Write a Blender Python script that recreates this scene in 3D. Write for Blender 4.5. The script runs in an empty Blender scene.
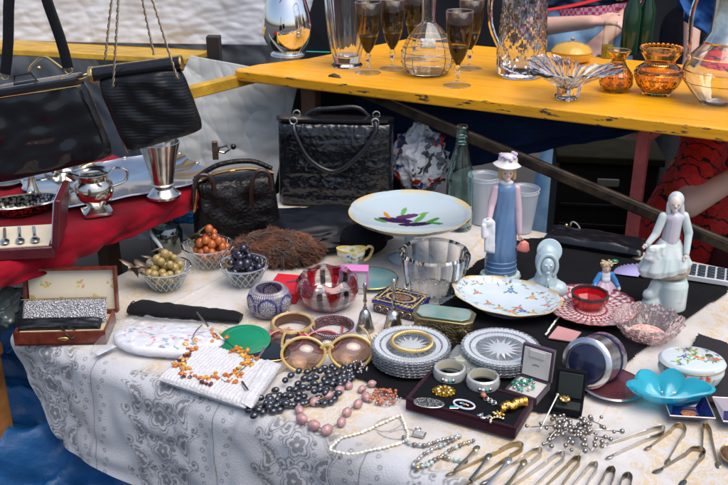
import bpy, math, random
import numpy as np
from mathutils import Vector, Matrix, noise
random.seed(7)
PI = math.pi
R = math.radians
sc = bpy.context.scene
COL = sc.collection

# ------------------------------------------------------------------ camera
PITCH, FPX, CAMH = R(23.0), 900.0, 1.52
cam_d = bpy.data.cameras.new('camera')
cam = bpy.data.objects.new('camera', cam_d)
COL.objects.link(cam)
cam.location = (0, 0, CAMH)
cam.rotation_euler = (PI / 2 - PITCH, 0, 0)
cam_d.sensor_width = 36
cam_d.lens = 36 * FPX / 728
cam_d.clip_start = .05
cam_d.clip_end = 300
cam_d.dof.use_dof = True
cam_d.dof.focus_distance = 1.75
cam_d.dof.aperture_fstop = 13
sc.camera = cam

# ------------------------------------------------------------------ world, sun, exposure
SUN_EL, SUN_AZ = R(66), R(135)      # azimuth: measured from +Y towards +X
w = bpy.data.worlds.new('World')
sc.world = w
w.use_nodes = True
wn = w.node_tree.nodes
sky = wn.new('ShaderNodeTexSky')
sky.sky_type = 'NISHITA'
sky.sun_disc = False
sky.sun_elevation = SUN_EL
sky.sun_rotation = SUN_AZ
sky.air_density = 1.0
sky.dust_density = 4.0
bg = wn['Background']
bg.inputs['Strength'].default_value = .15
w.node_tree.links.new(sky.outputs[0], bg.inputs[0])
sl = bpy.data.lights.new('sun', 'SUN')
sl.energy = 1.5
sl.angle = R(55)
sl.color = (1, .95, .88)
so = bpy.data.objects.new('sun', sl)
COL.objects.link(so)
sd = Vector((math.sin(SUN_AZ) * math.cos(SUN_EL), math.cos(SUN_AZ) * math.cos(SUN_EL), math.sin(SUN_EL)))
so.rotation_euler = sd.to_track_quat('Z', 'Y').to_euler()
sc.view_settings.view_transform = 'Standard'
sc.view_settings.look = 'None'
sc.view_settings.exposure = 0.45
sc.view_settings.gamma = 1
sc.view_settings.use_curve_mapping = False
sc.cycles.max_bounces = 14
sc.cycles.transmission_bounces = 14
sc.cycles.transparent_max_bounces = 16
sc.cycles.sample_clamp_indirect = 6

# ------------------------------------------------------------------ measured places
fw = Vector((0, math.cos(PITCH), -math.sin(PITCH)))
up = Vector((0, math.sin(PITCH), math.cos(PITCH)))
C0 = Vector((0, 0, CAMH))
TZ = .72
def ray(x, y): return fw + Vector((1, 0, 0)) * ((x - 364) / FPX) + up * ((242.5 - y) / FPX)
def at(x, y, z=TZ):
    d = ray(x, y)
    return C0 + d * ((z - CAMH) / d.z)
def atd(x, y, Y):
    d = ray(x, y)
    return C0 + d * (Y / d.y)
A0 = at(5, 335)
E1 = Vector((math.cos(R(-29.6)), math.sin(R(-29.6)), 0))
E2 = Vector((-E1.y, E1.x, 0))
def tab(s, t, z=TZ): return Vector((A0.x, A0.y, 0)) + E1 * s + E2 * t + Vector((0, 0, z))
def atp(x, y, t):      # on the upright plane that runs along the table at depth t
    d = ray(x, y)
    o = C0 - tab(0, t, 0)
    return C0 + d * (-(o.dot(E2)) / d.dot(E2))
TROT = R(-29.6)

# ------------------------------------------------------------------ materials
def lin(c):
    if isinstance(c, str):
        c = [int(c[i:i + 2], 16) / 255 for i in (0, 2, 4)]
        c = [v / 12.92 if v <= .04045 else ((v + .055) / 1.055) ** 2.4 for v in c]
    return (*c[:3], 1)
_m = {}
def M(name, col=(.5, .5, .5), rough=.5, metal=0, trans=0, ior=1.45, bump=None, var=None, coat=0, spec=.5,
      alpha=1, sheen=0, attr=False, col2=None, tex='noise', sss=0, rvar=0, emit=None, trl=0):
    if name in _m: return _m[name]
    m = bpy.data.materials.new(name)
    m.use_nodes = True
    nt = m.node_tree; N = nt.nodes; L = nt.links
    b = N['Principled BSDF']
    I = b.inputs
    I['Base Color'].default_value = lin(col)
    I['Roughness'].default_value = rough
    I['Metallic'].default_value = metal
    I['Transmission Weight'].default_value = trans
    I['IOR'].default_value = ior
    I['Coat Weight'].default_value = coat
    I['Coat Roughness'].default_value = .05
    I['Specular IOR Level'].default_value = spec
    I['Alpha'].default_value = alpha
    I['Sheen Weight'].default_value = sheen
    if sss:
        I['Subsurface Weight'].default_value = sss
        I['Subsurface Radius'].default_value = (.01, .008, .006)
        I['Subsurface Scale'].default_value = .4
    tc = N.new('ShaderNodeTexCoord')
    src = None
    if attr:
        at_ = N.new('ShaderNodeAttribute'); at_.attribute_name = 'col'
        src = at_.outputs['Color']
    if var or col2:
        sc_, am = var if var else (20, .5)
        if tex == 'noise':
            t = N.new('ShaderNodeTexNoise'); t.inputs['Scale'].default_value = sc_; t.inputs['Detail'].default_value = 5
            fac = t.outputs['Fac']
            L.new(tc.outputs['Object'], t.inputs['Vector'])
        else:
            t = N.new('ShaderNodeTexVoronoi'); t.inputs['Scale'].default_value = sc_
            fac = t.outputs['Distance']
            L.new(tc.outputs['Object'], t.inputs['Vector'])
        rmp = N.new('ShaderNodeMapRange')
        rmp.inputs['From Min'].default_value = .3 if tex == 'noise' else 0
        rmp.inputs['From Max'].default_value = .7
        L.new(fac, rmp.inputs['Value'])
        mx = N.new('ShaderNodeMix'); mx.data_type = 'RGBA'
        L.new(rmp.outputs[0], mx.inputs[0])
        if src is not None:
            dk = N.new('ShaderNodeMix'); dk.data_type = 'RGBA'; dk.blend_type = 'MULTIPLY'; dk.inputs[0].default_value = 1
            L.new(src, dk.inputs[6]); dk.inputs[7].default_value = (1 - am, 1 - am, 1 - am, 1)
            L.new(src, mx.inputs[6]); L.new(dk.outputs[2], mx.inputs[7])
        else:
            mx.inputs[6].default_value = lin(col)
            c = lin(col)
            mx.inputs[7].default_value = lin(col2) if col2 else (c[0] * (1 - am), c[1] * (1 - am), c[2] * (1 - am), 1)
        src = mx.outputs[2]
    if src is not None: L.new(src, I['Base Color'])
    if rvar:
        t = N.new('ShaderNodeTexNoise'); t.inputs['Scale'].default_value = 35
        L.new(tc.outputs['Object'], t.inputs['Vector'])
        mr = N.new('ShaderNodeMapRange')
        mr.inputs['To Min'].default_value = max(.02, rough - rvar); mr.inputs['To Max'].default_value = rough + rvar
        L.new(t.outputs['Fac'], mr.inputs['Value']); L.new(mr.outputs[0], I['Roughness'])
    if bump:
        kind = 'noise'
        if len(bump) == 3: bs, st, kind = bump
        else: bs, st = bump
        if kind == 'noise':
            t = N.new('ShaderNodeTexNoise'); t.inputs['Detail'].default_value = 6; out = t.outputs['Fac']
        elif kind == 'vor':
            t = N.new('ShaderNodeTexVoronoi'); t.feature = 'DISTANCE_TO_EDGE'; out = t.outputs['Distance']
        elif kind == 'cell':
            t = N.new('ShaderNodeTexVoronoi'); out = t.outputs['Distance']
        else:
            t = N.new('ShaderNodeTexWave'); t.inputs['Distortion'].default_value = 2; t.bands_direction = kind; out = t.outputs['Fac']
        t.inputs['Scale'].default_value = bs
        L.new(tc.outputs['Object'], t.inputs['Vector'])
        bp = N.new('ShaderNodeBump'); bp.inputs['Strength'].default_value = st; bp.inputs['Distance'].default_value = .004
        L.new(out, bp.inputs['Height']); L.new(bp.outputs[0], I['Normal'])
    if trl:   # thin sheet that lets light through
        tr = N.new('ShaderNodeBsdfTranslucent'); tr.inputs[0].default_value = lin(col)
        ms = N.new('ShaderNodeMixShader'); ms.inputs[0].default_value = trl
        L.new(b.outputs[0], ms.inputs[1]); L.new(tr.outputs[0], ms.inputs[2])
        L.new(ms.outputs[0], N['Material Output'].inputs[0])
    _m[name] = m
    return m
def thin(name, tint=(.9, .95, .95), rough=.02, refl=.12, milk=0, bump=None):
    """thin walled glass or plastic film: tinted see-through with a fresnel reflection"""
    if name in _m: return _m[name]
    m = bpy.data.materials.new(name); m.use_nodes = True
    nt = m.node_tree; N = nt.nodes; L = nt.links
    N.remove(N['Principled BSDF'])
    tr = N.new('ShaderNodeBsdfTransparent'); tr.inputs[0].default_value = lin(tint)
    gl = N.new('ShaderNodeBsdfGlossy'); gl.inputs['Roughness'].default_value = rough
    lw = N.new('ShaderNodeLayerWeight'); lw.inputs[0].default_value = .5
    mr = N.new('ShaderNodeMapRange'); mr.inputs['To Min'].default_value = refl; mr.inputs['To Max'].default_value = .6
    pw_ = N.new('ShaderNodeMath'); pw_.operation = 'POWER'; pw_.inputs[1].default_value = 5; L.new(lw.outputs['Facing'], pw_.inputs[0])
    L.new(pw_.outputs[0], mr.inputs['Value'])
    a = N.new('ShaderNodeMixShader')
    L.new(mr.outputs[0], a.inputs[0]); L.new(tr.outputs[0], a.inputs[1]); L.new(gl.outputs[0], a.inputs[2])
    last = a
    if milk:
        df = N.new('ShaderNodeBsdfDiffuse'); df.inputs[0].default_value = (.75, .78, .8, 1)
        c = N.new('ShaderNodeMixShader'); c.inputs[0].default_value = milk
        L.new(a.outputs[0], c.inputs[1]); L.new(df.outputs[0], c.inputs[2]); last = c
    if bump:
        tc = N.new('ShaderNodeTexCoord')
        t = N.new('ShaderNodeTexNoise'); t.inputs['Scale'].default_value = bump[0]; t.inputs['Detail'].default_value = 4
        L.new(tc.outputs['Object'], t.inputs['Vector'])
        bp = N.new('ShaderNodeBump'); bp.inputs['Strength'].default_value = bump[1]; bp.inputs['Distance'].default_value = .01
        L.new(t.outputs['Fac'], bp.inputs['Height']); L.new(bp.outputs[0], gl.inputs['Normal']); L.new(bp.outputs[0], lw.inputs['Normal'])
    L.new(last.outputs[0], N['Material Output'].inputs[0])
    _m[name] = m
    return m

SILVER = M('silver', (.78, .74, .66), .17, 1, rvar=.1, var=(45, .45))
OLDSIL = M('tarnished_silver', (.62, .57, .47), .27, 1, rvar=.12, var=(60, .5))
GOLD = M('gold', (.83, .58, .22), .22, 1, rvar=.08, var=(80, .3))
BRASS = M('brass_filigree', (.45, .34, .17), .35, 1, bump=(350, .8), var=(120, .6))
CLEAR = M('clear_glass', (.96, .98, .98), .0, 0, 1, 1.5)
CRYS = M('cut_crystal', (.95, .97, 1), .0, 0, 1, 1.54)
AMBERG = M('amber_glass', (.93, .60, .17), .0, 0, 1, 1.5)
YELG = M('yellow_glass', (.95, .62, .10), .05, 0, .55, 1.45)
TINTG = thin('thin_clear_glass', (.93, .96, .96), refl=.06)
SMOKE_D = thin('smoked_glass_dark', (.16, .1, .05), refl=.07)
SMOKE_L = thin('smoked_glass_amber', (.78, .69, .55), refl=.04)
PORC = M('porcelain', (.74, .78, .8), .16, coat=.3, sss=.15, var=(25, .05))
PORCP = M('painted_porcelain', rough=.15, coat=.4, attr=True)
BLKL = M('black_leather', (.007, .008, .011), .26, bump=(45, .3), spec=.35, coat=.3, rvar=.1)
CROC = M('crocodile_leather', (.005, .006, .009), .14, bump=(55, .9, 'vor'), coat=.3, spec=.5)
CROCB = M('brown_crocodile_leather', (.005, .004, .0045), .35, bump=(90, .6, 'vor'), coat=.05, spec=.3)
VEL = M('red_velvet', (.27, .002, .014), .85, spec=.15, bump=(60, .8), sheen=.05, var=(12, .55))
WOOD = M('old_wood', (.16, .085, .045), .6, bump=(40, .5), var=(18, .5))
PEARL = M('pearl', (.8, .76, .68), .18, coat=.6, sss=.1)

# ------------------------------------------------------------------ objects
def tag(o, label=None, cat=None, group=None, kind=None):
    if label: o['label'] = label
    if cat: o['category'] = cat
    if group: o['group'] = group
    if kind: o['kind'] = kind
    return o
def thing(name, label, cat, loc, rotz=0, group=None, rot=None):
    o = bpy.data.objects.new(name, None)
    COL.objects.link(o)
    o.empty_display_size = .02
    o.location = loc
    o.rotation_euler = rot if rot else (0, 0, rotz)
    return tag(o, label, cat, group)
def copy_tree(o, parent=None):
    c = o.copy(); COL.objects.link(c); c.parent = parent
    for ch in list(o.children): copy_tree(ch, c)
    return c

class MB:
    def __init__(s): s.v = []; s.f = []
    def add(s, vs, fs):
        n = len(s.v)
        s.v += [tuple(v) for v in vs]
        s.f += [tuple(i + n for i in f) for f in fs]
        return s
    def lathe(s, prof, n=48, c=(0, 0, 0), mod=None, sx=1, sy=1, rot=None, close=False):
        """prof: (r, z) bottom/outside to inside; mod(theta, k, r, z) -> (r, z)"""
        vs = []; fs = []
        K = len(prof)
        for k, (r, z) in enumerate(prof):
            for i in range(n):
                th = 2 * PI * i / n
                rr, zz = mod(th, k, r, z) if mod else (r, z)
                v = Vector((math.cos(th) * rr * sx, math.sin(th) * rr * sy, zz))
                if rot: v = rot @ v
                vs.append(v + Vector(c))
        for k in range(K if close else K - 1):
            k2 = (k + 1) % K
            for i in range(n):
                j = (i + 1) % n
                fs.append((k * n + i, k * n + j, k2 * n + j, k2 * n + i))
        if not close:
            fs.append(tuple(range(n))[::-1])
            fs.append(tuple((K - 1) * n + i for i in range(n)))
        return s.add(vs, fs)
    def tube(s, pts, r=.001, n=8, closed=False, flat=None):
        pts = [Vector(p) for p in pts]
        K = len(pts); vs = []; fs = []
        rs = r if hasattr(r, '__len__') else [r] * K
        upv = None
        for k, p in enumerate(pts):
            a = pts[(k - 1) % K] if (closed or k > 0) else p
            b = pts[(k + 1) % K] if (closed or k < K - 1) else p
            t = (b - a)
            t = t.normalized() if t.length > 1e-9 else Vector((0, 0, 1))
            if upv is None:
                upv = Vector((0, 0, 1)) if abs(t.z) < .9 else Vector((1, 0, 0))
            u = upv - t * upv.dot(t)
            if u.length < 1e-6: u = t.orthogonal()
            u.normalize()
            if flat is None: upv = u
            w_ = t.cross(u)
            for i in range(n):
                th = 2 * PI * i / n
                vs.append(p + (u * math.cos(th) * (flat if flat else 1) + w_ * math.sin(th)) * rs[k])
        for k in range(K if closed else K - 1):
            k2 = (k + 1) % K
            for i in range(n):
                j = (i + 1) % n
                fs.append((k * n + i, k2 * n + i, k2 * n + j, k * n + j))
        if not closed:
            fs.append(tuple(range(n))); fs.append(tuple((K - 1) * n + i for i in range(n))[::-1])
        return s.add(vs, fs)
    def ball(s, c=(0, 0, 0), r=.01, n=14, m=9, rot=None, jit=0):
        rr = r if hasattr(r, '__len__') else (r, r, r)
        vs = []; fs = []
        for k in range(1, m):
            ph = PI * k / m
            for i in range(n):
                th = 2 * PI * i / n
                v = Vector((math.sin(ph) * math.cos(th), math.sin(ph) * math.sin(th), -math.cos(ph)))
                if jit: v *= 1 + jit * noise.noise(v * 2.1 + Vector(c) * 90)
                v = Vector((v.x * rr[0], v.y * rr[1], v.z * rr[2]))
                if rot: v = rot @ v
                vs.append(v + Vector(c))
        b0 = Vector((0, 0, -rr[2])); t0 = Vector((0, 0, rr[2]))
        if rot: b0 = rot @ b0; t0 = rot @ t0
        vs.append(b0 + Vector(c)); vs.append(t0 + Vector(c))
        for k in range(m - 2):
            for i in range(n):
                j = (i + 1) % n
                fs.append((k * n + i, k * n + j, (k + 1) * n + j, (k + 1) * n + i))
        B = (m - 1) * n
        for i in range(n):
            j = (i + 1) % n
            fs.append((B, j, i)); fs.append((B + 1, (m - 2) * n + i, (m - 2) * n + j))
        return s.add(vs, fs)
    def box(s, c, d, rot=None):
        vs = []
        for x in (-.5, .5):
            for y in (-.5, .5):
                for z in (-.5, .5):
                    v = Vector((x * d[0], y * d[1], z * d[2]))
                    if rot: v = rot @ v
                    vs.append(v + Vector(c))
        return s.add(vs, [(0, 1, 3, 2), (4, 6, 7, 5), (0, 4, 5, 1), (2, 3, 7, 6), (0, 2, 6, 4), (1, 5, 7, 3)])
    def prism(s, poly, z0, z1, mat=None):
        n = len(poly)
        vs = [Vector((x, y, z0)) for x, y in poly] + [Vector((x, y, z1)) for x, y in poly]
        if mat: vs = [mat @ v for v in vs]
        fs = [tuple(range(n))[::-1], tuple(range(n, 2 * n))] + [(i, (i + 1) % n, n + (i + 1) % n, n + i) for i in range(n)]
        return s.add(vs, fs)
    def grid(s, fn, nu, nv):
        vs = [fn(i / nu, j / nv) for j in range(nv + 1) for i in range(nu + 1)]
        fs = [(j * (nu + 1) + i, j * (nu + 1) + i + 1, (j + 1) * (nu + 1) + i + 1, (j + 1) * (nu + 1) + i) for j in range(nv) for i in range(nu)]
        return s.add(vs, fs)
    def pillow(s, p00, p10, p11, p01, th, nrm, nu=24, nv=20, pw=.35, wob=0, seed=0, rnd_=0):
        """closed soft slab between four corners, bulging th/2 to both sides of its plane"""
        p00, p10, p11, p01, nrm = [Vector(p) for p in (p00, p10, p11, p01, nrm)]
        def f(u, v, sg):
            e = max(0, (1 - abs(2 * u - 1) ** 6)) * max(0, (1 - abs(2 * v - 1) ** 6))
            if rnd_:
                X, Y = 2 * u - 1, 2 * v - 1
                u, v = .5 + .5 * X * (1 - rnd_ * abs(Y) ** 7), .5 + .5 * Y * (1 - rnd_ * abs(X) ** 7)
            p = (p00 * (1 - u) + p10 * u) * (1 - v) + (p01 * (1 - u) + p11 * u) * v
            h = th / 2 * (e ** pw)
            if wob: h *= 1 + wob * noise.noise(Vector((u * 5 + seed, v * 5, sg * 3)))
            return p + nrm * (h * sg)
        a = [f(i / nu, j / nv, 1) for j in range(nv + 1) for i in range(nu + 1)]
        b = [f(i / nu, j / nv, -1) for j in range(nv + 1) for i in range(nu + 1)]
        W = nu + 1; n = len(a)
        fs = []
        for j in range(nv):
            for i in range(nu):
                q = (j * W + i, j * W + i + 1, (j + 1) * W + i + 1, (j + 1) * W + i)
                fs.append(q); fs.append(tuple(n + k for k in q[::-1]))
        ring = [i for i in range(W)] + [j * W + nu for j in range(1, nv + 1)] + [nv * W + i for i in range(nu - 1, -1, -1)] + [j * W for j in range(nv - 1, 0, -1)]
        for k in range(len(ring)):
            a_, b_ = ring[k], ring[(k + 1) % len(ring)]
            fs.append((b_, a_, n + a_, n + b_))
        return s.add(a + b, fs)
    def obj(s, name, mat, parent=None, sharp=35, bevel=0, solid=0, paint=None, remesh=0, smooth=0, loc=None, sub=0):
        me = bpy.data.meshes.new(name)
        me.from_pydata([tuple(v) for v in s.v], [], s.f)
        me.validate()
        me.polygons.foreach_set('use_smooth', [True] * len(me.polygons))
        if not remesh: me.set_sharp_from_angle(angle=R(sharp))
        if paint:
            ca = me.color_attributes.new('col', 'FLOAT_COLOR', 'POINT')
            dat = []
            for v in me.vertices: dat += list(paint(v.co.x, v.co.y, v.co.z))[:3] + [1]
            ca.data.foreach_set('color', dat)
        me.materials.append(mat)
        o = bpy.data.objects.new(name, me)
        COL.objects.link(o)
        if parent: o.parent = parent
        if loc: o.location = loc
        if remesh:
            r_ = o.modifiers.new('r', 'REMESH'); r_.mode = 'VOXEL'; r_.voxel_size = remesh; r_.use_smooth_shade = True
            if smooth:
                q = o.modifiers.new('s', 'SMOOTH'); q.iterations = smooth; q.factor = .5
        if solid:
            q = o.modifiers.new('t', 'SOLIDIFY'); q.thickness = solid; q.offset = 0
        if bevel:
            q = o.modifiers.new('b', 'BEVEL'); q.width = bevel; q.segments = 2; q.limit_method = 'ANGLE'; q.angle_limit = R(40)
        if sub:
            q = o.modifiers.new('u', 'SUBSURF'); q.levels = sub; q.render_levels = sub
        return o
    def limb(s, a, b, ra, rb, n=12):
        a, b = Vector(a), Vector(b)
        k = 5
        pts = [a.lerp(b, i / k) for i in range(k + 1)]
        s.tube(pts, [ra + (rb - ra) * i / k for i in range(k + 1)], n)
        s.ball(a, ra, n, 8); s.ball(b, rb, n, 8)
        return s
def circ(r, n=32, c=(0, 0, 0), sx=1, sy=1, rot=None, a0=0, a1=2 * PI, ends=False):
    out = []
    for i in range(n + (1 if ends else 0)):
        th = a0 + (a1 - a0) * i / n
        v = Vector((r * sx * math.cos(th), r * sy * math.sin(th), 0))
        if rot: v = rot @ v
        out.append(v + Vector(c))
    return out
def smooth_path(pts, n=8):
    P = [Vector(p) for p in pts]; out = []
    for i in range(len(P) - 1):
        p0 = P[max(0, i - 1)]; p1 = P[i]; p2 = P[i + 1]; p3 = P[min(len(P) - 1, i + 2)]
        for k in range(n):
            t = k / n
            out.append(.5 * ((2 * p1) + (p2 - p0) * t + (2 * p0 - 5 * p1 + 4 * p2 - p3) * t * t + (3 * p1 - p0 - 3 * p2 + p3) * t ** 3))
    out.append(P[-1]); return out
def mirrorprof(pr, th):
    """turn an outer wall profile into a vessel with wall thickness th, open at the top"""
    inner = [(max(.0005, r - th), max(z, pr[0][1] + th)) for r, z in pr[::-1]]
    return [(.0005, pr[0][1])] + pr + inner + [(.0005, inner[-1][1])]
RX = lambda a: Matrix.Rotation(a, 3, 'X')
RY = lambda a: Matrix.Rotation(a, 3, 'Y')
RZ = lambda a: Matrix.Rotation(a, 3, 'Z')
def paint_dots(base, dots):
    """dots: (x, y, rx, ry, angle, colour)"""
    base = lin(base)
    def f(x, y, z):
        c = base
        for dx, dy, rx, ry, a, cc in dots:
            u = x - dx; v = y - dy
            p = u * math.cos(a) + v * math.sin(a); q = -u * math.sin(a) + v * math.cos(a)
            if (p / rx) ** 2 + (q / ry) ** 2 < 1: c = cc
        return c
    return f
def posy(cx, cy, s, col, rnd):
    out = []; a0 = rnd.uniform(0, 6)
    for k in range(3):
        a = a0 + k * 2.2 + .5
        out.append((cx + 1.5 * s * math.cos(a), cy + 1.5 * s * math.sin(a), .75 * s, .28 * s, a, lin((.07, .24, .06))))
    for k in range(5):
        a = a0 + k * 2 * PI / 5
        out.append((cx + .55 * s * math.cos(a), cy + .55 * s * math.sin(a), .5 * s, .34 * s, a, lin(col)))
    out.append((cx, cy, .26 * s, .26 * s, 0, lin((.65, .42, .05))))
    return out
# ================================================================== SETTING
def ground():
    m = M('asphalt', (.07, .07, .072), .9, bump=(90, .6), var=(3, .5))
    MB().add([(-60, -60, 0), (60, -60, 0), (60, 80, 0), (-60, 80, 0)], [(0, 1, 2, 3)]).obj('ground', m)['kind'] = 'structure'
ground()

# --- the tablecloth pattern (gold print, greyed on the drape by painted shade): flowers, paisleys, scrolls
def cloth_pattern(S0, T0_, s0, s1):
    """S along the table, T across (negative = hanging), both (rows, columns); returns print amount 0..1"""
    P = np.zeros_like(S0)
    ncol = S0.shape[1]
    def line(d, w_): return np.clip(1.6 - np.abs(d) / w_, 0, 1)
    def motif(cx, rad, fn):
        i0 = int(max(0, (cx - rad - s0) / (s1 - s0) * ncol)); i1 = int(min(ncol, (cx + rad - s0) / (s1 - s0) * ncol + 2))
        if i1 > i0: P[:, i0:i1] = np.maximum(P[:, i0:i1], fn(S0[:, i0:i1], T0_[:, i0:i1]))
    def flower(cx, cy, s, a):
        def fn(S, T):
            x = S - cx; y = T - cy; m = (x * x + y * y) < (1.7 * s) ** 2
            r = np.sqrt(x * x + y * y); th = np.arctan2(y, x) + a
            lob = .62 + .3 * np.abs(np.cos(2.5 * th))
            v = np.where(r < s * lob * .68, .8, 0)
            v = np.maximum(v, line(r - s * lob, .0011)); v = np.maximum(v, line(r - s * lob * 1.28, .0010) * .8)
            v = np.where(r < s * .14, 0, v)
            return np.where(m, v, 0)
        motif(cx, 1.75 * s, fn)
    def paisley(cx, cy, s, a, fl=1):
        def fn(S, T):
            x0 = S - cx; y0 = (T - cy)
            m = (x0 * x0 + y0 * y0) < (2.2 * s) ** 2
            x = (x0 * math.cos(a) + y0 * math.sin(a)) * fl; y = -x0 * math.sin(a) + y0 * math.cos(a)
            x = x + .55 * y * y / s - .18 * s
            wd = np.maximum(.2, .52 * (1 - .25 * y / s))
            d = np.sqrt((x / wd) ** 2 + y * y)
            v = np.where(d < s * .82, .8, 0)
            for k in range(5):
                an = -1.2 + k * .75
                qx = .22 * s * math.cos(an + 1.6); qy = .45 * s * math.sin(an) - .05 * s
                v = np.where((x - qx) ** 2 + (y - qy) ** 2 < (.13 * s) ** 2, 0, v)
            v = np.where(x * x + (y - .05 * s) ** 2 < (.15 * s) ** 2, 0, v)
            v = np.maximum(v, line(d - s * 1.08, .0012)); v = np.maximum(v, line(d - s * 1.38, .0010) * .7)
            return np.where(m, v, 0)
        motif(cx, 2.2 * s, fn)
    def scroll(cx, cy, s, a, fl=1):
        def fn(S, T):
            x = (S - cx) * fl; y = T - cy
            r = np.sqrt(x * x + y * y); th = (np.arctan2(y, x) + a) % (2 * PI)
            v = line(r - s * (.25 + .75 * th / (2 * PI)), .0011) * .85
            v = np.maximum(v, line(r - s * .12, .0014))
            return np.where(r < s * 1.1, v, 0)
        motif(cx, 1.2 * s, fn)
    def ring(cx, cy, s):
        def fn(S, T):
            r = np.sqrt((S - cx) ** 2 + (T - cy) ** 2)
            return np.where(r < s * 2, line(r - s, .0009) * .75, 0)
        motif(cx, 2 * s, fn)
    rnd = random.Random(3); J = lambda q: rnd.uniform(-q, q)
    pw = .27
    for ci in range(0, 6):
        base = .012 + ci * pw
        for row in range(-9, 17):
            T0 = row * .062 + (.02 if ci % 2 else 0)
            paisley(base + .035 + J(.003), T0 + J(.003), .021 + J(.002), .3 + .2 * (row % 2) + J(.25), 1)
            flower(base + .085 + J(.002), T0 + .03 + J(.002), .0235 + J(.003), row * .7)
            paisley(base + .135 + J(.003), T0 + .004 + J(.003), .022 + J(.002), -.25 + J(.25), -1)
            for q in range(9):
                sx_ = (.06, .108, .078, .012, .158, .112, .06, .10, .036)[q]; sy_ = (-.012, -.002, -.006, .03, .03, .04, .046, .056, .032)[q]
                scroll(base + sx_ + J(.003), T0 + sy_ + J(.003), rnd.uniform(.007, .0125), rnd.uniform(0, 6), rnd.choice((-1, 1)))
            ring(base + .055, T0 + .03, .003); ring(base + .118, T0 + .022, .003)
            for q in range(4):
                ring(base + .178 + .005 * math.sin(q * 2.1 + row), T0 + q * .0155, .0034)
                ring(base + .222 + .006 * math.sin(q * 1.7 + row), T0 + q * .0155 + .006, .003)
        def ln(S, T): return line(S - (base + .2 + .003 * np.sin(T * 30)), .0008) * .9
        motif(base + .2, .01, ln)
        def band(S, T): return np.where(np.abs(S - base - .19 - .004 * np.sin(T * 70)) < .004, .22 + .2 * np.sin(T * 90), 0).clip(0, 1) * (np.sin(T * 60) > .2)
        motif(base + .19, .02, band)
    return P
def drape_len(s):
    # the cloth lies askew: its hem runs diagonally away from the corner
    return np.interp(s, [0, .03, .067, .1, .2, .3, .8, 1.6], [.03, .108, .18, .212, .226, .235, .27, .3])
def wob(x, y, a):
    return (np.sin(x * a + 1.3 * np.sin(y * a * .7 + 2)) * np.sin(y * a * .83 + 1.7 * np.sin(x * a * .43 + 1)))
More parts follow.
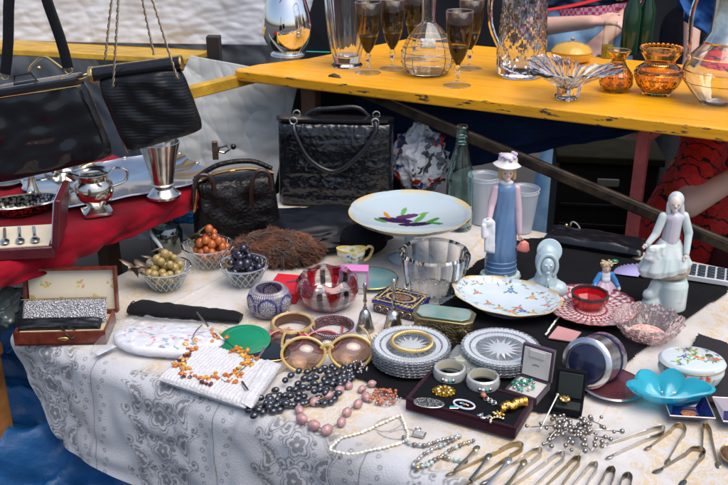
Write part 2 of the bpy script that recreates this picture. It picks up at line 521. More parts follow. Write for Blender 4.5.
def tablecloth():
    s0, s1 = -.0, 1.62
    ns = 900; ntop = 400; nd = 130
    q = np.concatenate([-np.arange(nd, 0, -1) / nd, np.arange(ntop + 1) / ntop])
    s = s0 + (s1 - s0) * np.arange(ns + 1) / ns
    QQ, SS = np.meshgrid(q, s, indexing='ij')
    L_ = drape_len(SS) * np.clip(-QQ, 0, 1)
    fold = .014 * np.sin(SS * 17 + 1.2) * np.clip(L_ / .3, 0, 1) + .010 * wob(SS * 1.0, L_ * .5, 9) * np.clip(L_ / .1, 0, 1) + .0035 * wob(SS + L_, SS - L_, 42) * np.clip(L_ / .08, 0, 1) + .006 * np.exp(-((np.mod(SS + .3 * L_, .36) - .17) / .008) ** 2) * np.clip(L_ / .05, 0, 1)
    rr = .03
    a = np.minimum(L_, rr * 1.57) / rr
    t = -rr * np.sin(a); z = -rr * (1 - np.cos(a))
    ex = np.clip(L_ - rr * 1.57, 0, None)
    t = t - .05 * ex; z = z - ex
    tt = np.where(QQ < 0, t + .03 + fold, .03 + .93 * QQ)
    top = .0007 * wob(SS, tt, 26) + .0006 * wob(SS * .6 + tt, tt, 61) + .0016 * np.exp(-((np.mod(tt + .02 * np.sin(SS * 4), .31) - .15) / .005) ** 2) + .0014 * np.exp(-((np.mod(SS + .015 * np.sin(tt * 7), .38) - .2) / .005) ** 2)
    zz = TZ + np.where(QQ < 0, z, top * np.clip(QQ * 8, 0, 1))
    V = np.stack([A0.x + E1.x * SS + E2.x * tt, A0.y + E1.y * SS + E2.y * tt, zz], -1).reshape(-1, 3)
    ST = np.stack([SS.ravel(), np.where(QQ < 0, -L_, tt - .03).ravel()], -1)
    W = ns + 1
    rows = nd + ntop + 1
    idx = np.arange(rows * W).reshape(rows, W)
    faces = np.stack([idx[:-1, :-1], idx[:-1, 1:], idx[1:, 1:], idx[1:, :-1]], -1).reshape(-1, 4)
    me = bpy.data.meshes.new('tablecloth')
    me.vertices.add(len(V)); me.vertices.foreach_set('co', V.astype('f').ravel())
    nf = len(faces)
    me.loops.add(nf * 4); me.loops.foreach_set('vertex_index', faces.astype('i').ravel())
    me.polygons.add(nf); me.polygons.foreach_set('loop_start', np.arange(0, nf * 4, 4, dtype='i'))
    me.polygons.foreach_set('use_smooth', np.ones(nf, dtype=bool))
    me.update(calc_edges=True)
    P = cloth_pattern(ST[:, 0].reshape(rows, W), ST[:, 1].reshape(rows, W), s0, s1).ravel()
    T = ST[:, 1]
    drape_shade = 1 / (1 + np.exp((T - .005) * 160))            # shade painted into the hanging part: gold print greyed, white darkened past the fold
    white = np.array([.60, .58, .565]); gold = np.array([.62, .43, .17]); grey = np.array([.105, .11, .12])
    white_shaded = np.array([.47, .485, .52])  # same white cloth, with the drape's bluish shade put into its colour
    ink = gold[None] * (1 - drape_shade[:, None]) + grey[None] * drape_shade[:, None]
    k = P * (.72 + .22 * drape_shade)
    bw = white[None] * (1 - drape_shade[:, None]) + white_shaded[None] * drape_shade[:, None]
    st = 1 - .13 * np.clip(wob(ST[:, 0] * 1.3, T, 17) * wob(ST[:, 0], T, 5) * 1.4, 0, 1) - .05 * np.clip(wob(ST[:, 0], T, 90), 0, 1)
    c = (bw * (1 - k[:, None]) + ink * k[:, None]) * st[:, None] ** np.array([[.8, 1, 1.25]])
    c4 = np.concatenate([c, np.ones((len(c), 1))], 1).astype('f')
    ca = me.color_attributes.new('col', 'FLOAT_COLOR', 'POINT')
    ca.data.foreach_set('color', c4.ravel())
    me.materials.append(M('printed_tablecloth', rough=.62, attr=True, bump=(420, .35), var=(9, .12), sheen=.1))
    o = bpy.data.objects.new('tablecloth', me)
    COL.objects.link(o)
    tag(o, 'white tablecloth with gold paisley print, drape shade painted grey, covering the main stall table', 'tablecloth')
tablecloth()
# table: board and legs
tb = thing('stall_table', 'wooden trestle table hidden under the printed cloth, orange-brown leg at lower left', 'table', tab(0, 0, 0), TROT)
MB().box((.81, .49, TZ - .018), (1.60, .88, .025)).obj('tabletop', WOOD, tb, bevel=.003)
LEGW = M('orange_wood', (.36, .15, .04), .6, bump=(30, .6), var=(14, .6))
for lx, ly in ((.05, .1), (1.5, .1), (.05, .85), (1.5, .85)):
    MB().box((lx, ly, (TZ - .032) / 2), (.055, .04, TZ - .032)).obj('leg', LEGW, tb, bevel=.003)
p = at(3, 430, .5)
w_ = thing('wooden_post', 'upright orange-brown wooden post at the lower left, beside the hanging cloth', 'post', (p.x - .012, p.y, 0), R(-20))
MB().box((0, 0, .33), (.045, .045, .66)).obj('upright', LEGW, w_, bevel=.003)
MB().box((0, 0, .675), (.055, .055, .026)).obj('cap', LEGW, w_, bevel=.004)
# blue tarp bundle under the corner
def bluetarp():
    m = M('blue_tarpaulin', (.008, .10, .30), .45, bump=(35, 1.0), var=(9, .5))
    c = at(90, 520, .25)
    b = MB(); b.ball((0, 0, .24), (.46, .3, .30), 160, 110)
    b.v = [tuple(Vector(v) * (1 + .13 * noise.noise(Vector(v) * 9) + .09 * (1 - 2 * abs(noise.noise(Vector(v) * 11))) + .05 * (1 - 2 * abs(noise.noise(Vector(v) * 24))))) for v in b.v]
    b.v = [(x, y, max(z, .0)) for x, y, z in b.v]
    o = b.obj('tarpaulin_bundle', m, None, sharp=180, loc=(c.x + .05, c.y + .18, 0.002))
    tag(o, 'crumpled bright blue tarpaulin bundle on the ground under the table corner', 'tarpaulin')
bluetarp()

# --- shelf of yellow boards at the back
def yellow_shelf():
    ym = bpy.data.materials.new('yellow_paint'); ym.use_nodes = True
    N = ym.node_tree.nodes; L = ym.node_tree.links; b = N['Principled BSDF']
    tc = N.new('ShaderNodeTexCoord')
    n1 = N.new('ShaderNodeTexNoise'); n1.inputs['Scale'].default_value = 45; n1.inputs['Detail'].default_value = 8; n1.inputs['Roughness'].default_value = .7
    mp = N.new('ShaderNodeMapping'); mp.inputs['Scale'].default_value = (.35, 1.6, 1.6)
    L.new(tc.outputs['Object'], mp.inputs[0]); L.new(mp.outputs[0], n1.inputs['Vector'])
    # chips concentrate on the vertical edge: use the board's own local y
    sep = N.new('ShaderNodeSeparateXYZ'); L.new(tc.outputs['Object'], sep.inputs[0])
    ed = N.new('ShaderNodeMapRange'); ed.inputs['From Min'].default_value = .006; ed.inputs['From Max'].default_value = .0; ed.inputs['To Min'].default_value = 0; ed.inputs['To Max'].default_value = .17
    L.new(sep.outputs['Y'], ed.inputs['Value'])
    ad = N.new('ShaderNodeMath'); ad.operation = 'ADD'; L.new(n1.outputs['Fac'], ad.inputs[0]); L.new(ed.outputs[0], ad.inputs[1])
    r = N.new('ShaderNodeValToRGB'); r.color_ramp.elements[0].position = .73; r.color_ramp.elements[1].position = .76
    L.new(ad.outputs[0], r.inputs[0])
    mx = N.new('ShaderNodeMix'); mx.data_type = 'RGBA'
    n2 = N.new('ShaderNodeTexNoise'); n2.inputs['Scale'].default_value = 5; n2.inputs['Detail'].default_value = 6; L.new(tc.outputs['Object'], n2.inputs['Vector'])
    m0 = N.new('ShaderNodeMix'); m0.data_type = 'RGBA'; m0.inputs[6].default_value = (.86, .40, .004, 1); m0.inputs[7].default_value = (.74, .31, .006, 1)
    L.new(n2.outputs['Fac'], m0.inputs[0])
    L.new(r.outputs[0], mx.inputs[0]); L.new(m0.outputs[2], mx.inputs[6]); mx.inputs[7].default_value = (.06, .04, .03, 1)
    n3 = N.new('ShaderNodeTexNoise'); n3.inputs['Scale'].default_value = 9; n3.inputs['Detail'].default_value = 10; n3.inputs['Roughness'].default_value = .75
    mp3 = N.new('ShaderNodeMapping'); mp3.inputs['Scale'].default_value = (.5, 7, 3); L.new(tc.outputs['Object'], mp3.inputs[0]); L.new(mp3.outputs[0], n3.inputs['Vector'])
    r3 = N.new('ShaderNodeValToRGB'); r3.color_ramp.elements[0].position = .50; r3.color_ramp.elements[0].color = (1, 1, 1, 1); r3.color_ramp.elements[1].position = .78; r3.color_ramp.elements[1].color = (.42, .36, .28, 1)
    L.new(n3.outputs['Fac'], r3.inputs[0])
    n4 = N.new('ShaderNodeTexNoise'); n4.inputs['Scale'].default_value = 60; n4.inputs['Detail'].default_value = 3; mp4 = N.new('ShaderNodeMapping'); mp4.inputs['Scale'].default_value = (.12, 2.5, 1); mp4.inputs['Rotation'].default_value = (0, 0, .12)
    L.new(tc.outputs['Object'], mp4.inputs[0]); L.new(mp4.outputs[0], n4.inputs['Vector'])
    r4 = N.new('ShaderNodeValToRGB'); r4.color_ramp.elements[0].position = .68; r4.color_ramp.elements[0].color = (1, 1, 1, 1); r4.color_ramp.elements[1].position = .74; r4.color_ramp.elements[1].color = (.62, .55, .45, 1)
    L.new(n4.outputs['Fac'], r4.inputs[0])
    g1 = N.new('ShaderNodeMix'); g1.data_type = 'RGBA'; g1.blend_type = 'MULTIPLY'; g1.inputs[0].default_value = 1; L.new(mx.outputs[2], g1.inputs[6]); L.new(r3.outputs[0], g1.inputs[7])
    g2 = N.new('ShaderNodeMix'); g2.data_type = 'RGBA'; g2.blend_type = 'MULTIPLY'; g2.inputs[0].default_value = 1; L.new(g1.outputs[2], g2.inputs[6]); L.new(r4.outputs[0], g2.inputs[7])
    L.new(g2.outputs[2], b.inputs['Base Color'])
    rr_ = N.new('ShaderNodeMapRange'); rr_.inputs['To Min'].default_value = .22; rr_.inputs['To Max'].default_value = .55; L.new(n3.outputs['Fac'], rr_.inputs['Value']); L.new(rr_.outputs[0], b.inputs['Roughness'])
    bp = N.new('ShaderNodeBump'); bp.inputs['Strength'].default_value = .35; bp.inputs['Distance'].default_value = .003; L.new(n1.outputs['Fac'], bp.inputs['Height']); L.new(bp.outputs[0], b.inputs['Normal'])
    a = at(232, 70, SZ); c = at(728, 129, SZ)
    d = (c - a); ang = math.atan2(d.y, d.x)
    sh = thing('display_shelf', 'long yellow painted wooden display shelf holding the glassware', 'shelf', (a.x, a.y, 0), ang)
    # outline with the clipped left corner
    poly = [(0.0, 0.012), (.02, 0), (1.75, 0), (1.75, .62), (.22, .62), (.1, .22), (.02, .09)]
    bb = MB().prism(poly, SZ - .028, SZ)
    bb.obj('shelf_board', ym, sh, bevel=.004)
    # post, red upright
    inv = Matrix.Rotation(-ang, 4, 'Z') @ Matrix.Translation((-a.x, -a.y, 0))
    def loc(P): return inv @ Vector(P)
    q = loc(atp(311, 100, 1.1))
    MB().box((q.x, q.y, (SZ - .028) / 2), (.045, .035, SZ - .03)).obj('wooden_post', WOOD, sh, bevel=.003)
    RM = M('red_painted_steel', (.62, .12, .11), .5, bump=(60, .4), var=(40, .7), col2=(.35, .08, .08))
    q = loc(atp(639, 170, 1.2))
    ht = SZ - .03
    MB().box((q.x, q.y, ht / 2), (.028, .006, ht)).box((q.x + .013, q.y + .0145, ht / 2), (.003, .022, ht)).obj('steel_upright', RM, sh)
    b1 = loc(atp(650, 140, 1.2)); 
    MB().tube([(q.x + .012, q.y + .01, SZ - .1), (q.x + .09, q.y + .01, SZ - .032)], .01, 6).obj('brace', RM, sh)
    MB().box((q.x - .12, q.y + .06, SZ - .115), (.26, .02, .018)).obj('cross_rail', M('rusty_steel', (.28, .16, .12), .7, var=(60, .8), col2=(.5, .4, .35)), sh)
    MB().box((1.6, .1, (SZ - .03) / 2), (.03, .03, SZ - .03)).obj('steel_upright', RM, sh)
    return sh, ang, a
SZ = 1.01
shelf, SANG, SA = yellow_shelf()
def sup(x, y): return at(x, y, SZ)

# diagonal black timber in front of the shelf
a = atp(330, 78, 1.02); b = atp(760, 259, .985)
d = (b - a)
t = thing('diagonal_timber', 'long dark worn timber slanting down behind the table to the right', 'timber', a)
t.rotation_euler = d.to_track_quat('X', 'Z').to_euler()
MB().box((d.length / 2, 0, 0), (d.length, .028, .024)).obj('bar', M('black_timber', (.008, .006, .006), .6, spec=.15, bump=(50, .8), var=(30, .6), col2=(.05, .035, .022)), t, bevel=.004)
MB().box((d.length / 2, -.008, .0135), (d.length * .98, .008, .003)).obj('worn_edge', M('worn_timber_edge', (.13, .10, .075), .6, var=(25, .8)), t)

# cloth hanging below the shelf (navy) and dark cloths behind
def hang(name, label, cat, pts, mat, amp=.02, fr=14, nu=50, nv=30, seed=0, sol=.002, kind=None, crinkle=0):
    """sheet between four world corners (tl, tr, br, bl) with vertical folds"""
    tl, tr, br, bl = [Vector(p) for p in pts]
    nrm = (tr - tl).cross(bl - tl).normalized()
    Lh = (tr - tl).length
    def f(u, v):
        p = (tl * (1 - u) + tr * u) * (1 - v) + (bl * (1 - u) + br * u) * v
        k = .3 + .7 * v
        o = amp * k * (math.sin(u * Lh * fr + seed) * .6 + 1.6 * noise.noise(Vector((u * Lh * 6 + seed, v * 4, seed))) + .7 * noise.noise(Vector((u * Lh * 22, v * 18, seed))))
        if crinkle:
            o *= .35
            for q, (fx, fy, am) in enumerate(((3, 2.2, 1), (6, 5, .7), (13, 9, .35), (27, 23, .12))):
                n_ = noise.noise(Vector((p.x * fx + p.z * fx * .5 + seed, p.z * fy * .8 - p.x * fy * .4, q * 7)))
                o += crinkle * am * (1 - abs(n_) * 2.2) ** 3 if abs(n_) < .45 else 0
        return p + nrm * o
    ob = MB().grid(f, nu, nv).obj(name, mat, None, sharp=180, solid=sol)
    return tag(ob, label, cat, kind=kind)
NAVY = M('navy_fabric', (.006, .016, .05), .9, spec=.15, bump=(25, .5), var=(8, .5))
def off(P, t, dz=0): return Vector(P) + E2 * t + Vector((0, 0, dz))
hang('navy_cloth', 'navy blue cloth hanging just below the yellow shelf', 'cloth',
     (atp(345, 86, 1.08), atp(640, 122, 1.08), atp(640, 131, 1.1), atp(400, 182, 1.1)), NAVY, .02, 22, seed=2)
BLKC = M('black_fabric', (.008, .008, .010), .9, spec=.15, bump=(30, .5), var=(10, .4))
hang('black_cloth', 'black cloth hanging behind the crocodile handbag below the shelf', 'cloth',
     (atp(225, 84, 1.25), atp(405, 84, 1.25), atp(405, 330, 1.25), atp(225, 330, 1.25)), BLKC, .02, 22, seed=5)

# white plastic sheet, grey tarp, at the upper left
PLAST = M('white_plastic_sheet', (.56, .58, .62), .4, bump=(16, .25), trl=.15)
hang('plastic_sheet', 'creased white plastic sheet hanging across the top left of the stall', 'plastic sheet',
     (atd(-60, -60, 3.35), atd(330, -60, 3.35), atd(300, 46, 3.3), atd(-60, 40, 3.3)), PLAST, .02, 3, 200, 130, seed=3, crinkle=.006)
GREYT = M('grey_tarp', (.17, .19, .22), .6, bump=(12, .8), var=(5, .35))
hang('grey_tarpaulin', 'blue-grey tarpaulin hanging behind the handbags at the left', 'tarpaulin',
     (atd(-60, -10, 3.6), atd(300, -10, 3.6), atd(300, 330, 3.6), atd(-60, 330, 3.6)), GREYT, .03, 6, 160, 100, seed=9, crinkle=.02)
hang('translucent_plastic', 'translucent milky plastic draped beneath the left end of the shelf', 'plastic sheet',
     (atd(190, 55, 2.5), atd(300, 76, 2.5), atd(268, 215, 2.36), atd(118, 208, 2.36)),
     M('milky_plastic', (.56, .58, .57), .28, bump=(26, .35), var=(6, .15), trl=.3), .015, 12, 130, 130, seed=13, crinkle=.009)
# yellow beam that carries the shelf's left end, and yellow board behind
YP = M('yellow_beam_paint', (.62, .36, .03), .5, var=(14, .5), bump=(60, .4))
a = atd(150, 98, 2.15); b = atd(262, 71, 2.46)
d = b - a
t = thing('yellow_beam', 'short yellow painted beam running from behind the hanging handbag to the shelf', 'beam', a)
t.rotation_euler = d.to_track_quat('X', 'Z').to_euler()
MB().box((d.length / 2, 0, -.01), (d.length, .03, .03)).obj('bar', YP, t, bevel=.003)
a = atd(-40, 44, 3.1); b = atd(200, 57, 3.1)
o = MB().box((0, 0, 0), ((b - a).length, .5, .02), RY(.0)).obj('yellow_board', YP, None, bevel=.003)
o.location = (a + b) / 2; o.rotation_euler = (R(-8), math.atan2(-(b - a).z, (b - a).x), 0)
tag(o, 'yellow painted board behind the hanging handbags under the white plastic sheet', 'board')
t = thing('dark_post', 'short dark wooden post between white sheet and yellow beam', 'post', atd(215, 60, 3.0))
MB().box((0, 0, -.32), (.045, .04, .8)).obj('post', M('dark_wood', (.03, .02, .018), .6, var=(20, .5)), t, bevel=.003)
MB().box((0, 0, -.72), (.07, .06, .02)).obj('foot', M('dark_wood'), t, bevel=.003)

# bulldog clip on the plastic
p = atd(222, 150, 2.3)
t = thing('bulldog_clip', 'steel clip pinching the milky plastic above the brown handbag', 'clip', p, R(10))
MB().box((-.018, 0, 0), (.016, .012, .05)).obj('jaw', M('rusty_clip', (.3, .2, .15), .5, 1, var=(60, .6)), t, bevel=.002)
MB().tube([(-.008, 0, .006), (.012, 0, .012), (.02, -.004, .002), (.006, 0, -.008), (-.008, 0, -.004)], .0035, 8, True).obj('ring', SILVER, t)
MB().ball((.03, -.002, .008), .008).obj('knob', BLKL, t)

# far backdrop
DK = M('dark_backdrop', (.012, .014, .02), .9, var=(3, .6), bump=(10, .5))
hang('dark_tarpaulin', 'dark tarpaulin wall far behind the stall on the right', 'tarpaulin',
     ((-.6, 5.6, 2.3), (5, 4.9, 2.3), (5, 4.9, .02), (-.6, 5.6, .02)), DK, .05, 5, 60, 20, seed=4)
hang('dark_blue_awning', 'dark blue awning edge sagging at the top behind the glassware', 'awning',
     (atd(500, -60, 3.1), atd(690, -60, 3.1), atd(660, -2, 3.1), atd(520, 14, 3.1)), M('awning_blue', (.008, .03, .075), .7, var=(8, .4)), .03, 8, seed=8)
bl = hang('blue_garment', 'bright blue garment hanging behind the amber jars at the top right', 'garment',
     (atd(668, -60, 3.0), atd(735, -60, 3.0), atd(728, 46, 3.0), atd(682, 20, 3.0)), M('blue_garment', (.01, .09, .32), .7, bump=(20, .6), var=(12, .5)), .03, 18, seed=18)

# black crate with slot, behind
c = at(598, 236, .0)
p = atd(598, 215, 2.9)
t = thing('black_crate', 'black plastic crate with hand slot standing behind the shelf legs', 'crate', (p.x, p.y, 0), R(-8))
CR = M('black_plastic', (.006, .007, .008), .6, spec=.2, bump=(30, .3), var=(20, .3))
zc = p.z
MB().box((0, 0, zc + .02), (.32, .3, .42)).obj('body', CR, t, bevel=.01)
for k in range(3):
    MB().box((0, -.153, zc - .05 + k * .07), (.29, .006, .012)).obj('rib', CR, t, bevel=.002)
MB().box((0, -.153, zc + .17), (.07, .008, .028)).obj('hand_slot', M('crate_slot', (.10, .11, .11), .6), t, bevel=.008)
MB().box((0, 0, (zc - .19) / 2), (.34, .32, max(.02, zc - .19))).obj('lower_crate', CR, t, bevel=.01)
MB().box((0, 0, zc + .245), (.34, .32, .028)).obj('lid', M('olive_lid', (.012, .012, .006), .8, spec=.1, var=(20, .5)), t, bevel=.005)

# ================================================================== LEFT: red velvet shelf, silver, hanging bags
RZT = .86
ra = at(-60, 291, RZT); rb = at(215, 181, RZT)
rd = (rb - ra).normalized(); rn = Vector((-rd.y, rd.x, 0))       # rn points away from the main table
def redcloth():
    Lr = (rb - ra).length
    def f(u, v):
        s = u * Lr
        if v < .62:
            q = v / .62
            t = .62 * (1 - q); z = RZT
            p = ra + rd * s + rn * t
            zz = .0045 * noise.noise(Vector((s * 20, t * 20, 0))) * min(1, t * 20)
            return Vector((p.x, p.y, RZT + zz))
        q = (v - .62) / .38
        Ld = .041 + .010 * noise.noise(Vector((s * 5, 2, 2)))
        z = RZT - q * Ld - .002
        o = -.006 * math.sin(min(1, q * 3) * PI / 2) + .010 * noise.noise(Vector((s * 9 + q * 1.5, q * 2, 5))) * q + .012 * noise.noise(Vector((s * 30 + q, q * 2, 5))) * q
        p = ra + rd * s + rn * o
        return Vector((p.x, p.y, z))
    o = MB().grid(f, 160, 70).obj('red_velvet_cloth', VEL, None, sharp=180, solid=.004)
    tag(o, 'crimson velvet cloth draped over the raised side table at the left', 'cloth')
redcloth()
rt = thing('side_table', 'raised side table hidden beneath the crimson velvet cloth', 'table', (ra.x, ra.y, 0), math.atan2(rd.y, rd.x))
MB().box((.33, .33, RZT - .016), (.62, .60, .022)).obj('tabletop', WOOD, rt, bevel=.003)
for x, y in ((.06, .3), (.6, .3), (.06, .58), (.6, .58)):
    MB().box((x, y, (RZT - .028) / 2), (.04, .04, RZT - .028)).obj('leg', WOOD, rt, bevel=.003)
# pale lining below the velvet, dark stuff under it
hang('white_lining', 'strip of white lining showing below the crimson velvet', 'cloth',
     (at(-20, 285, .80) + rn * .01, at(75, 252, .80) + rn * .01, at(78, 262, .775) + rn * .01, at(-20, 297, .775) + rn * .01), M('white_lining', (.5, .48, .52), .7), .004, 20, seed=3)
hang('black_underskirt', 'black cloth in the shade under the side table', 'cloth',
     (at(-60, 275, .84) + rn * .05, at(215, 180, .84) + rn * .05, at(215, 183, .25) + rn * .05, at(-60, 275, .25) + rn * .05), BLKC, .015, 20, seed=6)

# silver tray
def tray():
    cx, cy = 118, 183
    p = at(cx, cy, RZT + .004)
    t = thing('silver_tray', 'large rectangular silver tray with scalloped rim on crimson velvet', 'tray', p, R(33))
    def out(th, k, r, z):
        c, s_ = abs(math.cos(th)) , abs(math.sin(th))
        q = (c ** 5 + s_ ** 5) ** (-1 / 5)
        sc_ = 1 + (.02 * math.sin(th * 16) if k in (1, 2, 3, 4) else 0)
        return r * q * sc_, z
    MB().lathe([(.001, 0), (.118, 0), (.136, .008), (.142, .012), (.138, .014), (.122, .005), (.001, .0035)], 96, mod=out, sx=1.35, sy=.92).obj('tray_plate', M('tray_silver', (.7, .7, .7), .16, 1, rvar=.06, var=(20, .2)), t)
    for k in range(10):
        a = k * 2 * PI / 10
        c, s_ = math.cos(a), math.sin(a); q = (abs(c) ** 5 + abs(s_) ** 5) ** (-.2) * .14
        MB().ball((c * q * 1.35, s_ * q * .92, .0135), (.006, .0045, .003)).obj('rim_scroll', SILVER, t)
tray()
def creamer():
    p = at(97, 212, RZT + .0075)
    t = thing('silver_creamer', 'round bellied silver creamer with square foot, standing at the front of the tray', 'creamer', p, R(25))
    sq = lambda th, k, r, z: (r * ((abs(math.cos(th)) ** 6 + abs(math.sin(th)) ** 6) ** (-1 / 6) if k < 4 else 1), z)
    MB().lathe([(.001, 0), (.024, 0), (.024, .006), (.017, .008), (.012, .014), (.018, .021), (.028, .033), (.032, .048), (.030, .062), (.024, .07), (.027, .08), (.033, .086), (.031, .086), (.022, .07), (.027, .055), (.02, .03), (.001, .026)], 40, mod=sq).obj('body', SILVER, t, sharp=50)
    MB().tube(smooth_path([(.03, 0, .05), (.052, 0, .058), (.056, 0, .078), (.04, 0, .088), (.03, 0, .083)]), .0028, 8).obj('handle', SILVER, t)
    MB().tube([(-.026, 0, .078), (-.04, 0, .088)], [.009, .005], 10).obj('spout', SILVER, t)
def goblet():
    p = at(164, 196, RZT + .0075)
    t = thing('silver_beaker', 'tall flared silver beaker on a domed foot at the right end of the tray', 'beaker', p)
    MB().lathe([(.001, 0), (.027, 0), (.028, .005), (.022, .009), (.019, .015), (.015, .019), (.017, .025), (.021, .05), (.026, .08), (.033, .11), (.031, .11), (.024, .08), (.019, .05), (.014, .028), (.001, .026)], 40).obj('body', SILVER, t, sharp=50)
    MB().lathe([(.0175, .0), (.0195, .002), (.0175, .004)], 40, c=(0, 0, .024), close=True).obj('band', SILVER, t)
def pepper():
    p = at(34, 198, RZT + .001)
    t = thing('silver_funnel', 'small pointed silver cone standing behind the cutlery case', 'cone', p)
    MB().lathe([(.001, 0), (.02, 0), (.02, .006), (.013, .012), (.009, .03), (.005, .05), (.0035, .062), (.001, .064)], 30).obj('body', SILVER, t, sharp=50)
    MB().ball((0, 0, .066), .004).obj('tip', SILVER, t)
def ornate():
    p = at(66, 190, RZT + .0075)
    t = thing('silver_sugar_bowl', 'ornate two handled silver sugar bowl at the left of the tray', 'bowl', p, R(15))
    MB().lathe([(.001, 0), (.018, 0), (.019, .004), (.009, .009), (.02, .018), (.036, .032), (.04, .046), (.037, .05), (.034, .046), (.02, .024), (.001, .02)], 48, mod=lambda th, k, r, z: (r * (1 + .05 * math.cos(12 * th) * (k in (5, 6, 8, 9))), z)).obj('body', SILVER, t)
    for sg in (-1, 1):
        MB().tube(smooth_path([(sg * .034, 0, .03), (sg * .06, 0, .03), (sg * .062, 0, .056), (sg * .038, 0, .05)]), .0028, 8).obj('handle', GOLD if sg > 0 else SILVER, t)
    MB().ball((0, 0, .05), (.028, .028, .012), 20, 10, jit=.3).obj('lid', SILVER, t)
creamer(); goblet(); pepper(); ornate()
for o in COL.objects:
    if o.name == 'silver_beaker': o.scale = (1.3, 1.3, 1.08)
    if o.name == 'silver_creamer': o.scale = (1.2, 1.2, 1.0)
# pierced silver basket above the cutlery
p = at(22, 214, RZT + .003)
t = thing('pierced_silver_dish', 'oval silver dish with a pierced fretwork rim, left of the tray', 'dish', p, R(20))
PIER = M('pierced_silver', (.75, .72, .62), .25, 1, var=(170, .95), tex='vor', col2=(.02, .02, .02))
MB().lathe(mirrorprof([(.035, 0), (.05, .008), (.062, .022), (.066, .026)], .002), 60, sx=1.15, sy=.62).obj('bowl', PIER, t)
MB().lathe([(.0655, .0245), (.069, .027), (.0655, .029)], 60, sx=1.15, sy=.62, close=True).obj('rim', SILVER, t)

# cutlery case: box with open lid at its right
def case():
    p = at(-10, 262, RZT + .002)
    mm = .00205
    t = thing('cutlery_case', 'open burgundy case of silver spoons on cream lining, lid standing up', 'case', p, R(9))
    BUR = M('burgundy_leatherette', (.09, .012, .018), .35, bump=(90, .3), var=(30, .3))
    CRM = M('cream_satin', (.62, .56, .43), .5, bump=(30, .4), var=(20, .2))
    MB().box((.045, .055, .011), (.132, .11, .022)).obj('tray_body', BUR, t, bevel=.0025)
    MB().box((.042, .055, .0235), (.122, .1, .004)).obj('lining', CRM, t, bevel=.001)
    ld = MB().box((0, 0, 0), (.012, .112, .092), RY(R(-0))).obj('lid', BUR, t, bevel=.0025, loc=(.122, .055, .064))
    ld.rotation_euler = (0, R(10), 0)
    l2 = MB().box((-.0072, 0, 0), (.002, .1, .08)).obj('lid_lining', M('lilac_satin', (.42, .42, .58), .5, bump=(30, .3)), ld)
    for k in range(4):
        x = .0 + k * .026
        sp = thing('spoon', None, None, (x, .02, .029), R(12))
        sp.parent = t
        for q in ('label', 'category'):
            if q in sp: del sp[q]
        dark = M('dark_handle', (.08, .05, .03), .35)
        MB().tube(smooth_path([(0, .07, 0), (0, .03, .002), (0, .012, .002)]), [.0025] * 9 + [.0025] * 8, 8, flat=.5).obj('handle', dark if k == 1 else SILVER, sp)
        MB().ball((0, 0, .001), (.0085, .014, .004)).obj('bowl', SILVER, sp)
case()
# little silver case details left edge
p = at(8, 186, RZT + .002)
t = thing('silver_ashtray', 'small silver ashtray at the far left behind the pierced dish', 'ashtray', p)
MB().lathe(mirrorprof([(.02, 0), (.028, .006), (.034, .012)], .0015), 30).obj('bowl', OLDSIL, t)
MB().ball((.034, 0, .012), (.004, .006, .002)).obj('rest', SILVER, t)

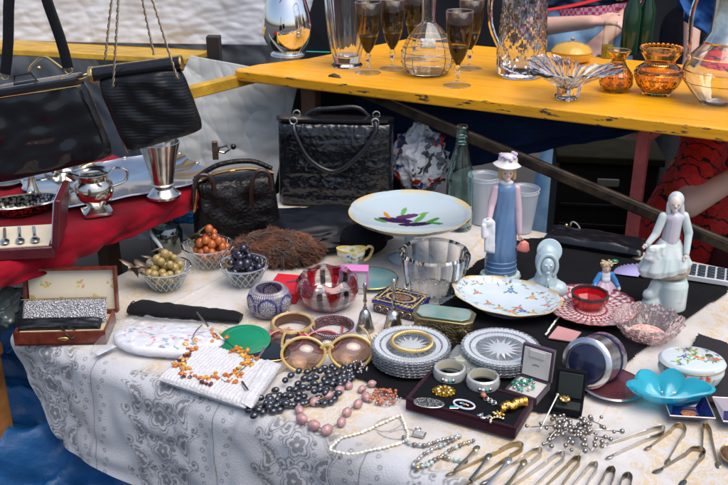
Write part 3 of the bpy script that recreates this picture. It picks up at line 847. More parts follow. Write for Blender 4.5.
# ---- hanging bags
def bag_face(name, label, px4, Y, th, group=None):
    P = [atd(x, y, Y) for x, y in px4]
    c = (P[0] + P[1]) / 2
    t = thing(name, label, 'handbag', c)
    P = [q - c for q in P]
    return t, P, c
def barrel(t, a, b, r, mat, name):
    return MB().tube([a, b], r, 20).obj(name, mat, t, bevel=.001)
def hang_bag1():
    Y = 1.66
    t, P, c = bag_face('frame_handbag', 'glossy black frame handbag with flat straps, hanging at the far left', [(-8, 90), (83, 76), (116, 157), (-10, 186)], Y, .05)
    tl, tr, br, bl = P
    body = MB().pillow(bl, br, tr, tl, .05, (0, -1, 0), 50, 40, .3, .3, 1, .06)
    st_ = MB(); q4 = [bl.lerp(tr, .04), br.lerp(tl, .04), tr.lerp(bl, .05), tl.lerp(br, .05)]
    st_.tube([v_ + Vector((0, -.0228, 0)) for v_ in smooth_path([q4[0], q4[1], q4[2]], 10)], .0005, 5); st_.obj('seam', M('black_thread', (.03, .03, .035), .5), t)
    body.obj('body', BLKL, t, sharp=60)
    u = (tr - tl).normalized(); n = Vector((0, -1, 0)); v = u.cross(n)
    m = MB().pillow(tl - v * .006, tr - v * .006, tr + v * .012, tl + v * .012, .05, (0, -1, 0), 20, 8, .25)
    m.obj('frame_bar', M('black_enamel', (.015, .015, .018), .15, coat=.5), t)
    for e in (-.0075, .012):
        MB().tube([tl + n * .024 + v * e, tr + n * .024 + v * e], .0012, 8).obj('gold_rim', GOLD, t)
    MB().tube(circ(.010, 20, tr + v * .001 + u * .001, rot=Matrix((u, n, v)).transposed() @ RX(0), sy=2.2), .0012, 8, True).obj('gold_rim', GOLD, t)
    k = tl.lerp(tr, .44) - v * .013 + n * .027
    q = [k + u * -.022 + v * .004, k + u * .022 + v * .004, k + u * .014 - v * .012, k + u * -.016 - v * .012]
    MB().tube(q, .003, 8, True).obj('clasp', M('black_enamel'), t)
    # flat straps
    for (x0, y0, x1, y1) in ((5, 74, 14, -60), (68, 68, 30, -60)):
        a = atd(x0, y0, Y - .012) - c; b = atd(x1, y1, Y - .012) - c
        MB().tube([a.lerp(b, i / 8) + Vector((.002 * math.sin(i), 0, 0)) for i in range(9)], .0028, 12, flat=3.6).obj('strap', BLKL, t, sharp=60)
        MB().tube(circ(.007, 16, a - (b - a).normalized() * .004, rot=RX(PI / 2)), .0013, 8, True).obj('strap_ring', GOLD, t)
    # second curved gold handle behind
    h = [atd(x, y, Y + .035) - c for x, y in ((28, 73), (31, 66), (40, 58), (46, 57), (54, 62), (62, 68))]
    MB().tube(smooth_path(h), .0022, 8).obj('metal_handle', GOLD, t)
    MB().ball(atd(39, 68, Y + .0) - c, .004).obj('clasp_ball', GOLD, t)
hang_bag1()
def hang_bag2():
    Y = 1.60
    t, P, c = bag_face('chain_handbag', 'black lizard handbag with gold rimmed barrel top, hanging on twisted chains', [(96, 78), (181, 66), (205, 130), (128, 153)], Y, .05)
    tl, tr, br, bl = P
    LZ = M('lizard_leather', (.006, .007, .009), .28, spec=.35, bump=(55, .12, 'Z'), coat=.05, rvar=.08)
    MB().pillow(bl, br, tr, tl, .045, (0, -1, 0), 50, 40, .3, .3, 5, .07).obj('body', LZ, t, sharp=60)
    u = (tr - tl).normalized(); n = Vector((0, -1, 0)); v = u.cross(n)
    if v.z < 0: v = -v
    a = atd(91, 75, Y) - c; b = atd(182, 63, Y) - c
    MB().tube([a, b], .0125, 24).obj('barrel_top', BLKL, t, bevel=.002)
    MB().tube([a + v * .0125 - n * .001, b + v * .0125 - n * .001], .0016, 8).obj('gold_rim', GOLD, t)
    MB().tube([a - u * .002, a + u * .006], .0148, 24).obj('gold_cap', GOLD, t, bevel=.001)
    MB().tube([b - u * .003, b + u * .001], .0138, 24).obj('gold_cap', GOLD, t, bevel=.001)
    MB().tube([tl * .98 + n * .004, bl * .99 + n * .004], .001, 8).obj('edge_piping', GOLD, t)
    CH = M('chain_gold', (.66, .52, .36), .3, 1, var=(200, .4))
    def chain(x0, y0, x1, y1, Yc):
        A = atd(x0, y0, Yc) - c; B = atd(x1, y1, Yc) - c
        L_ = (B - A).length; k = int(L_ / .0035)
        for ph in (0, PI):
            pts = []
            for i in range(k * 3):
                s = i / (k * 3 - 1); an = s * L_ / .0035 * .9 + ph
                pts.append(A.lerp(B, s) + Vector((math.cos(an) * .0014, math.sin(an) * .0014, 0)))
            mb.tube(pts, .0012, 5)
    for q in ((113, 87, 121, -40, Y - .027), (105, 60, 116, -40, Y + .012), (177, 78, 140, -40, Y - .027), (154, 55, 134, -40, Y + .012)):
        mb = MB(); chain(*q); mb.obj('twisted_chain', CH, t, sharp=180)
hang_bag2()
# rail that carries them (above the frame)
t = thing('hanging_rail', 'metal rail above the stall from which the handbags hang', 'rail', (-.9, 1.62, 1.75))
MB().tube([(0, 0, 0), (1.0, 0, 0)], .012, 12).obj('rail', OLDSIL, t)

# ================================================================== SHELF GOODS
def at_s(name, label, cat, x, y, rz=0, group=None, dz=.0005): return thing(name, label, cat, sup(x, y) + Vector((0, 0, dz)), rz, group)
t = at_s('silver_vase', 'polished bulbous silver vase on a stepped foot, left end of the yellow shelf', 'vase', 288, 56)
MB().lathe([(.001, 0), (.048, 0), (.049, .004), (.046, .009), (.041, .012), (.045, .018), (.060, .038), (.069, .062), (.0705, .085), (.066, .115), (.056, .15), (.040, .19), (.028, .22), (.026, .24), (.032, .26), (.030, .26), (.024, .24), (.026, .22), (.036, .19), (.001, .16)], 64).obj('body', M('mirror_silver', (.86, .85, .83), .04, 1), t, sharp=50)
MB().lathe([(.047, .0045), (.0495, .0065), (.047, .0085)], 64, close=True).obj('foot_ring', SILVER, t)

t = at_s('crystal_vase', 'clear cut glass vase with vertical flutes right of the silver vase', 'vase', 347, 66)
flute = lambda th, k, r, z: (r * (1 + (.05 * abs(math.sin(6 * th)) if (z > .02 and r > .02) else 0)), z)
MB().lathe([(.001, 0), (.041, 0), (.042, .004), (.036, .010), (.038, .02), (.046, .06), (.052, .12), (.058, .2), (.054, .2), (.046, .12), (.038, .06), (.03, .03), (.001, .024)], 72, mod=flute).obj('body', CRYS, t, sharp=30)
MB().lathe([(.0535, 0), (.0605, .0), (.0605, .003), (.0535, .003)], 72, c=(0, 0, .2005), close=True).obj('rim', CRYS, t)

def wineglass():
    t = at_s('wine_glass', 'x', 'wine glass', 457, 86, 0, 'smoked wine glasses on the yellow shelf')
    MB().lathe([(.001, .0002), (.0335, .0002), (.0335, .0012), (.02, .003), (.006, .0065), (.0045, .012)], 40).obj('foot', TINTG, t, sharp=60)
    MB().lathe([(.001, .0125), (.0045, .0125), (.0042, .02), (.0065, .034), (.008, .045), (.0045, .052), (.001, .053)], 30).obj('stem', CLEAR, t, sharp=60)
    MB().tube(circ(.0333, 40, (0, 0, .001)), .0007, 6, True).obj('foot_rim', CLEAR, t)
    MB().lathe([(.0008, .051), (.006, .053), (.014, .066), (.020, .08), (.0243, .095), (.0243, .095), (.0231, .095), (.0188, .08), (.012, .066), (.0008, .056)], 40).obj('bowl_base', M('smoked_dark_glass', (.03, .016, .008), .0, 0, .3, 1.45), t, sharp=60)
    MB().lathe([(.0243, .0955), (.0285, .115), (.031, .14), (.033, .175)], 40).f  # (profile kept open below)
    b = MB(); pr = [(.0243, .0955), (.0285, .115), (.031, .14), (.0335, .18)]
    n = 40
    vs = [Vector((r * math.cos(2 * PI * i / n), r * math.sin(2 * PI * i / n), z)) for r, z in pr for i in range(n)]
    fs = [(k * n + i, k * n + (i + 1) % n, (k + 1) * n + (i + 1) % n, (k + 1) * n + i) for k in range(3) for i in range(n)]
    b.add(vs, fs).obj('bowl', SMOKE_L, t, solid=.001, sharp=60)
    MB().tube(circ(.0335, 40, (0, 0, .18)), .0008, 6, True).obj('rim', CLEAR, t)
    return t
g0 = wineglass()
gl = [(457, 86, 'smoked wine glass standing at the front edge of the shelf, right of the faceted decanter'),
      (368, 73, 'smoked wine glass next to the fluted crystal vase'),
      (392, 69, 'smoked wine glass touching the left side of the faceted decanter'),
      (469, 69, 'smoked wine glass half hidden behind the front one, beside the crystal jug'),
      (414, 60, 'smoked wine glass standing behind the faceted decanter')]
for i, (x, y, lb) in enumerate(gl):
    o = g0 if i == 0 else copy_tree(g0)
    o.location = sup(x, y) + Vector((0, 0, .0005)); o['label'] = lb

t = at_s('decanter', 'clear faceted round decanter with a paper price label', 'decanter', 427, 74)
fac = lambda th, k, r, z: (r * (math.cos(PI / 14) / math.cos((th % (2 * PI / 14)) - PI / 14)) if r > .02 else r, z)
pr = [(.046, 0), (.055, .006), (.064, .022), (.068, .045), (.064, .07), (.052, .095), (.034, .118), (.018, .132), (.016, .15), (.018, .19), (.022, .2)]
MB().lathe([(.001, 0)] + pr + [(r - .0035, z + .001) for r, z in pr[::-1][:-1]] + [(.001, .007)], 84, mod=fac).obj('body', CLEAR, t, sharp=12)
for z in (.03, .058):
    MB().lathe([(.0655, z), (.0685, z + .001), (.0655, z + .002)], 56, close=True).obj('cut_ring', CRYS, t)
lb = MB().grid(lambda u, v: Vector((.062 * math.sin((u - .6) * .62), -.062 * math.cos((u - .6) * .62) - .003 + v * .012, .078 + .022 * v)), 8, 3).obj('price_label', M('label_paper', (.66, .63, .55), .7, var=(120, .5)), t, solid=.0004)
for j in range(2):
    for i in range(5):
        MB().box((-.028 + i * .0085, -.0585 + j * .0035, .086 + j * .007), (.006, .0006, .0012)).obj('ink_mark', M('ink', (.05, .05, .08), .6), lb)

t = at_s('crystal_jug', 'tall clear crystal jug with diamond cutting and a looped handle on its left', 'jug', 520, 76)
def diam(n, tw, amp, z0, z1, kmax=999):
    def f(th, k, r, z):
        if r < .02 or k > kmax or not (z0 < z < z1): return r, z
        a = abs(math.sin(n / 2 * (th + z * tw))); b = abs(math.sin(n / 2 * (th - z * tw)))
        return r * (1 - amp * (1 - min(1, 3.2 * min(a, b)))), z
    return f
pr = [(.050, 0), (.058, .008), (.063, .03), (.064, .05)] + [(.064 - .012 * ((z - .05) / .2), z) for z in np.linspace(.055, .25, 26)]
MB().lathe([(.001, 0)] + pr + [(r - .007, z + .002) for r, z in pr[::-1][:-1:3]] + [(.001, .012)], 120, mod=diam(9, 16, .05, .03, .24, len(pr))).obj('body', CRYS, t, sharp=14)
MB().tube(smooth_path([(-.052, -.004, .24), (-.085, -.004, .20), (-.082, -.004, .13), (-.058, -.004, .075)]), .0065, 10).obj('handle', CRYS, t)

t = at_s('crystal_centrepiece', 'clear crystal dish with three spreading pointed arms at the shelf front', 'dish', 566, 99)
def star(th, k, r, z):
    a = .5 + .5 * abs(math.cos(1.5 * th + .25)) ** 1.2
    e = min(1, r / .03)
    return r * (1 - e + e * a), z + (.02 * a * e * (r > .03) * (1 if r < .09 else 1.2)) + .002 * math.sin(24 * th) * (r > .03)
pr = [(.022, 0), (.028, .006), (.034, .016), (.062, .030), (.098, .042), (.130, .050)]
MB().lathe([(.001, 0)] + pr + [(r - .004, z + .005) for r, z in pr[::-1][:-2]] + [(.001, .022)], 144, mod=star).obj('bowl', CRYS, t, sharp=16)
MB().lathe([(.001, -.0), (.024, 0), (.0275, .008), (.001, .008)], 12, c=(0, 0, .0)).obj('cut_foot', CRYS, t, sharp=5)
MB().box((.0, -.05, .05), (.028, .001, .008), RX(R(-35))).obj('label', M('label_paper'), t)

t = at_s('yellow_glass_box', 'round honey yellow glass candy box with a knobbed lid', 'candy box', 571, 62)
MB().lathe(mirrorprof([(.035, 0), (.05, .008), (.056, .02), (.056, .026)], .004), 48).obj('bowl', YELG, t)
MB().lathe([(.055, .027), (.056, .031), (.045, .044), (.022, .053), (.001, .055), (.001, .052), (.02, .05), (.042, .041), (.052, .029)], 48).obj('lid', YELG, t)
MB().ball((0, 0, .061), (.006, .006, .007)).obj('knob', CLEAR, t)

def amber(name, label, x, y, prof, n, sc_=1):
    t = at_s(name, label, 'vase' if 'vase' in name else 'jar', x, y)
    pr = [(r * sc_, z * sc_) for r, z in prof]
    zz = []
    for i in range(len(pr) - 1):
        for k in range(4): zz.append((pr[i][0] + (pr[i + 1][0] - pr[i][0]) * k / 4, pr[i][1] + (pr[i + 1][1] - pr[i][1]) * k / 4))
    zz.append(pr[-1])
    zm = pr[2][1]
    MB().lathe([(.001, 0)] + zz + [(r - .004, z + .001) for r, z in zz[::-3][:-1]] + [(.001, .008)], 96, mod=diam(n, 30, .055, .012 * sc_, .055 * sc_, len(zz))).obj('body', AMBERG, t, sharp=16)
    return t
t = amber('amber_vase', 'small amber cut glass vase with flared neck, left of the amber jar', 615, 91,
      [(.027, 0), (.033, .004), (.040, .02), (.038, .04), (.022, .06), (.016, .072), (.02, .085), (.027, .095)], 10)
MB().tube(circ(.0265, 40, (0, 0, .0965)), .0016, 6, True).obj('rim', GOLD, t)
t = amber('amber_jar', 'large amber cut glass jar with a beaded flaring collar', 656, 94,
      [(.033, 0), (.034, .006), (.048, .022), (.056, .042), (.053, .06), (.036, .072), (.034, .08), (.046, .098), (.044, .108)], 12)
for i in range(26):
    a = 2 * PI * i / 26
    MB().ball((.0455 * math.cos(a), .0455 * math.sin(a), .108), .0042, 8, 6).obj('collar_bead', AMBERG, t)
MB().lathe([(.052, .050), (.057, .0515), (.052, .053)], 64, close=True).obj('gilt_line', GOLD, t)

t = at_s('glass_jug', 'large clear glass jug with loop handle at the right end of the shelf', 'jug', 716, 103)
pr = [(.036, 0), (.04, .004), (.055, .02), (.078, .05), (.083, .075), (.072, .105), (.045, .135), (.032, .155), (.032, .25)]
zz = []
for i in range(len(pr) - 1):
    for k in range(3): zz.append((pr[i][0] + (pr[i + 1][0] - pr[i][0]) * k / 3, pr[i][1] + (pr[i + 1][1] - pr[i][1]) * k / 3))
MB().lathe([(.001, 0)] + zz + [(r - .004, z + .001) for r, z in zz[::-1][:-1]] + [(.001, .012)], 90,
           mod=lambda th, k, r, z: (r * (1 + (.03 * abs(math.sin(7 * th + z * 30)) if .01 < z < .06 else 0)), z)).obj('body', CLEAR, t, sharp=20)
MB().lathe([(.0335, .14), (.046, .135), (.047, .139), (.0345, .16), (.0345, .26), (.0333, .26)], 48).obj('silver_collar', SILVER, t, sharp=40)
h = [sup(677, 104), sup(677, 104), sup(677, 104)]
MB().tube(smooth_path([(-.034, 0, .26), (-.07, 0, .245), (-.083, 0, .2), (-.08, 0, .14), (-.078, 0, .1)]), .0055, 10).obj('handle', CLEAR, t)

t = at_s('tall_glass', 'narrow clear tumbler behind the small amber vase', 'glass', 607, 58)
MB().lathe(mirrorprof([(.017, 0), (.018, .05), (.019, .1)], .0015), 32).obj('body', TINTG, t)
MB().lathe([(.001, .002), (.0165, .002), (.0172, .035), (.001, .035)], 32).obj('liquid', M('oil', (.75, .6, .05), 0, 0, .8), t)
DG = M('dark_green_glass', (.01, .06, .03), .03, 0, .5, 1.5)
for i, (x, y) in enumerate(((628, 60), (642, 58))):
    t = at_s('green_bottle', ('dark green bottle behind the small amber vase', 'dark green bottle just left of the amber jar collar')[i], 'bottle', x, y - 6, 0, 'dark green bottles at the back of the shelf')
    MB().lathe([(.001, 0), (.024, 0), (.025, .01), (.025, .12), (.012, .16), (.011, .21), (.001, .21)], 30).obj('body', DG, t)
    MB().lathe([(.001, .21), (.013, .21), (.013, .225), (.001, .225)], 20, c=(0, 0, .0005)).obj('cap', BLKC, t)
t = at_s('teal_ribbon', 'flat strip of turquoise ribbon lying beside the silver vase', 'ribbon', 318, 52)
MB().prism([(-.035, -.004), (.035, -.012), (.036, -.004), (-.034, .006)], 0, .001).obj('ribbon', M('teal', (.01, .4, .36), .4), t)
# red strap across the back with a yellow flower
a = sup(548, 60) + Vector((0, .35, .075)); b = sup(645, 45) + Vector((0, .35, .105))
t = thing('red_strap', 'red strap stretched above the back of the shelf', 'strap', a)
MB().tube([Vector((0, 0, 0)).lerp(b - a, i / 8) - Vector((0, 0, .008 * math.sin(PI * i / 8))) for i in range(9)], .014, 10, flat=.3).obj('strap', M('red_strap', (.45, .01, .015), .6, bump=(60, .4)), t)
MB().tube(circ(.015, 16, b - a, rot=RX(PI / 2)), .002, 6, True).obj('buckle', OLDSIL, t)
fl = thing('yellow_flower', 'small yellow cloth flower pinned to the red strap', 'flower', b + Vector((.0, -.02, 0)))
for k in range(6):
    an = k * PI / 3
    MB().ball((math.cos(an) * .012, 0, math.sin(an) * .014), (.009, .004, .010), 10, 6).obj('petal', M('petal_yellow', (.75, .55, .02), .6), fl)
# hanging teal glasses under the shelf
for i, (x, y) in enumerate(((412, 99), (432, 102), (462, 106), (478, 108), (517, 112))):
    P = atp(x, y, 1.05)
    t = thing('glass_saucer', ['first', 'second', 'third', 'fourth', 'fifth'][i] + ' teal glass saucer from the left hanging under the shelf edge', 'saucer', P, 0, 'teal glass saucers under the shelf')
    MB().lathe(mirrorprof([(.015, 0), (.03, .004), (.034, .009)], .0018), 30).obj('dish', thin('teal_glass', (.25, .55, .55), refl=.15), t)

# ================================================================== TABLE: back row
def on(name, label, cat, x, y, rz=0, group=None, dz=.0015, z=TZ): return thing(name, label, cat, at(x, y, z) + Vector((0, 0, dz)), rz, group)

# black cloth lying on the table
def flatcloth(name, label, pts, mat, z=TZ + .003, amp=.003, cat='cloth', nx=70, fr=8, seed=0, edge=.0):
    """cloth lying flat inside a polygon given by picture points, meshed as a clipped grid"""
    P = [at(x, y, z) for x, y in pts]
    xs = [p.x for p in P]; ys = [p.y for p in P]
    def inside(x, y):
        c = False; n = len(P)
        for i in range(n):
            a = P[i]; b = P[(i + 1) % n]
            if (a.y > y) != (b.y > y) and x < (b.x - a.x) * (y - a.y) / (b.y - a.y) + a.x: c = not c
        return c
    x0, x1, y0, y1 = min(xs), max(xs), min(ys), max(ys)
    st = max(x1 - x0, y1 - y0) / nx
    vid = {}; vs = []; fs = []
    def v(i, j):
        if (i, j) not in vid:
            x = x0 + i * st; y = y0 + j * st
            h = amp * (noise.noise(Vector((x * fr + seed, y * fr, 0))) + .6 * abs(noise.noise(Vector((x * fr * 2.7 + seed, y * fr * 2.1, 3))))) + amp * .9
            vid[(i, j)] = len(vs); vs.append(Vector((x, y, z + h)))
        return vid[(i, j)]
    for i in range(int((x1 - x0) / st) + 1):
        for j in range(int((y1 - y0) / st) + 1):
            if inside(x0 + (i + .5) * st, y0 + (j + .5) * st): fs.append((v(i, j), v(i + 1, j), v(i + 1, j + 1), v(i, j + 1)))
    o = MB().add(vs, fs).obj(name, mat, None, sharp=180, solid=.0015)
    sm = o.modifiers.new('s', 'SMOOTH'); sm.iterations = 3; sm.factor = .5
    return tag(o, label, cat)
SATB = M('black_satin', (.006, .006, .008), .75, spec=.18, bump=(35, .5), var=(14, .4))
flatcloth('black_runner', 'black cloth lying diagonally under the figurines and crystal stacks', [(342, 372), (425, 332), (452, 285), (478, 262), (520, 240), (560, 237), (640, 262), (728, 281), (728, 293), (668, 332), (600, 385), (560, 416), (470, 405), (400, 398)], SATB, nx=150)
flatcloth('black_scarf', 'crumpled black fabric piece at the right edge beneath the porcelain box', [(690, 350), (698, 336), (735, 350), (745, 410), (700, 405), (655, 392), (664, 384), (690, 388)], M('black_wool', (.014, .012, .015), .85, bump=(50, .7)), amp=.006, fr=14, seed=3, nx=60)

# handbags standing at the back
def croc_tote():
    p = at(336, 204)
    t = thing('crocodile_handbag', 'large black crocodile patterned handbag with two rolled handles, standing upright', 'handbag', p + Vector((0, .02, .002)), R(-3))
    w_, h = .145, .212
    b = MB().pillow((-w_, 0, 0), (w_, 0, 0), (w_ * .985, .01, h), (-w_ * .985, .01, h), .085, (0, -1, 0), 50, 36, .22, .15, 2)
    # scale rows pressed into the hide
    nv = []
    for x, y, z in b.v:
        if y < -.015:
            row = z / .019; cw = .014 + .012 * abs(x) / w_
            cc = (x / cw + (int(row) % 2) * .5)
            d = (abs(math.sin(PI * row)) ** .4) * (abs(math.sin(PI * cc)) ** .4)
            y -= .0035 * d * (1 if abs(x) < .11 else .4)
        nv.append((x, y, z))
    b.v = nv
    b.obj('body', CROC, t, sharp=60)
    MB().pillow((-w_, 0, h - .004), (w_, 0, h - .004), (w_, .0, h + .008), (-w_, .0, h + .008), .05, (0, -1, 0), 20, 6, .2).obj('top_frame', BLKL, t)
    MB().pillow((-w_, -.005, .0), (w_, -.005, 0), (w_, -.005, .03), (-w_, -.005, .03), .088, (0, -1, 0), 20, 6, .2).obj('base_band', CROC, t)
    for sy, dz in ((-.038, 0), (.03, .0)):
        pts = smooth_path([(-.098, sy, h - .005), (-.093, sy - .012, h - .025), (-.06, sy - .018, h - .085 + (.1 if sy > 0 else 0)), (0, sy - .02, h - .115 + (.14 if sy > 0 else 0)), (.06, sy - .018, h - .075 + (.1 if sy > 0 else 0)), (.1, sy - .012, h - .02), (.1, sy, h + .005)], 6)
        MB().tube(pts, .0062, 12).obj('handle', BLKL, t)
        for sx in (-.098, .1):
            MB().tube(circ(.0085, 18, (sx, sy - .002, h + .006), rot=RX(PI / 2)), .0022, 8, True).obj('handle_ring', SILVER, t)
    return t
croc_tote()
def brown_bag():
    p = at(236, 246)
    t = thing('small_crocodile_handbag', 'nearly black crocodile handbag with brown twin handles and gold frame, standing behind the fruit bowls', 'handbag', p + Vector((0, .03, .002)), R(13))
    w_, h = .098, .158
    MB().pillow((-w_, 0, 0), (w_ * 1.05, 0, 0), (w_ * .9, .01, h), (-w_ * .92, .01, h * .95), .085, (0, -1, 0), 44, 34, .28, .2, 7).obj('body', CROCB, t, sharp=60)
    MB().tube(smooth_path([(-.088, -.01, h * .92), (-.04, -.014, h * 1.06), (.03, -.014, h * 1.1), (.088, -.01, h * 1.0)]), .0042, 8).obj('frame', M('dull_gold', (.35, .22, .1), .35, 1), t)
    MB().tube(smooth_path([(-.085, .01, h * .95), (-.03, .012, h * 1.13), (.04, .012, h * 1.15), (.086, .01, h * 1.02)]), .006, 10).obj('piping', CROCB, t)
    MB().box((-.005, -.02, h * 1.09), (.014, .008, .007)).obj('clasp', GOLD, t, bevel=.001)
    for sx in (-.062, .062):
        MB().tube(smooth_path([(sx - .03, -.046, h * .62), (sx - .03, -.052, h * .9), (sx - .018, -.05, h * 1.1), (sx, -.05, h * 1.12), (sx + .012, -.05, h * 1.02), (sx + .014, -.05, h * .84)]), .0052, 10).obj('handle', M('brown_leather', (.022, .010, .008), .3, bump=(80, .5), coat=.2), t)
    MB().tube([(-.094, -.05, h * .6), (-.09, -.052, h * .75), (-.086, -.05, h * .93)], .003, 8).obj('strap_end', GOLD, t)
brown_bag()

# black garment and brown fur
def lump(name, label, cat, x, y, r, mat, seed, amp=.25, dz=0, rz=0, fur=0, furmat=None, seg=(60, 40)):
    p = at(x, y)
    b = MB(); b.ball((0, 0, 0), 1, *seg)
    vs = []
    for v in b.v:
        v = Vector(v)
        k = 1 + amp * noise.noise(v * 1.7 + Vector((seed, 0, 0))) + amp * .45 * noise.noise(v * 5 + Vector((seed, 4, 0)))
        vs.append((v.x * r[0] * k, v.y * r[1] * k, max(0, (v.z * k + .8) * r[2])))
    b.v = vs
    o = b.obj(name, mat, None, sharp=180, loc=p + Vector((0, 0, .002 + dz)))
    o.rotation_euler = (0, 0, rz)
    tag(o, label, cat)
    if fur:
        rnd = random.Random(seed); F = MB(); me = o.data
        polys = me.polygons
        for k in range(fur):
            q = polys[rnd.randrange(len(polys))]
            c = q.center; n = q.normal
            if c.z < .003: continue
            cl_ = Vector((noise.noise(c * 45), noise.noise(c * 45 + Vector((9, 0, 0))), 0)) * 1.6
            d = (n * .55 + cl_ + Vector((rnd.uniform(-.25, .25) + .5, rnd.uniform(-.25, .25) - .5, -.15))).normalized()
            c = c + Vector((rnd.uniform(-1, 1), rnd.uniform(-1, 1), rnd.uniform(-1, 1))) * .003
            L_ = rnd.uniform(.010, .021); sd_ = d.orthogonal().normalized() * .0009
            e = c + d * L_; e2 = c + d * L_ * .5 + n * .001
            F.add([c - sd_, c + sd_, e2 + sd_ * .7, e2 - sd_ * .7, e], [(0, 1, 2, 3), (3, 2, 4)])
        F.obj('fur_strands', furmat, o, sharp=180)
    return o
lump('black_garment', 'glossy black folded garment lying in front of the crocodile handbag', 'garment', 318, 240, (.165, .10, .034), M('black_satin_sheen', (.004, .005, .008), .4, spec=.25, bump=(18, .8)), 3)
lump('black_hat', 'rounded black velvet hat under the left side of the porcelain compote', 'hat', 362, 252, (.055, .05, .034), SATB, 8, .06)
FURM = M('brown_fur', (.20, .065, .022), .6, var=(26, .9), sheen=.3)
lump('fur_stole', 'reddish brown fur stole behind the bowl of black fruit', 'fur', 277, 262, (.085, .038, .034), FURM, 5, .3, fur=14000, furmat=FURM, dz=.0)

# printed plastic bundle
def bundle():
    m = bpy.data.materials.new('printed_plastic'); m.use_nodes = True
    N = m.node_tree.nodes; L = m.node_tree.links; b = N['Principled BSDF']
    tc = N.new('ShaderNodeTexCoord')
    nz = N.new('ShaderNodeTexNoise'); nz.inputs['Scale'].default_value = 14; nz.inputs['Detail'].default_value = 3
    L.new(tc.outputs['Object'], nz.inputs['Vector'])
    mx = N.new('ShaderNodeMix'); mx.data_type = 'RGBA'; mx.inputs[0].default_value = .12
    L.new(tc.outputs['Object'], mx.inputs[6]); L.new(nz.outputs['Color'], mx.inputs[7])
    v = N.new('ShaderNodeTexVoronoi'); v.inputs['Scale'].default_value = 55
    L.new(mx.outputs[2], v.inputs['Vector'])
    r = N.new('ShaderNodeValToRGB'); r.color_ramp.interpolation = 'CONSTANT'
    el = r.color_ramp.elements
    el[0].position = 0; el[0].color = (.60, .62, .66, 1); el[1].position = .30; el[1].color = (.05, .05, .06, 1)
    for ps, c in ((.42, (.55, .58, .62, 1)), (.62, (.42, .03, .02, 1)), (.72, (.12, .13, .15, 1)), (.82, (.66, .68, .7, 1)), (.96, (.02, .06, .25, 1))):
        e = el.new(ps); e.color = c
    sp = N.new('ShaderNodeSeparateColor'); L.new(v.outputs['Color'], sp.inputs[0]); L.new(sp.outputs[0], r.inputs[0])
    L.new(r.outputs[0], b.inputs['Base Color']); b.inputs['Roughness'].default_value = .25
    b2 = N.new('ShaderNodeBump'); b2.inputs['Strength'].default_value = 1; b2.inputs['Distance'].default_value = .01
    n2 = N.new('ShaderNodeTexNoise'); n2.inputs['Scale'].default_value = 30; n2.inputs['Detail'].default_value = 5; n2.inputs['Distortion'].default_value = 1.5
    L.new(tc.outputs['Object'], n2.inputs['Vector']); L.new(n2.outputs['Fac'], b2.inputs['Height']); L.new(b2.outputs[0], b.inputs['Normal'])
    p = at(424, 196)
    B = MB(); B.ball((0, 0, 0), 1, 90, 60)
    vs = []
    for q in B.v:
        q = Vector(q)
        k = 1.12 + .25 * noise.noise(q * 2.2) - .34 * abs(noise.noise(q * 3.4)) - .16 * abs(noise.noise(q * 8)) - .06 * abs(noise.noise(q * 17))
        vs.append((q.x * .075 * k, q.y * .06 * k, max(0, (q.z * k + .85) * .094)))
    B.v = vs
    o = B.obj('printed_plastic_bundle', m, None, sharp=180, loc=p + Vector((0, .05, .002)))
    tag(o, 'crumpled white plastic bundle printed in red and black beside the large handbag', 'bundle')
bundle()

# bottle, plastic cups
t = on('glass_bottle', 'empty greenish clear glass bottle without cap behind the compote', 'bottle', 458, 228)
pr = [(.030, 0), (.032, .004), (.0325, .05), (.031, .09), (.031, .13), (.024, .165), (.0145, .2), (.0125, .225), (.0135, .23), (.0145, .232), (.0145, .245), (.0125, .248)]
MB().lathe([(.001, .0)] + pr + [(r - .0028, z) for r, z in pr[::-1][:-2]] + [(.001, .010)], 40, mod=lambda th, k, r, z: (r * (1 + .02 * math.sin(12 * th) * (.02 < z < .1)), z)).obj('body', M('bottle_glass', (.72, .9, .86), .02, 0, 1, 1.45), t, sharp=30)
for z in (.206, .222): MB().lathe([(.012, z), (.0155, z + .0015), (.012, z + .003)], 36, close=True).obj('neck_ring', M('bottle_glass'), t)
CUP = thin('milky_cup_plastic', (.8, .85, .92), .15, .1, .35)
def cup():
    t = on('plastic_cup', 'x', 'cup', 521, 231, 0, 'translucent plastic cups')
    B = MB(); pr = [(.024, 0), (.0355, .105)]
    n = 40; vs = []; ks = 10
    for k in range(ks + 1):
        r = .024 + (.0355 - .024) * k / ks
        vs += [Vector((r * math.cos(2 * PI * i / n), r * math.sin(2 * PI * i / n), .105 * k / ks)) for i in range(n)]
    fs = [(k * n + i, k * n + (i + 1) % n, (k + 1) * n + (i + 1) % n, (k + 1) * n + i) for k in range(ks) for i in range(n)]
    fs.append(tuple(range(n))[::-1])
    B.add(vs, fs).obj('wall', CUP, t, solid=.0006)
    for z in (.105, .097): MB().tube(circ(.0357 - (.105 - z) * .1, 40, (0, 0, z)), .0012, 6, True).obj('rolled_rim', CUP, t)
    return t
c0 = cup(); c0['label'] = 'translucent plastic cup standing just right of the girl figurine'
c1 = copy_tree(c0); c1.location = at(484, 228) + Vector((0, .03, .0035)); c1.scale = (1.05, 1.05, 1.12); c1['label'] = 'translucent plastic cup between the glass bottle and the girl figurine'

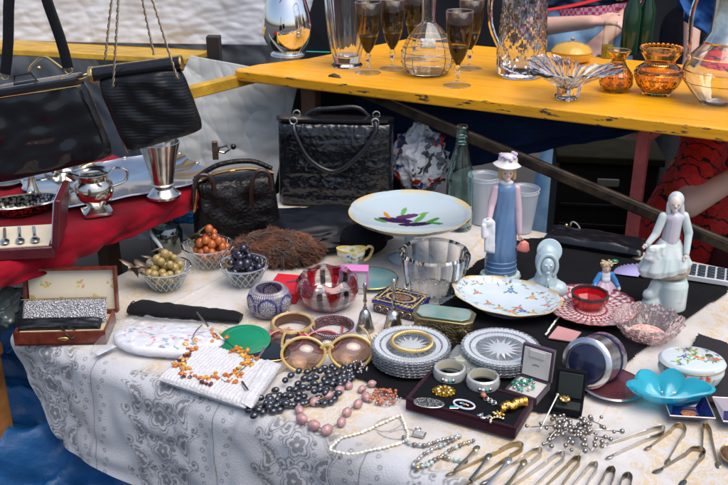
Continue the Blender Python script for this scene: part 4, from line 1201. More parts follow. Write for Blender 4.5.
# ---- figurines
def blob(name, mat, parent, fn, vox=.0022, sm=3):
    b = MB(); fn(b); return b.obj(name, mat, parent, remesh=vox, smooth=sm)
def face(t, c, r, yaw=0, mat=None, ink=(.1, .06, .05)):
    """small painted eyes, brows, mouth on a figurine head centred at c with radius r, looking towards -y turned by yaw"""
    m = M('painted_ink', ink, .5); lip = M('painted_lip', (.5, .2, .18), .4)
    for sx in (-.36, .36):
        d = RZ(yaw) @ Vector((sx * r, -.86 * r, .08 * r)); MB().ball(Vector(c) + d, (.15 * r, .1 * r, .05 * r), 8, 5).obj('eye', m, t)
    d = RZ(yaw) @ Vector((0, -.93 * r, -.42 * r)); MB().ball(Vector(c) + d, (.17 * r, .08 * r, .05 * r), 8, 5).obj('mouth', lip, t)

def girl():
    t = on('girl_figurine', 'tall porcelain girl in blue pinafore and flowered hat, holding a white cloth', 'figurine', 500, 281, R(2), dz=.006)
    SK = M('porcelain_skin', (.66, .47, .37), .2, coat=.3, sss=.1)
    MINT = M('porcelain_mint', (.36, .6, .52), .2, coat=.3, var=(40, .4), col2=(.62, .72, .68))
    BLUE = M('porcelain_blue', (.13, .24, .42), .25, coat=.3, var=(30, .2))
    PINK = M('porcelain_pink', (.55, .40, .46), .25, coat=.3)
    HAIR = M('porcelain_blond', (.5, .33, .15), .35, bump=(120, .8))
    MB().lathe([(.001, 0), (.04, 0), (.043, .005), (.04, .012), (.001, .014)], 40, sx=1.0, sy=.75, mod=lambda th, k, r, z: (r * (1 + .05 * math.sin(3 * th)), z)).obj('base', MINT, t, sharp=60)
    blob('rock', MINT, t, lambda b: (b.limb((-.02, .012, .012), (-.024, .012, .045), .012, .008), b.ball((-.012, .016, .02), .014)), .0025)
    def dress(b):
        pr = []
        zz = [.014, .022, .023, .032, .033, .042, .043, .052, .066, .08, .1, .12, .14, .155, .17, .18, .19, .2, .208]
        rr = [.0320, .0340, .0305, .0325, .0295, .0315, .0288, .0300, .0286, .0275, .026, .0245, .023, .022, .0217, .0215, .0213, .021, .012]
        b.lathe([(.001, .014)] + list(zip(rr, zz)) + [(.001, .209)], 72, sx=1.0, sy=.72,
                mod=lambda th, k, r, z: (r * (1 + (.15 * (abs(math.sin(5.5 * th + 1.3 * math.sin(z * 24))) ** .7 - .5) * min(1, (.205 - z) * 12) if z > .05 else .012 * math.sin(10 * th))), z))
    b = MB(); dress(b); b.obj('dress', BLUE, t, sharp=60)
    MB().lathe([(.0001, .2), (.0125, .206), (.0145, .211), (.009, .215), (.0001, .216)], 24, sy=.8).obj('collar', M('porcelain_white', (.7, .71, .74), .2), t)
    blob('sleeve', PINK, t, lambda b: (b.limb((.02, 0, .197), (.027, -.002, .15), .009, .0085), b.limb((.027, -.002, .15), (.031, -.01, .105), .0085, .006)), .002)
    blob('sleeve', PINK, t, lambda b: (b.limb((-.02, 0, .197), (-.028, -.006, .165), .009, .0085), b.limb((-.028, -.006, .165), (-.034, -.022, .14), .008, .006)), .002)
    def hand(b, w, d, s):
        b.ball(w + d * .004, (.0045, .003, .005), 10, 8)
        for k in range(4): b.limb(w + d * .006 + Vector(((k - 1.5) * .0019, 0, 0)), w + d * (.0125 - abs(k - 1.3) * .001) + Vector(((k - 1.5) * .0015, -.001, 0)), .0011, .0009, 6)
        b.limb(w + d * .003, w + d * .008 + Vector((s * .005, -.001, 0)), .0012, .0009, 6)
    blob('hand', SK, t, lambda b: hand(b, Vector((.032, -.012, .102)), Vector((0, -.1, -1)), -1), .0008, 1)
    blob('hand', SK, t, lambda b: hand(b, Vector((-.035, -.024, .138)), Vector((-.3, -.5, .6)), 1), .0008, 1)
    blob('draped_cloth', M('porcelain_white'), t, lambda b: (b.pillow((-.042, -.028, .072), (-.02, -.032, .068), (-.022, -.026, .14), (-.044, -.024, .137), .008, (0, -1, 0), 12, 12, .3, .5), b.ball((-.037, -.026, .135), (.013, .007, .01)), b.limb((-.046, -.03, .13), (-.044, -.03, .108), .005, .006)), .0016, 1)
    hb = MB().lathe([(.001, 0), (.012, .002), (.014, .006), (.009, .02), (.002, .024)], 20, c=(.038, -.014, .066), sy=.6, rot=RY(.2)).obj('pink_purse', M('porcelain_rose', (.62, .2, .16), .25), t)
    MB().tube(smooth_path([(.032, -.014, .09), (.034, -.014, .095), (.04, -.014, .09)]), .001, 6).obj('purse_strap', M('porcelain_rose'), t)
    def head(b):
        b.ball((0, -.002, .231), (.0125, .0135, .016), 18, 14); b.limb((0, 0, .205), (0, 0, .222), .006, .006); b.ball((0, -.0158, .229), (.0016, .002, .003)); b.ball((0, -.012, .219), (.005, .004, .004))
    blob('head', SK, t, head, .0012, 2)
    face(t, (0, -.002, .231), .0148, R(-4))
    blob('hair', HAIR, t, lambda b: (b.ball((0, .004, .236), (.0165, .0155, .016)), b.limb((-.013, -.002, .24), (-.014, -.002, .22), .005, .004), b.limb((.013, -.002, .24), (.0145, -.001, .218), .005, .004), b.ball((0, .008, .222), (.012, .009, .010)), b.ball((0, -.009, .2425), (.0125, .006, .004))), .0014, 2)
    HAT = M('hat_cream', (.62, .6, .58), .3, coat=.2)
    hat = MB().lathe([(.001, -.001), (.027, -.007), (.0285, -.005), (.0195, .004), (.0185, .012), (.013, .019), (.001, .021)], 40, mod=lambda th, k, r, z: (r * (1 + .03 * math.sin(2 * th) * (k in (1, 2))), z + (.003 * math.cos(2 * th + .5) if k in (1, 2) else 0)), rot=RX(R(-10)) @ RY(R(7))).obj('hat', HAT, t, loc=(.0, .003, .2475))
    LIL = M('lilac_petal', (.45, .36, .5), .35)
    rnd = random.Random(2)
    for k in range(9):
        a = k * .7
        MB().ball((.014 * math.cos(a), .014 * math.sin(a) - .003, .008 + rnd.uniform(0, .012)), (.0048, .0048, .004), 8, 6, jit=.4).obj('hat_flower', LIL, hat)
    MB().limb((.006, -.02, .013), (.008, -.034, .015), .005, .004).obj('shoe', M('porcelain_grey', (.4, .42, .5), .25), t)
girl()

def lady():
    t = on('lady_figurine', 'pale glazed lady in headscarf spreading her skirt above a rocky pedestal, beside the calculator', 'figurine', 660, 309, R(3), dz=.005)
    W = M('glazed_white', (.50, .55, .57), .18, coat=.3, sss=.1, var=(30, .1))
    MT = M('glazed_mint_white', (.42, .55, .54), .18, coat=.35, var=(28, .35), col2=(.58, .60, .60))
    TAN = M('unglazed_tan', (.42, .34, .27), .5, var=(50, .4), bump=(80, .4))
    SK = M('pale_bisque', (.62, .54, .49), .3)
    def rock(b):
        b.lathe([(.001, 0), (.03, 0), (.029, .05), (.024, .062), (.001, .062)], 30, c=(.018, 0, 0)); b.ball((-.02, -.004, .012), (.02, .015, .013)); b.limb((-.026, -.002, .01), (-.016, -.002, .05), .013, .011); b.ball((-.030, -.006, .03), (.011, .01, .012))
    blob('pedestal', MT, t, rock, .0022, 3)
    MB().lathe([(.006, -.003), (.0095, 0), (.010, .002), (.006, .0025), (.001, .001)], 24, c=(.022, -.0265, .034), rot=RX(R(86)), sy=1.35).obj('relief_oval', MT, t)
    blob('rock_ledge', TAN, t, lambda b: (b.ball((.004, 0, .075), (.042, .03, .014)), b.ball((.025, 0, .082), (.022, .025, .02))), .0025, 2)
    def skirt(b):
        b.lathe([(.001, .078), (.043, .078), (.046, .09), (.038, .112), (.026, .13), (.019, .142), (.001, .143)], 60, sy=.72, mod=lambda th, k, r, z: (r * (1 + .13 * (abs(math.sin(5 * th + z * 40)) - .5) * (z < .13) + .12 * (math.cos(th) < -.3) * (z < .1)), z + .008 * math.cos(th) * (z < .1)))
        b.pillow((-.052, -.012, .108), (-.015, -.02, .09), (-.012, -.012, .138), (-.045, -.01, .135), .012, (0, -1, 0), 14, 10, .4, .5, 3)
    blob('skirt', MT, t, skirt, .0015, 1)
    blob('bodice', M('glazed_lilac', (.48, .46, .52), .22, coat=.2), t, lambda b: (b.limb((0, 0, .14), (.002, 0, .182), .0165, .016), b.ball((.001, 0, .186), (.022, .014, .012)), b.limb((.001, 0, .19), (0, -.001, .203), .007, .006)), .002, 3)
    blob('sleeve', MT, t, lambda b: (b.limb((-.019, 0, .188), (-.030, -.004, .155), .0085, .008), b.limb((-.030, -.004, .155), (-.046, -.012, .139), .0075, .0055)), .002, 2)
    blob('sleeve', MT, t, lambda b: (b.limb((.021, 0, .188), (.032, -.004, .155), .0085, .0085), b.limb((.032, -.004, .155), (.026, -.022, .122), .008, .0055)), .002, 2)
    for w, d in ((Vector((-.047, -.013, .137)), Vector((-.7, -.2, -.4))), (Vector((.025, -.025, .119)), Vector((-.4, -.3, -.7)))):
        def hand(b, w=w, d=d):
            b.ball(w + d * .004, (.0042, .0035, .0042), 10, 8)
            s_ = d.cross(Vector((0, -1, .2))).normalized()
            for k in range(4): b.limb(w + d * .006 + s_ * ((k - 1.5) * .0019), w + d * .0125 + s_ * ((k - 1.5) * .0016), .0011, .0009, 6)
            b.limb(w + d * .002, w + d * .007 + s_ * .005, .0012, .0009, 6)
        blob('hand', SK, t, hand, .0008, 1)
    blob('head', SK, t, lambda b: (b.ball((-.002, -.004, .215), (.0115, .0125, .015), 18, 14), b.ball((-.005, -.0168, .2125), (.0016, .002, .003)), b.ball((-.004, -.012, .204), (.005, .004, .004))), .0012, 2)
    face(t, (-.002, -.004, .215), .0138, R(-14))
    blob('headscarf', W, t, lambda b: (b.ball((.002, .003, .219), (.015, .0145, .0165)), b.limb((.011, .001, .212), (.014, -.001, .194), .006, .006), b.limb((-.011, .001, .212), (-.011, -.002, .197), .0045, .005), b.ball((.004, .010, .2), (.016, .009, .015))), .0014, 2)
lady()

def madonna():
    t = on('madonna_bust', 'pale blue-white praying Madonna bust with hood and halo', 'figurine', 544, 298, R(-5))
    W = M('madonna_porcelain', (.38, .49, .53), .22, coat=.3, sss=.15)
    def body(b):
        b.ball((0, 0, .018), (.045, .026, .026)); b.limb((0, 0, .03), (0, 0, .06), .026, .018); b.ball((0, .004, .078), (.0235, .02, .034)); b.ball((-.027, -.004, .02), (.018, .02, .018)); b.ball((.027, -.004, .02), (.018, .02, .018))
    blob('robe', W, t, body, .002, 4)
    blob('head', W, t, lambda b: (b.ball((0, -.012, .076), (.0135, .0135, .018), 18, 14), b.ball((0, -.026, .074), (.0018, .0025, .0045)), b.ball((0, -.0235, .0635), (.005, .003, .003)), b.ball((-.005, -.0245, .08), (.0035, .002, .0016)), b.ball((.005, -.0245, .08), (.0035, .002, .0016))), .0011, 1)
    # hood edge and halo
    hood = circ(.0175, 26, (0, -.015, .074), sy=1.4, rot=RX(PI / 2), a0=-.9, a1=PI + .9, ends=True)
    blob('hood_edge', W, t, lambda b: b.tube(hood, .0042, 10), .0014, 2)
    MB().lathe([(.006, -.002), (.0225, -.002), (.0245, 0), (.0225, .002), (.006, .002)], 44, c=(.004, .010, .096), rot=RX(R(68)), close=True).obj('halo', W, t)
    def hands(b):
        for s in (-1, 1):
            b.limb((s * .022, -.018, .022), (s * .004, -.03, .034), .0075, .005)
            b.ball((s * .0026, -.0325, .04), (.0026, .005, .007), 10, 8)
            for k in range(4): b.limb((s * .002, -.0365 + k * .0024, .044), (s * .0012, -.0365 + k * .0022, .057 - abs(k - 1.2) * .0015), .0013, .001, 6)
            b.limb((s * .003, -.029, .04), (s * .002, -.0275, .049), .0014, .001, 6)
    blob('praying_hands', W, t, hands, .0010, 1)
madonna()

def littlegirl():
    t = on('small_girl_figurine', 'tiny painted figurine with blue sleeves, lilac skirt and flower crown', 'figurine', 603, 297, R(4), dz=.005)
    W = M('porcelain_white'); SK = M('porcelain_skin')
    blob('skirt', M('glazed_rose', (.55, .42, .52), .2, coat=.3), t, lambda b: b.lathe([(.001, 0), (.031, 0), (.033, .008), (.024, .02), (.012, .032), (.001, .033)], 40, sy=.75, mod=lambda th, k, r, z: (r * (1 + .07 * math.sin(8 * th)), z)), .0016, 2)
    blob('bodice', W, t, lambda b: (b.limb((0, 0, .03), (0, 0, .044), .010, .010), b.ball((0, -.006, .036), (.009, .006, .008))), .0014, 2)
    CB = M('glazed_cobalt', (.04, .22, .52), .2, coat=.3)
    for s in (-1, 1):
        blob('sleeve', CB, t, lambda b: (b.limb((s * .011, 0, .045), (s * .02, -.004, .03), .0055, .006), b.limb((s * .02, -.004, .03), (s * .024, -.012, .024), .005, .004)), .0013, 2)
        blob('hand', W, t, lambda b: (b.ball((s * .025, -.014, .022), (.0032, .003, .003), 8, 6), [b.limb((s * .025 + (k - 1.5) * .0014, -.0155, .0215), (s * .025 + (k - 1.5) * .0013, -.0185 + abs(k - 1.4) * .0006, .0195), .0008, .0007, 6) for k in range(4)], b.limb((s * .023, -.0145, .0225), (s * .0208, -.017, .0215), .0008, .0007, 6)), .0006, 1)
    blob('head', SK, t, lambda b: (b.ball((0, -.001, .058), (.0085, .0088, .0105), 16, 12), b.ball((0, -.0098, .0565), (.001, .0013, .0018)), b.limb((0, 0, .044), (0, 0, .052), .004, .004)), .001, 2)
    face(t, (0, -.001, .058), .0097)
    rnd = random.Random(4)
    hr = MB().ball((0, .003, .063), (.0105, .009, .0085), jit=.2).obj('hair', M('porcelain_blond'), t)
    for k in range(14):
        a = k * 2 * PI / 14
        MB().ball((.0105 * math.cos(a), .0095 * math.sin(a), .067 + .002 * (k % 3)), (.0028, .0028, .0024), 8, 5, jit=.3).obj('crown_flower', M('cream_petal', (.6, .52, .36), .4, var=(200, .4)), hr)
littlegirl()

# ================================================================== TABLE: dishes, boxes
t = on('compote', 'white footed compote with lobed rim and painted aubergines', 'compote', 409, 259)
lob6 = lambda th, k, r, z: (r * (1 + (.03 * (abs(math.sin(3 * th + .5)) ** .5 - .6) * min(1, max(0, (r - .06) / .05)))), z)
pd = paint_dots((.40, .48, .52), [
    (-.028, .004, .034, .011, -.05, lin((.04, .012, .06))), (.012, -.012, .036, .009, .08, lin((.03, .012, .06))), (-.004, .022, .024, .008, .3, lin((.06, .02, .09))),
    (.045, .0, .016, .006, .5, lin((.05, .20, .04))), (-.058, -.004, .014, .006, -.3, lin((.06, .22, .05))), (.02, .012, .02, .006, .9, lin((.08, .28, .06))),
    (.052, -.016, .014, .005, -.6, lin((.05, .2, .05))), (-.01, .04, .014, .005, 1.2, lin((.1, .3, .06))), (.03, .03, .010, .004, .3, lin((.1, .3, .06))), (-.045, .022, .012, .005, 2, lin((.45, .2, .02)))])
def pdc(x, y, z):
    x, y = x / 1.08, y / 1.3
    if math.hypot(x * 1.08, y * 1.3) > .129 and z > .09: return lin((.55, .42, .18))
    return pd(x, y, z) if z > .085 else lin((.40, .48, .52))
b = MB(); rings = [(.001, 0), (.045, 0), (.046, .004), (.03, .012), (.013, .02), (.010, .04), (.011, .06), (.018, .072), (.04, .076), (.09, .088), (.118, .1), (.131, .112), (.128, .1125)]
inner = [(.118 - i * .0029, .1045 - .019 * (1 - ((.118 - i * .0029) / .118) ** 2)) for i in range(40)]
b.lathe(rings + inner + [(.001, .0855)], 160, mod=lob6)
b.obj('dish', PORCP, t, sharp=60, paint=pdc)

t = on('octagonal_bowl', 'thick clear glass bowl with eight panelled sides in the middle of the stall', 'bowl', 433, 294)
octm = lambda th, k, r, z: (r * (math.cos(PI / 10) / math.cos((th + .2) % (2 * PI / 10) - PI / 10)) if k < 6 else r, z)
MB().lathe([(.001, 0), (.052, 0), (.058, .004), (.064, .05), (.072, .082), (.072, .090), (.064, .0945), (.058, .09), (.056, .06), (.05, .016), (.001, .014)], 90, mod=octm).obj('body', CRYS, t, sharp=14)
for k in range(20):
    a = 2 * PI * k / 20
    MB().ball((.046 * math.cos(a), .046 * math.sin(a), .017), (.006, .004, .002), 8, 5, RZ(a)).obj('cut_bead', CRYS, t)

# floral oval dish
rnd = random.Random(11)
fd = [(.015, -.028, .014, .005, .4, lin((.55, .2, .05))), (-.008, -.022, .012, .004, -.3, lin((.6, .3, .06))), (.032, -.02, .008, .005, 1, lin((.03, .12, .5))), (.022, -.006, .008, .005, 1.4, lin((.08, .35, .06))),
      (.05, -.026, .012, .003, -.4, lin((.08, .3, .08))), (.058, -.012, .009, .003, .6, lin((.1, .32, .1))), (-.03, -.012, .010, .003, .2, lin((.5, .15, .1))),
      (.0, .04, .012, .005, -.2, lin((.05, .2, .4))), (.042, .03, .009, .004, .0, lin((.6, .22, .1))), (.005, -.036, .012, .004, .1, lin((.3, .12, .08)))]
fd = []
for (cx, cy, s_, c_) in ((.018, -.030, .009, (.55, .16, .06)), (-.006, -.022, .007, (.6, .28, .05)), (.036, -.020, .008, (.04, .1, .5)), (.026, -.008, .006, (.5, .1, .2)), (.056, -.024, .006, (.55, .3, .06)), (-.03, -.014, .006, (.5, .15, .1)), (.0, .042, .007, (.06, .2, .42)), (.044, .032, .006, (.6, .22, .1)), (-.06, .012, .005, (.5, .12, .12)), (-.052, -.030, .004, (.06, .2, .42)), (.075, .008, .005, (.5, .15, .2))):
    fd += posy(cx, cy, s_, c_, rnd)
for k in range(90):
    a = rnd.uniform(0, 2 * PI); q = rnd.uniform(.80, .95)
    fd.append((.102 * q * math.cos(a), .068 * q * math.sin(a), rnd.uniform(.002, .006), .0009, rnd.uniform(0, 3), lin(rnd.choice([(.12, .08, .06), (.2, .1, .05), (.1, .2, .1), (.3, .12, .1)]))))
fdp = paint_dots((.48, .55, .60), fd)
def fpaint(x, y, z):
    e = math.hypot(x / .1045, y / .0705)
    if e > .975: return lin((.5, .33, .08))
    return fdp(x, y, z) if z > .012 + .0 else lin((.48, .55, .60))
t = on('floral_dish', 'oval white porcelain dish painted with flowers, gold scalloped rim', 'dish', 505, 313, R(-24))
sc8 = lambda th, k, r, z: (r * (1 + .02 * math.cos(10 * th) * min(1, r / .09)), z + .0025 * math.cos(th * 2) * (r > .08))
pr = [(.001, 0), (.05, 0), (.052, .006), (.075, .014), (.1, .030), (.1045, .034), (.102, .0345)] + [(.10 - i * .0042, .031 - .018 * (1 - ((.1 - i * .0042) / .1) ** 2) ** .8) for i in range(1, 24)]
pr = [v_ for i in range(len(pr) - 1) for v_ in ([pr[i], ((pr[i][0] + pr[i + 1][0]) / 2, (pr[i][1] + pr[i + 1][1]) / 2)] if i > 6 else [pr[i]])] + [pr[-1]]
o = MB().lathe(pr, 260, mod=sc8, sy=.675).obj('dish_body', PORCP, t, sharp=60, paint=fpaint)
t.rotation_euler = (R(4), R(2), R(-20)); t.location.z += .006

# ruby plate with red bowl
def cutpaint(base, cut, n, rmin, rmax):
    def f(x, y, z):
        r = math.hypot(x, y); th = math.atan2(y, x)
        if r > rmax: return lin(base)
        if r < rmin: return lin(base)
        u = math.sin(n * th + r * 260) * math.sin(n * th - r * 260)
        w2 = math.sin(n * 2 * th) * math.sin(r * 420)
        return lin(cut) if (u > .12 or w2 > .55) else lin(base)
    return f
t = on('ruby_plate', 'round cut glass plate with ruby rim behind the navy jar', 'plate', 590, 315, dz=.008)
prr = [(.001, 0), (.05, 0), (.052, .003)] + [(.052 + i * .0026, .004 + .012 * (i / 14) ** 1.4) for i in range(15)] + [(.0885 - i * .0026, .0175 - .012 * min(1, i / 14) ** .7) for i in range(1, 30)] + [(.001, .0045)]
MB().lathe(prr, 144, mod=lambda th, k, r, z: (r * (1 + .012 * math.cos(24 * th) * (r > .07)), z)).obj('plate_body', M('ruby_cut_glass', rough=.08, attr=True, coat=.8, bump=(420, .5)), t, sharp=40, paint=lambda x, y, z: lin((.16, .002, .012)) if math.hypot(x, y) > .083 else cutpaint((.30, .02, .035), (.66, .63, .63), 16, .0, .083)(x, y, z))
t = on('ruby_bowl', 'small faceted red glass bowl with dark rim on the ruby plate', 'bowl', 588, 312, .2, dz=.0135)
MB().lathe([(.001, 0), (.026, 0), (.034, .012), (.036, .022), (.033, .022), (.03, .012), (.022, .004), (.001, .004)], 10, mod=None).obj('body', M('ruby_glass', (.7, .01, .02), .02, 0, .6, 1.5), t, sharp=5)
MB().lathe([(.0325, .0225), (.0365, .0225), (.0365, .028), (.0325, .028)], 10, close=True).obj('rim_band', M('dark_rim', (.05, .03, .035), .1, 0, 0), t, sharp=5)
# pink cut bowl
t = on('pink_crystal_bowl', 'pink tinged cut crystal bowl with wavy rim left of the porcelain box', 'bowl', 646, 337)
PKC = M('pink_crystal', (.97, .80, .78), .02, 0, .88, 1.5)
pr = [(.036, 0), (.044, .006), (.055, .02), (.064, .036)]
zz = []
for i in range(3):
    for k in range(5): zz.append((pr[i][0] + (pr[i + 1][0] - pr[i][0]) * k / 5, pr[i][1] + (pr[i + 1][1] - pr[i][1]) * k / 5))
zz.append(pr[-1])
MB().lathe([(.001, 0)] + zz + [(r - .005, z + .003) for r, z in zz[::-2]] + [(.001, .006)], 120, mod=lambda th, k, r, z: diam(14, 60, .07, .002, .037)(th, k, r * (1 + .03 * math.cos(12 * th) * (z > .03)), z + .0025 * math.cos(12 * th) * (z > .03))).obj('body', PKC, t, sharp=14)
MB().lathe([(.001, 0), (.032, 0), (.032, .001), (.001, .001)], 60, c=(0, 0, .0068)).obj('red_cut_base', M('pink_base', (.62, .15, .11), .3, var=(150, .9), col2=(.75, .55, .5), tex='vor', bump=(200, .8, 'cell')), t)

# porcelain floral box
rnd = random.Random(5); dots = []
cols = [(.65, .3, .03), (.07, .3, .06), (.5, .08, .05), (.05, .1, .4), (.55, .15, .3), (.12, .3, .06), (.6, .4, .05)]
for k in range(22):
    a = rnd.uniform(0, 2 * PI); q = .044 * math.sqrt(rnd.random())
    dots += posy(q * math.cos(a), q * .75 * math.sin(a), rnd.uniform(.003, .0055), rnd.choice(cols), rnd)
    dots.append((q * math.cos(a), q * .75 * math.sin(a), rnd.uniform(.002, .005), rnd.uniform(.001, .003), rnd.uniform(0, 3), lin(rnd.choice(cols))))
bx_p = paint_dots((.52, .58, .60), dots)
sdots = []
for k in range(26):
    a = rnd.uniform(PI, 2 * PI); sdots.append((a, rnd.uniform(.006, .026), rnd.uniform(.04, .12), rnd.uniform(.0015, .004), lin(rnd.choice(cols))))
def side_p(x, y, z):
    a = math.atan2(y / .8, x) % (2 * PI)
    for sa, sz, ra_, rz_, c in sdots:
        if ((a - sa) / ra_) ** 2 + ((z - sz) / rz_) ** 2 < 1: return c
    return lin((.52, .58, .60))
t = on('porcelain_box', 'white oval porcelain box with lid painted in small flowers', 'box', 688, 386, R(-8), dz=.014)
MB().lathe([(.001, 0), (.03, 0), (.032, .003), (.047, .004), (.053, .02), (.0525, .027), (.049, .0305), (.001, .0305)][:5] + [(.053 - .0005 * i, .02 + .0025 * i) for i in range(1, 5)] + [(.001, .0305)], 110, sy=.8).obj('box_body', PORCP, t, paint=side_p, sharp=60)
o = MB().lathe([(.001, .031), (.0515, .031), (.0535, .034), (.050, .039)] + [(.05 - i * .00125, .039 + .006 * math.sqrt(i / 40)) for i in range(1, 40)] + [(.001, .0455)], 180, sy=.8).obj('lid', PORCP, t, paint=bx_p, sharp=60)
MB().lathe([(.001, -.0135), (.032, -.0135), (.034, -.010), (.046, .003), (.033, .001), (.001, .001)], 80, sy=.8).obj('foot_bowl', PORC, t)
MB().tube(circ(.0525, 60, (0, 0, .0317), sy=.8), .0008, 6, True).obj('rim_line', GOLD, t)
MB().ball((.026, .004, .0438), (.0062, .005, .0012), 16, 6).obj('oval_medallion', M('bronze_medallion', (.12, .13, .05), .4, .6, bump=(300, .6)), o)

# turquoise shell dish
t = on('turquoise_dish', 'translucent turquoise glass shell dish with scalloped fingers', 'dish', 663, 407, R(-3), dz=.012)
def shell(th, k, r, z):
    e = min(1, r / .05)
    a = 1 + .0 * e
    up_ = max(0, math.sin(th))
    a += .16 * e * abs(math.sin(3.5 * th + .4)) * (math.sin(th) > -.1)
    a += .42 * e * max(0, math.cos(th + .12)) ** 12
    return r * a, z + .014 * e * up_ * abs(math.sin(3.5 * th + .4)) + .006 * e
pr = [(.03, 0), (.040, .005), (.050, .014), (.053, .019)]
MB().lathe([(.001, 0)] + pr + [(r - .004, z + .002) for r, z in pr[::-1]] + [(.001, .004)], 140, mod=shell, sy=.62).obj('dish_body', M('turquoise_glass', (.03, .62, .80), .12, 0, .6, 1.4, coat=.3, rvar=.06), t, sharp=60)

# navy and silver jar lying on its side
t = thing('navy_jar', 'round navy blue jar with wide silver band lying on its side', 'jar', at(591, 383) + Vector((0, 0, .043)))
t.scale = (1.1, 1.1, 1.1)
ax = Vector((-.55, -.72, .26)).normalized()
qr = ax.to_track_quat('Z', 'Y').to_matrix()
NVY = M('navy_enamel', (.012, .012, .07), .15, coat=.6, var=(60, .3))
MB().lathe([(.001, -.042), (.034, -.042), (.0385, -.036), (.0385, -.018), (.001, -.018)], 60, rot=qr).obj('base', NVY, t, sharp=40)
MB().lathe([(.001, -.0175), (.037, -.0175), (.037, .020), (.0385, .022), (.0385, .0265), (.036, .029), (.031, .0305), (.0295, .0275), (.001, .0275)], 60, rot=qr).obj('silver_band', M('brushed_silver', (.70, .71, .72), .26, 1, bump=(90, .15), rvar=.1, var=(30, .2)), t, sharp=30)
MB().lathe([(.001, .0278), (.0288, .0278), (.026, .030), (.001, .031)], 60, rot=qr).obj('enamel_cap', M('navy_enamel_top', (.02, .025, .07), .25, coat=.4, var=(45, .6)), t, sharp=60)
t = on('burgundy_saucer', 'small dark burgundy and silver saucer underneath the navy jar', 'saucer', 612, 390)
t.location.z -= .0005
MB().lathe([(.001, 0), (.025, 0), (.05, .009), (.052, .011), (.049, .0115), (.025, .003), (.001, .003)], 60).obj('saucer_body', M('burgundy_glass', (.14, .04, .05), .12, .3, coat=.5, bump=(160, .4)), t)
MB().lathe([(.0495, .0095), (.053, .011), (.0495, .0125)], 60, close=True).obj('rim', SILVER, t)
o = MB().prism([(-.03, -.02), (.012, -.034), (.034, .0), (-.004, .024)], 0, .003).obj('pink_card', M('pink_card', (.60, .30, .30), .35, var=(8, .3)), None, bevel=.0008, loc=at(562, 338) + Vector((0, 0, .0095)))
tag(o, 'pale pink card lying behind the navy jar, a pearl string across its corner', 'card')

# boxes ---------------------------------------------------------
def open_box(name, label, x, y, rz, w_, d_, h_, lidh, mat, lining, lang=8, lidmat=None, dz=.0045):
    t = on(name, label, 'jewellery box', x, y, rz, dz=dz)
    e = .003
    b = MB()
    b.box((0, 0, e / 2), (w_, d_, e))
    for sx in (-1, 1): b.box((sx * (w_ / 2 - e / 2), 0, h_ / 2 + .0002), (e, d_ - .0004, h_))
    for sy in (-1, 1): b.box((0, sy * (d_ / 2 - e / 2), h_ / 2 + .0001), (w_ - 2 * e, e, h_))
    b.obj('box_body', mat, t)
    MB().box((0, 0, h_ * .72), (w_ - 2 * e - .0006, d_ - 2 * e - .0006, h_ * .4)).obj('lining', lining, t, bevel=.002)
    ld = MB().box((0, 0, lidh / 2), (w_, .009, lidh)).obj('lid', mat, t, bevel=.0015, loc=(0, d_ / 2 + .004, h_ - .002))
    ld.rotation_euler = (R(-lang), 0, 0)
    MB().box((0, -.005, lidh / 2), (w_ - .009, .002, lidh - .009)).obj('lid_lining', lidmat or lining, ld, bevel=.0006)
    return t, ld
PURV = M('plum_velvet', (.035, .015, .04), .7, bump=(120, .4), sheen=.3)
WSAT = M('white_satin', (.56, .54, .52), .5, bump=(40, .4), var=(20, .15))
t, ld = open_box('earring_box', 'open plum jewellery box lined in white satin, holding a green stone brooch', 527, 396, R(-33), .055, .056, .014, .058, PURV, WSAT, 6)
MB().box((0, -.0068, .045), (.026, .002, .012)).obj('satin_tab', WSAT, ld, bevel=.0005)
for i in range(3): MB().box((-.004 + i * .004, -.0068, .026 + .001 * (i % 2)), (.0035, .0004, .0012)).obj('ink_mark', M('ink'), ld)
t = thing('green_stone_brooch', 'brooch of clustered emerald and pearl stones in the open plum box', 'brooch', at(523, 396) + Vector((0, 0, .0185)))
cl = [M('emerald', (.0, .25, .12), .05, 0, .3), M('aqua_stone', (.1, .5, .45), .05, 0, .3), M('pearl'), M('silver')]
rnd = random.Random(8)
for k in range(34):
    a = rnd.uniform(0, 2 * PI); q = math.sqrt(rnd.random()) * .016
    MB().ball((q * 1.2 * math.cos(a), q * math.sin(a), rnd.uniform(.001, .006)), rnd.uniform(.0022, .0036), 8, 6).obj('stone', cl[rnd.randrange(4)], t, sharp=20)
t, ld = open_box('ring_box', 'small open black ring box beside the silver berry branch', 567, 412, R(-18), .046, .032, .012, .05, M('black_velvet', (.006, .007, .009), .9, spec=.12, bump=(100, .4)), M('dark_green_lining', (.015, .022, .022), .7), 8, dz=.0025)
t = thing('gold_rose_ring', 'gold rosette ring sitting on the small black ring box', 'ring', at(563, 410) + Vector((0, -.004, .0205)))
for k in range(9):
    a = k * 2 * PI / 8
    MB().ball((.0055 * math.cos(a) * (k < 8), .005 * math.sin(a) * (k < 8), .003 + .003 * (k == 8)), (.0038, .0038, .003), 8, 6, jit=.3).obj('petal', GOLD, t)
MB().tube(circ(.0075, 20, (0, 0, -.002), rot=RX(PI / 2)), .001, 6, True).obj('band', GOLD, t)

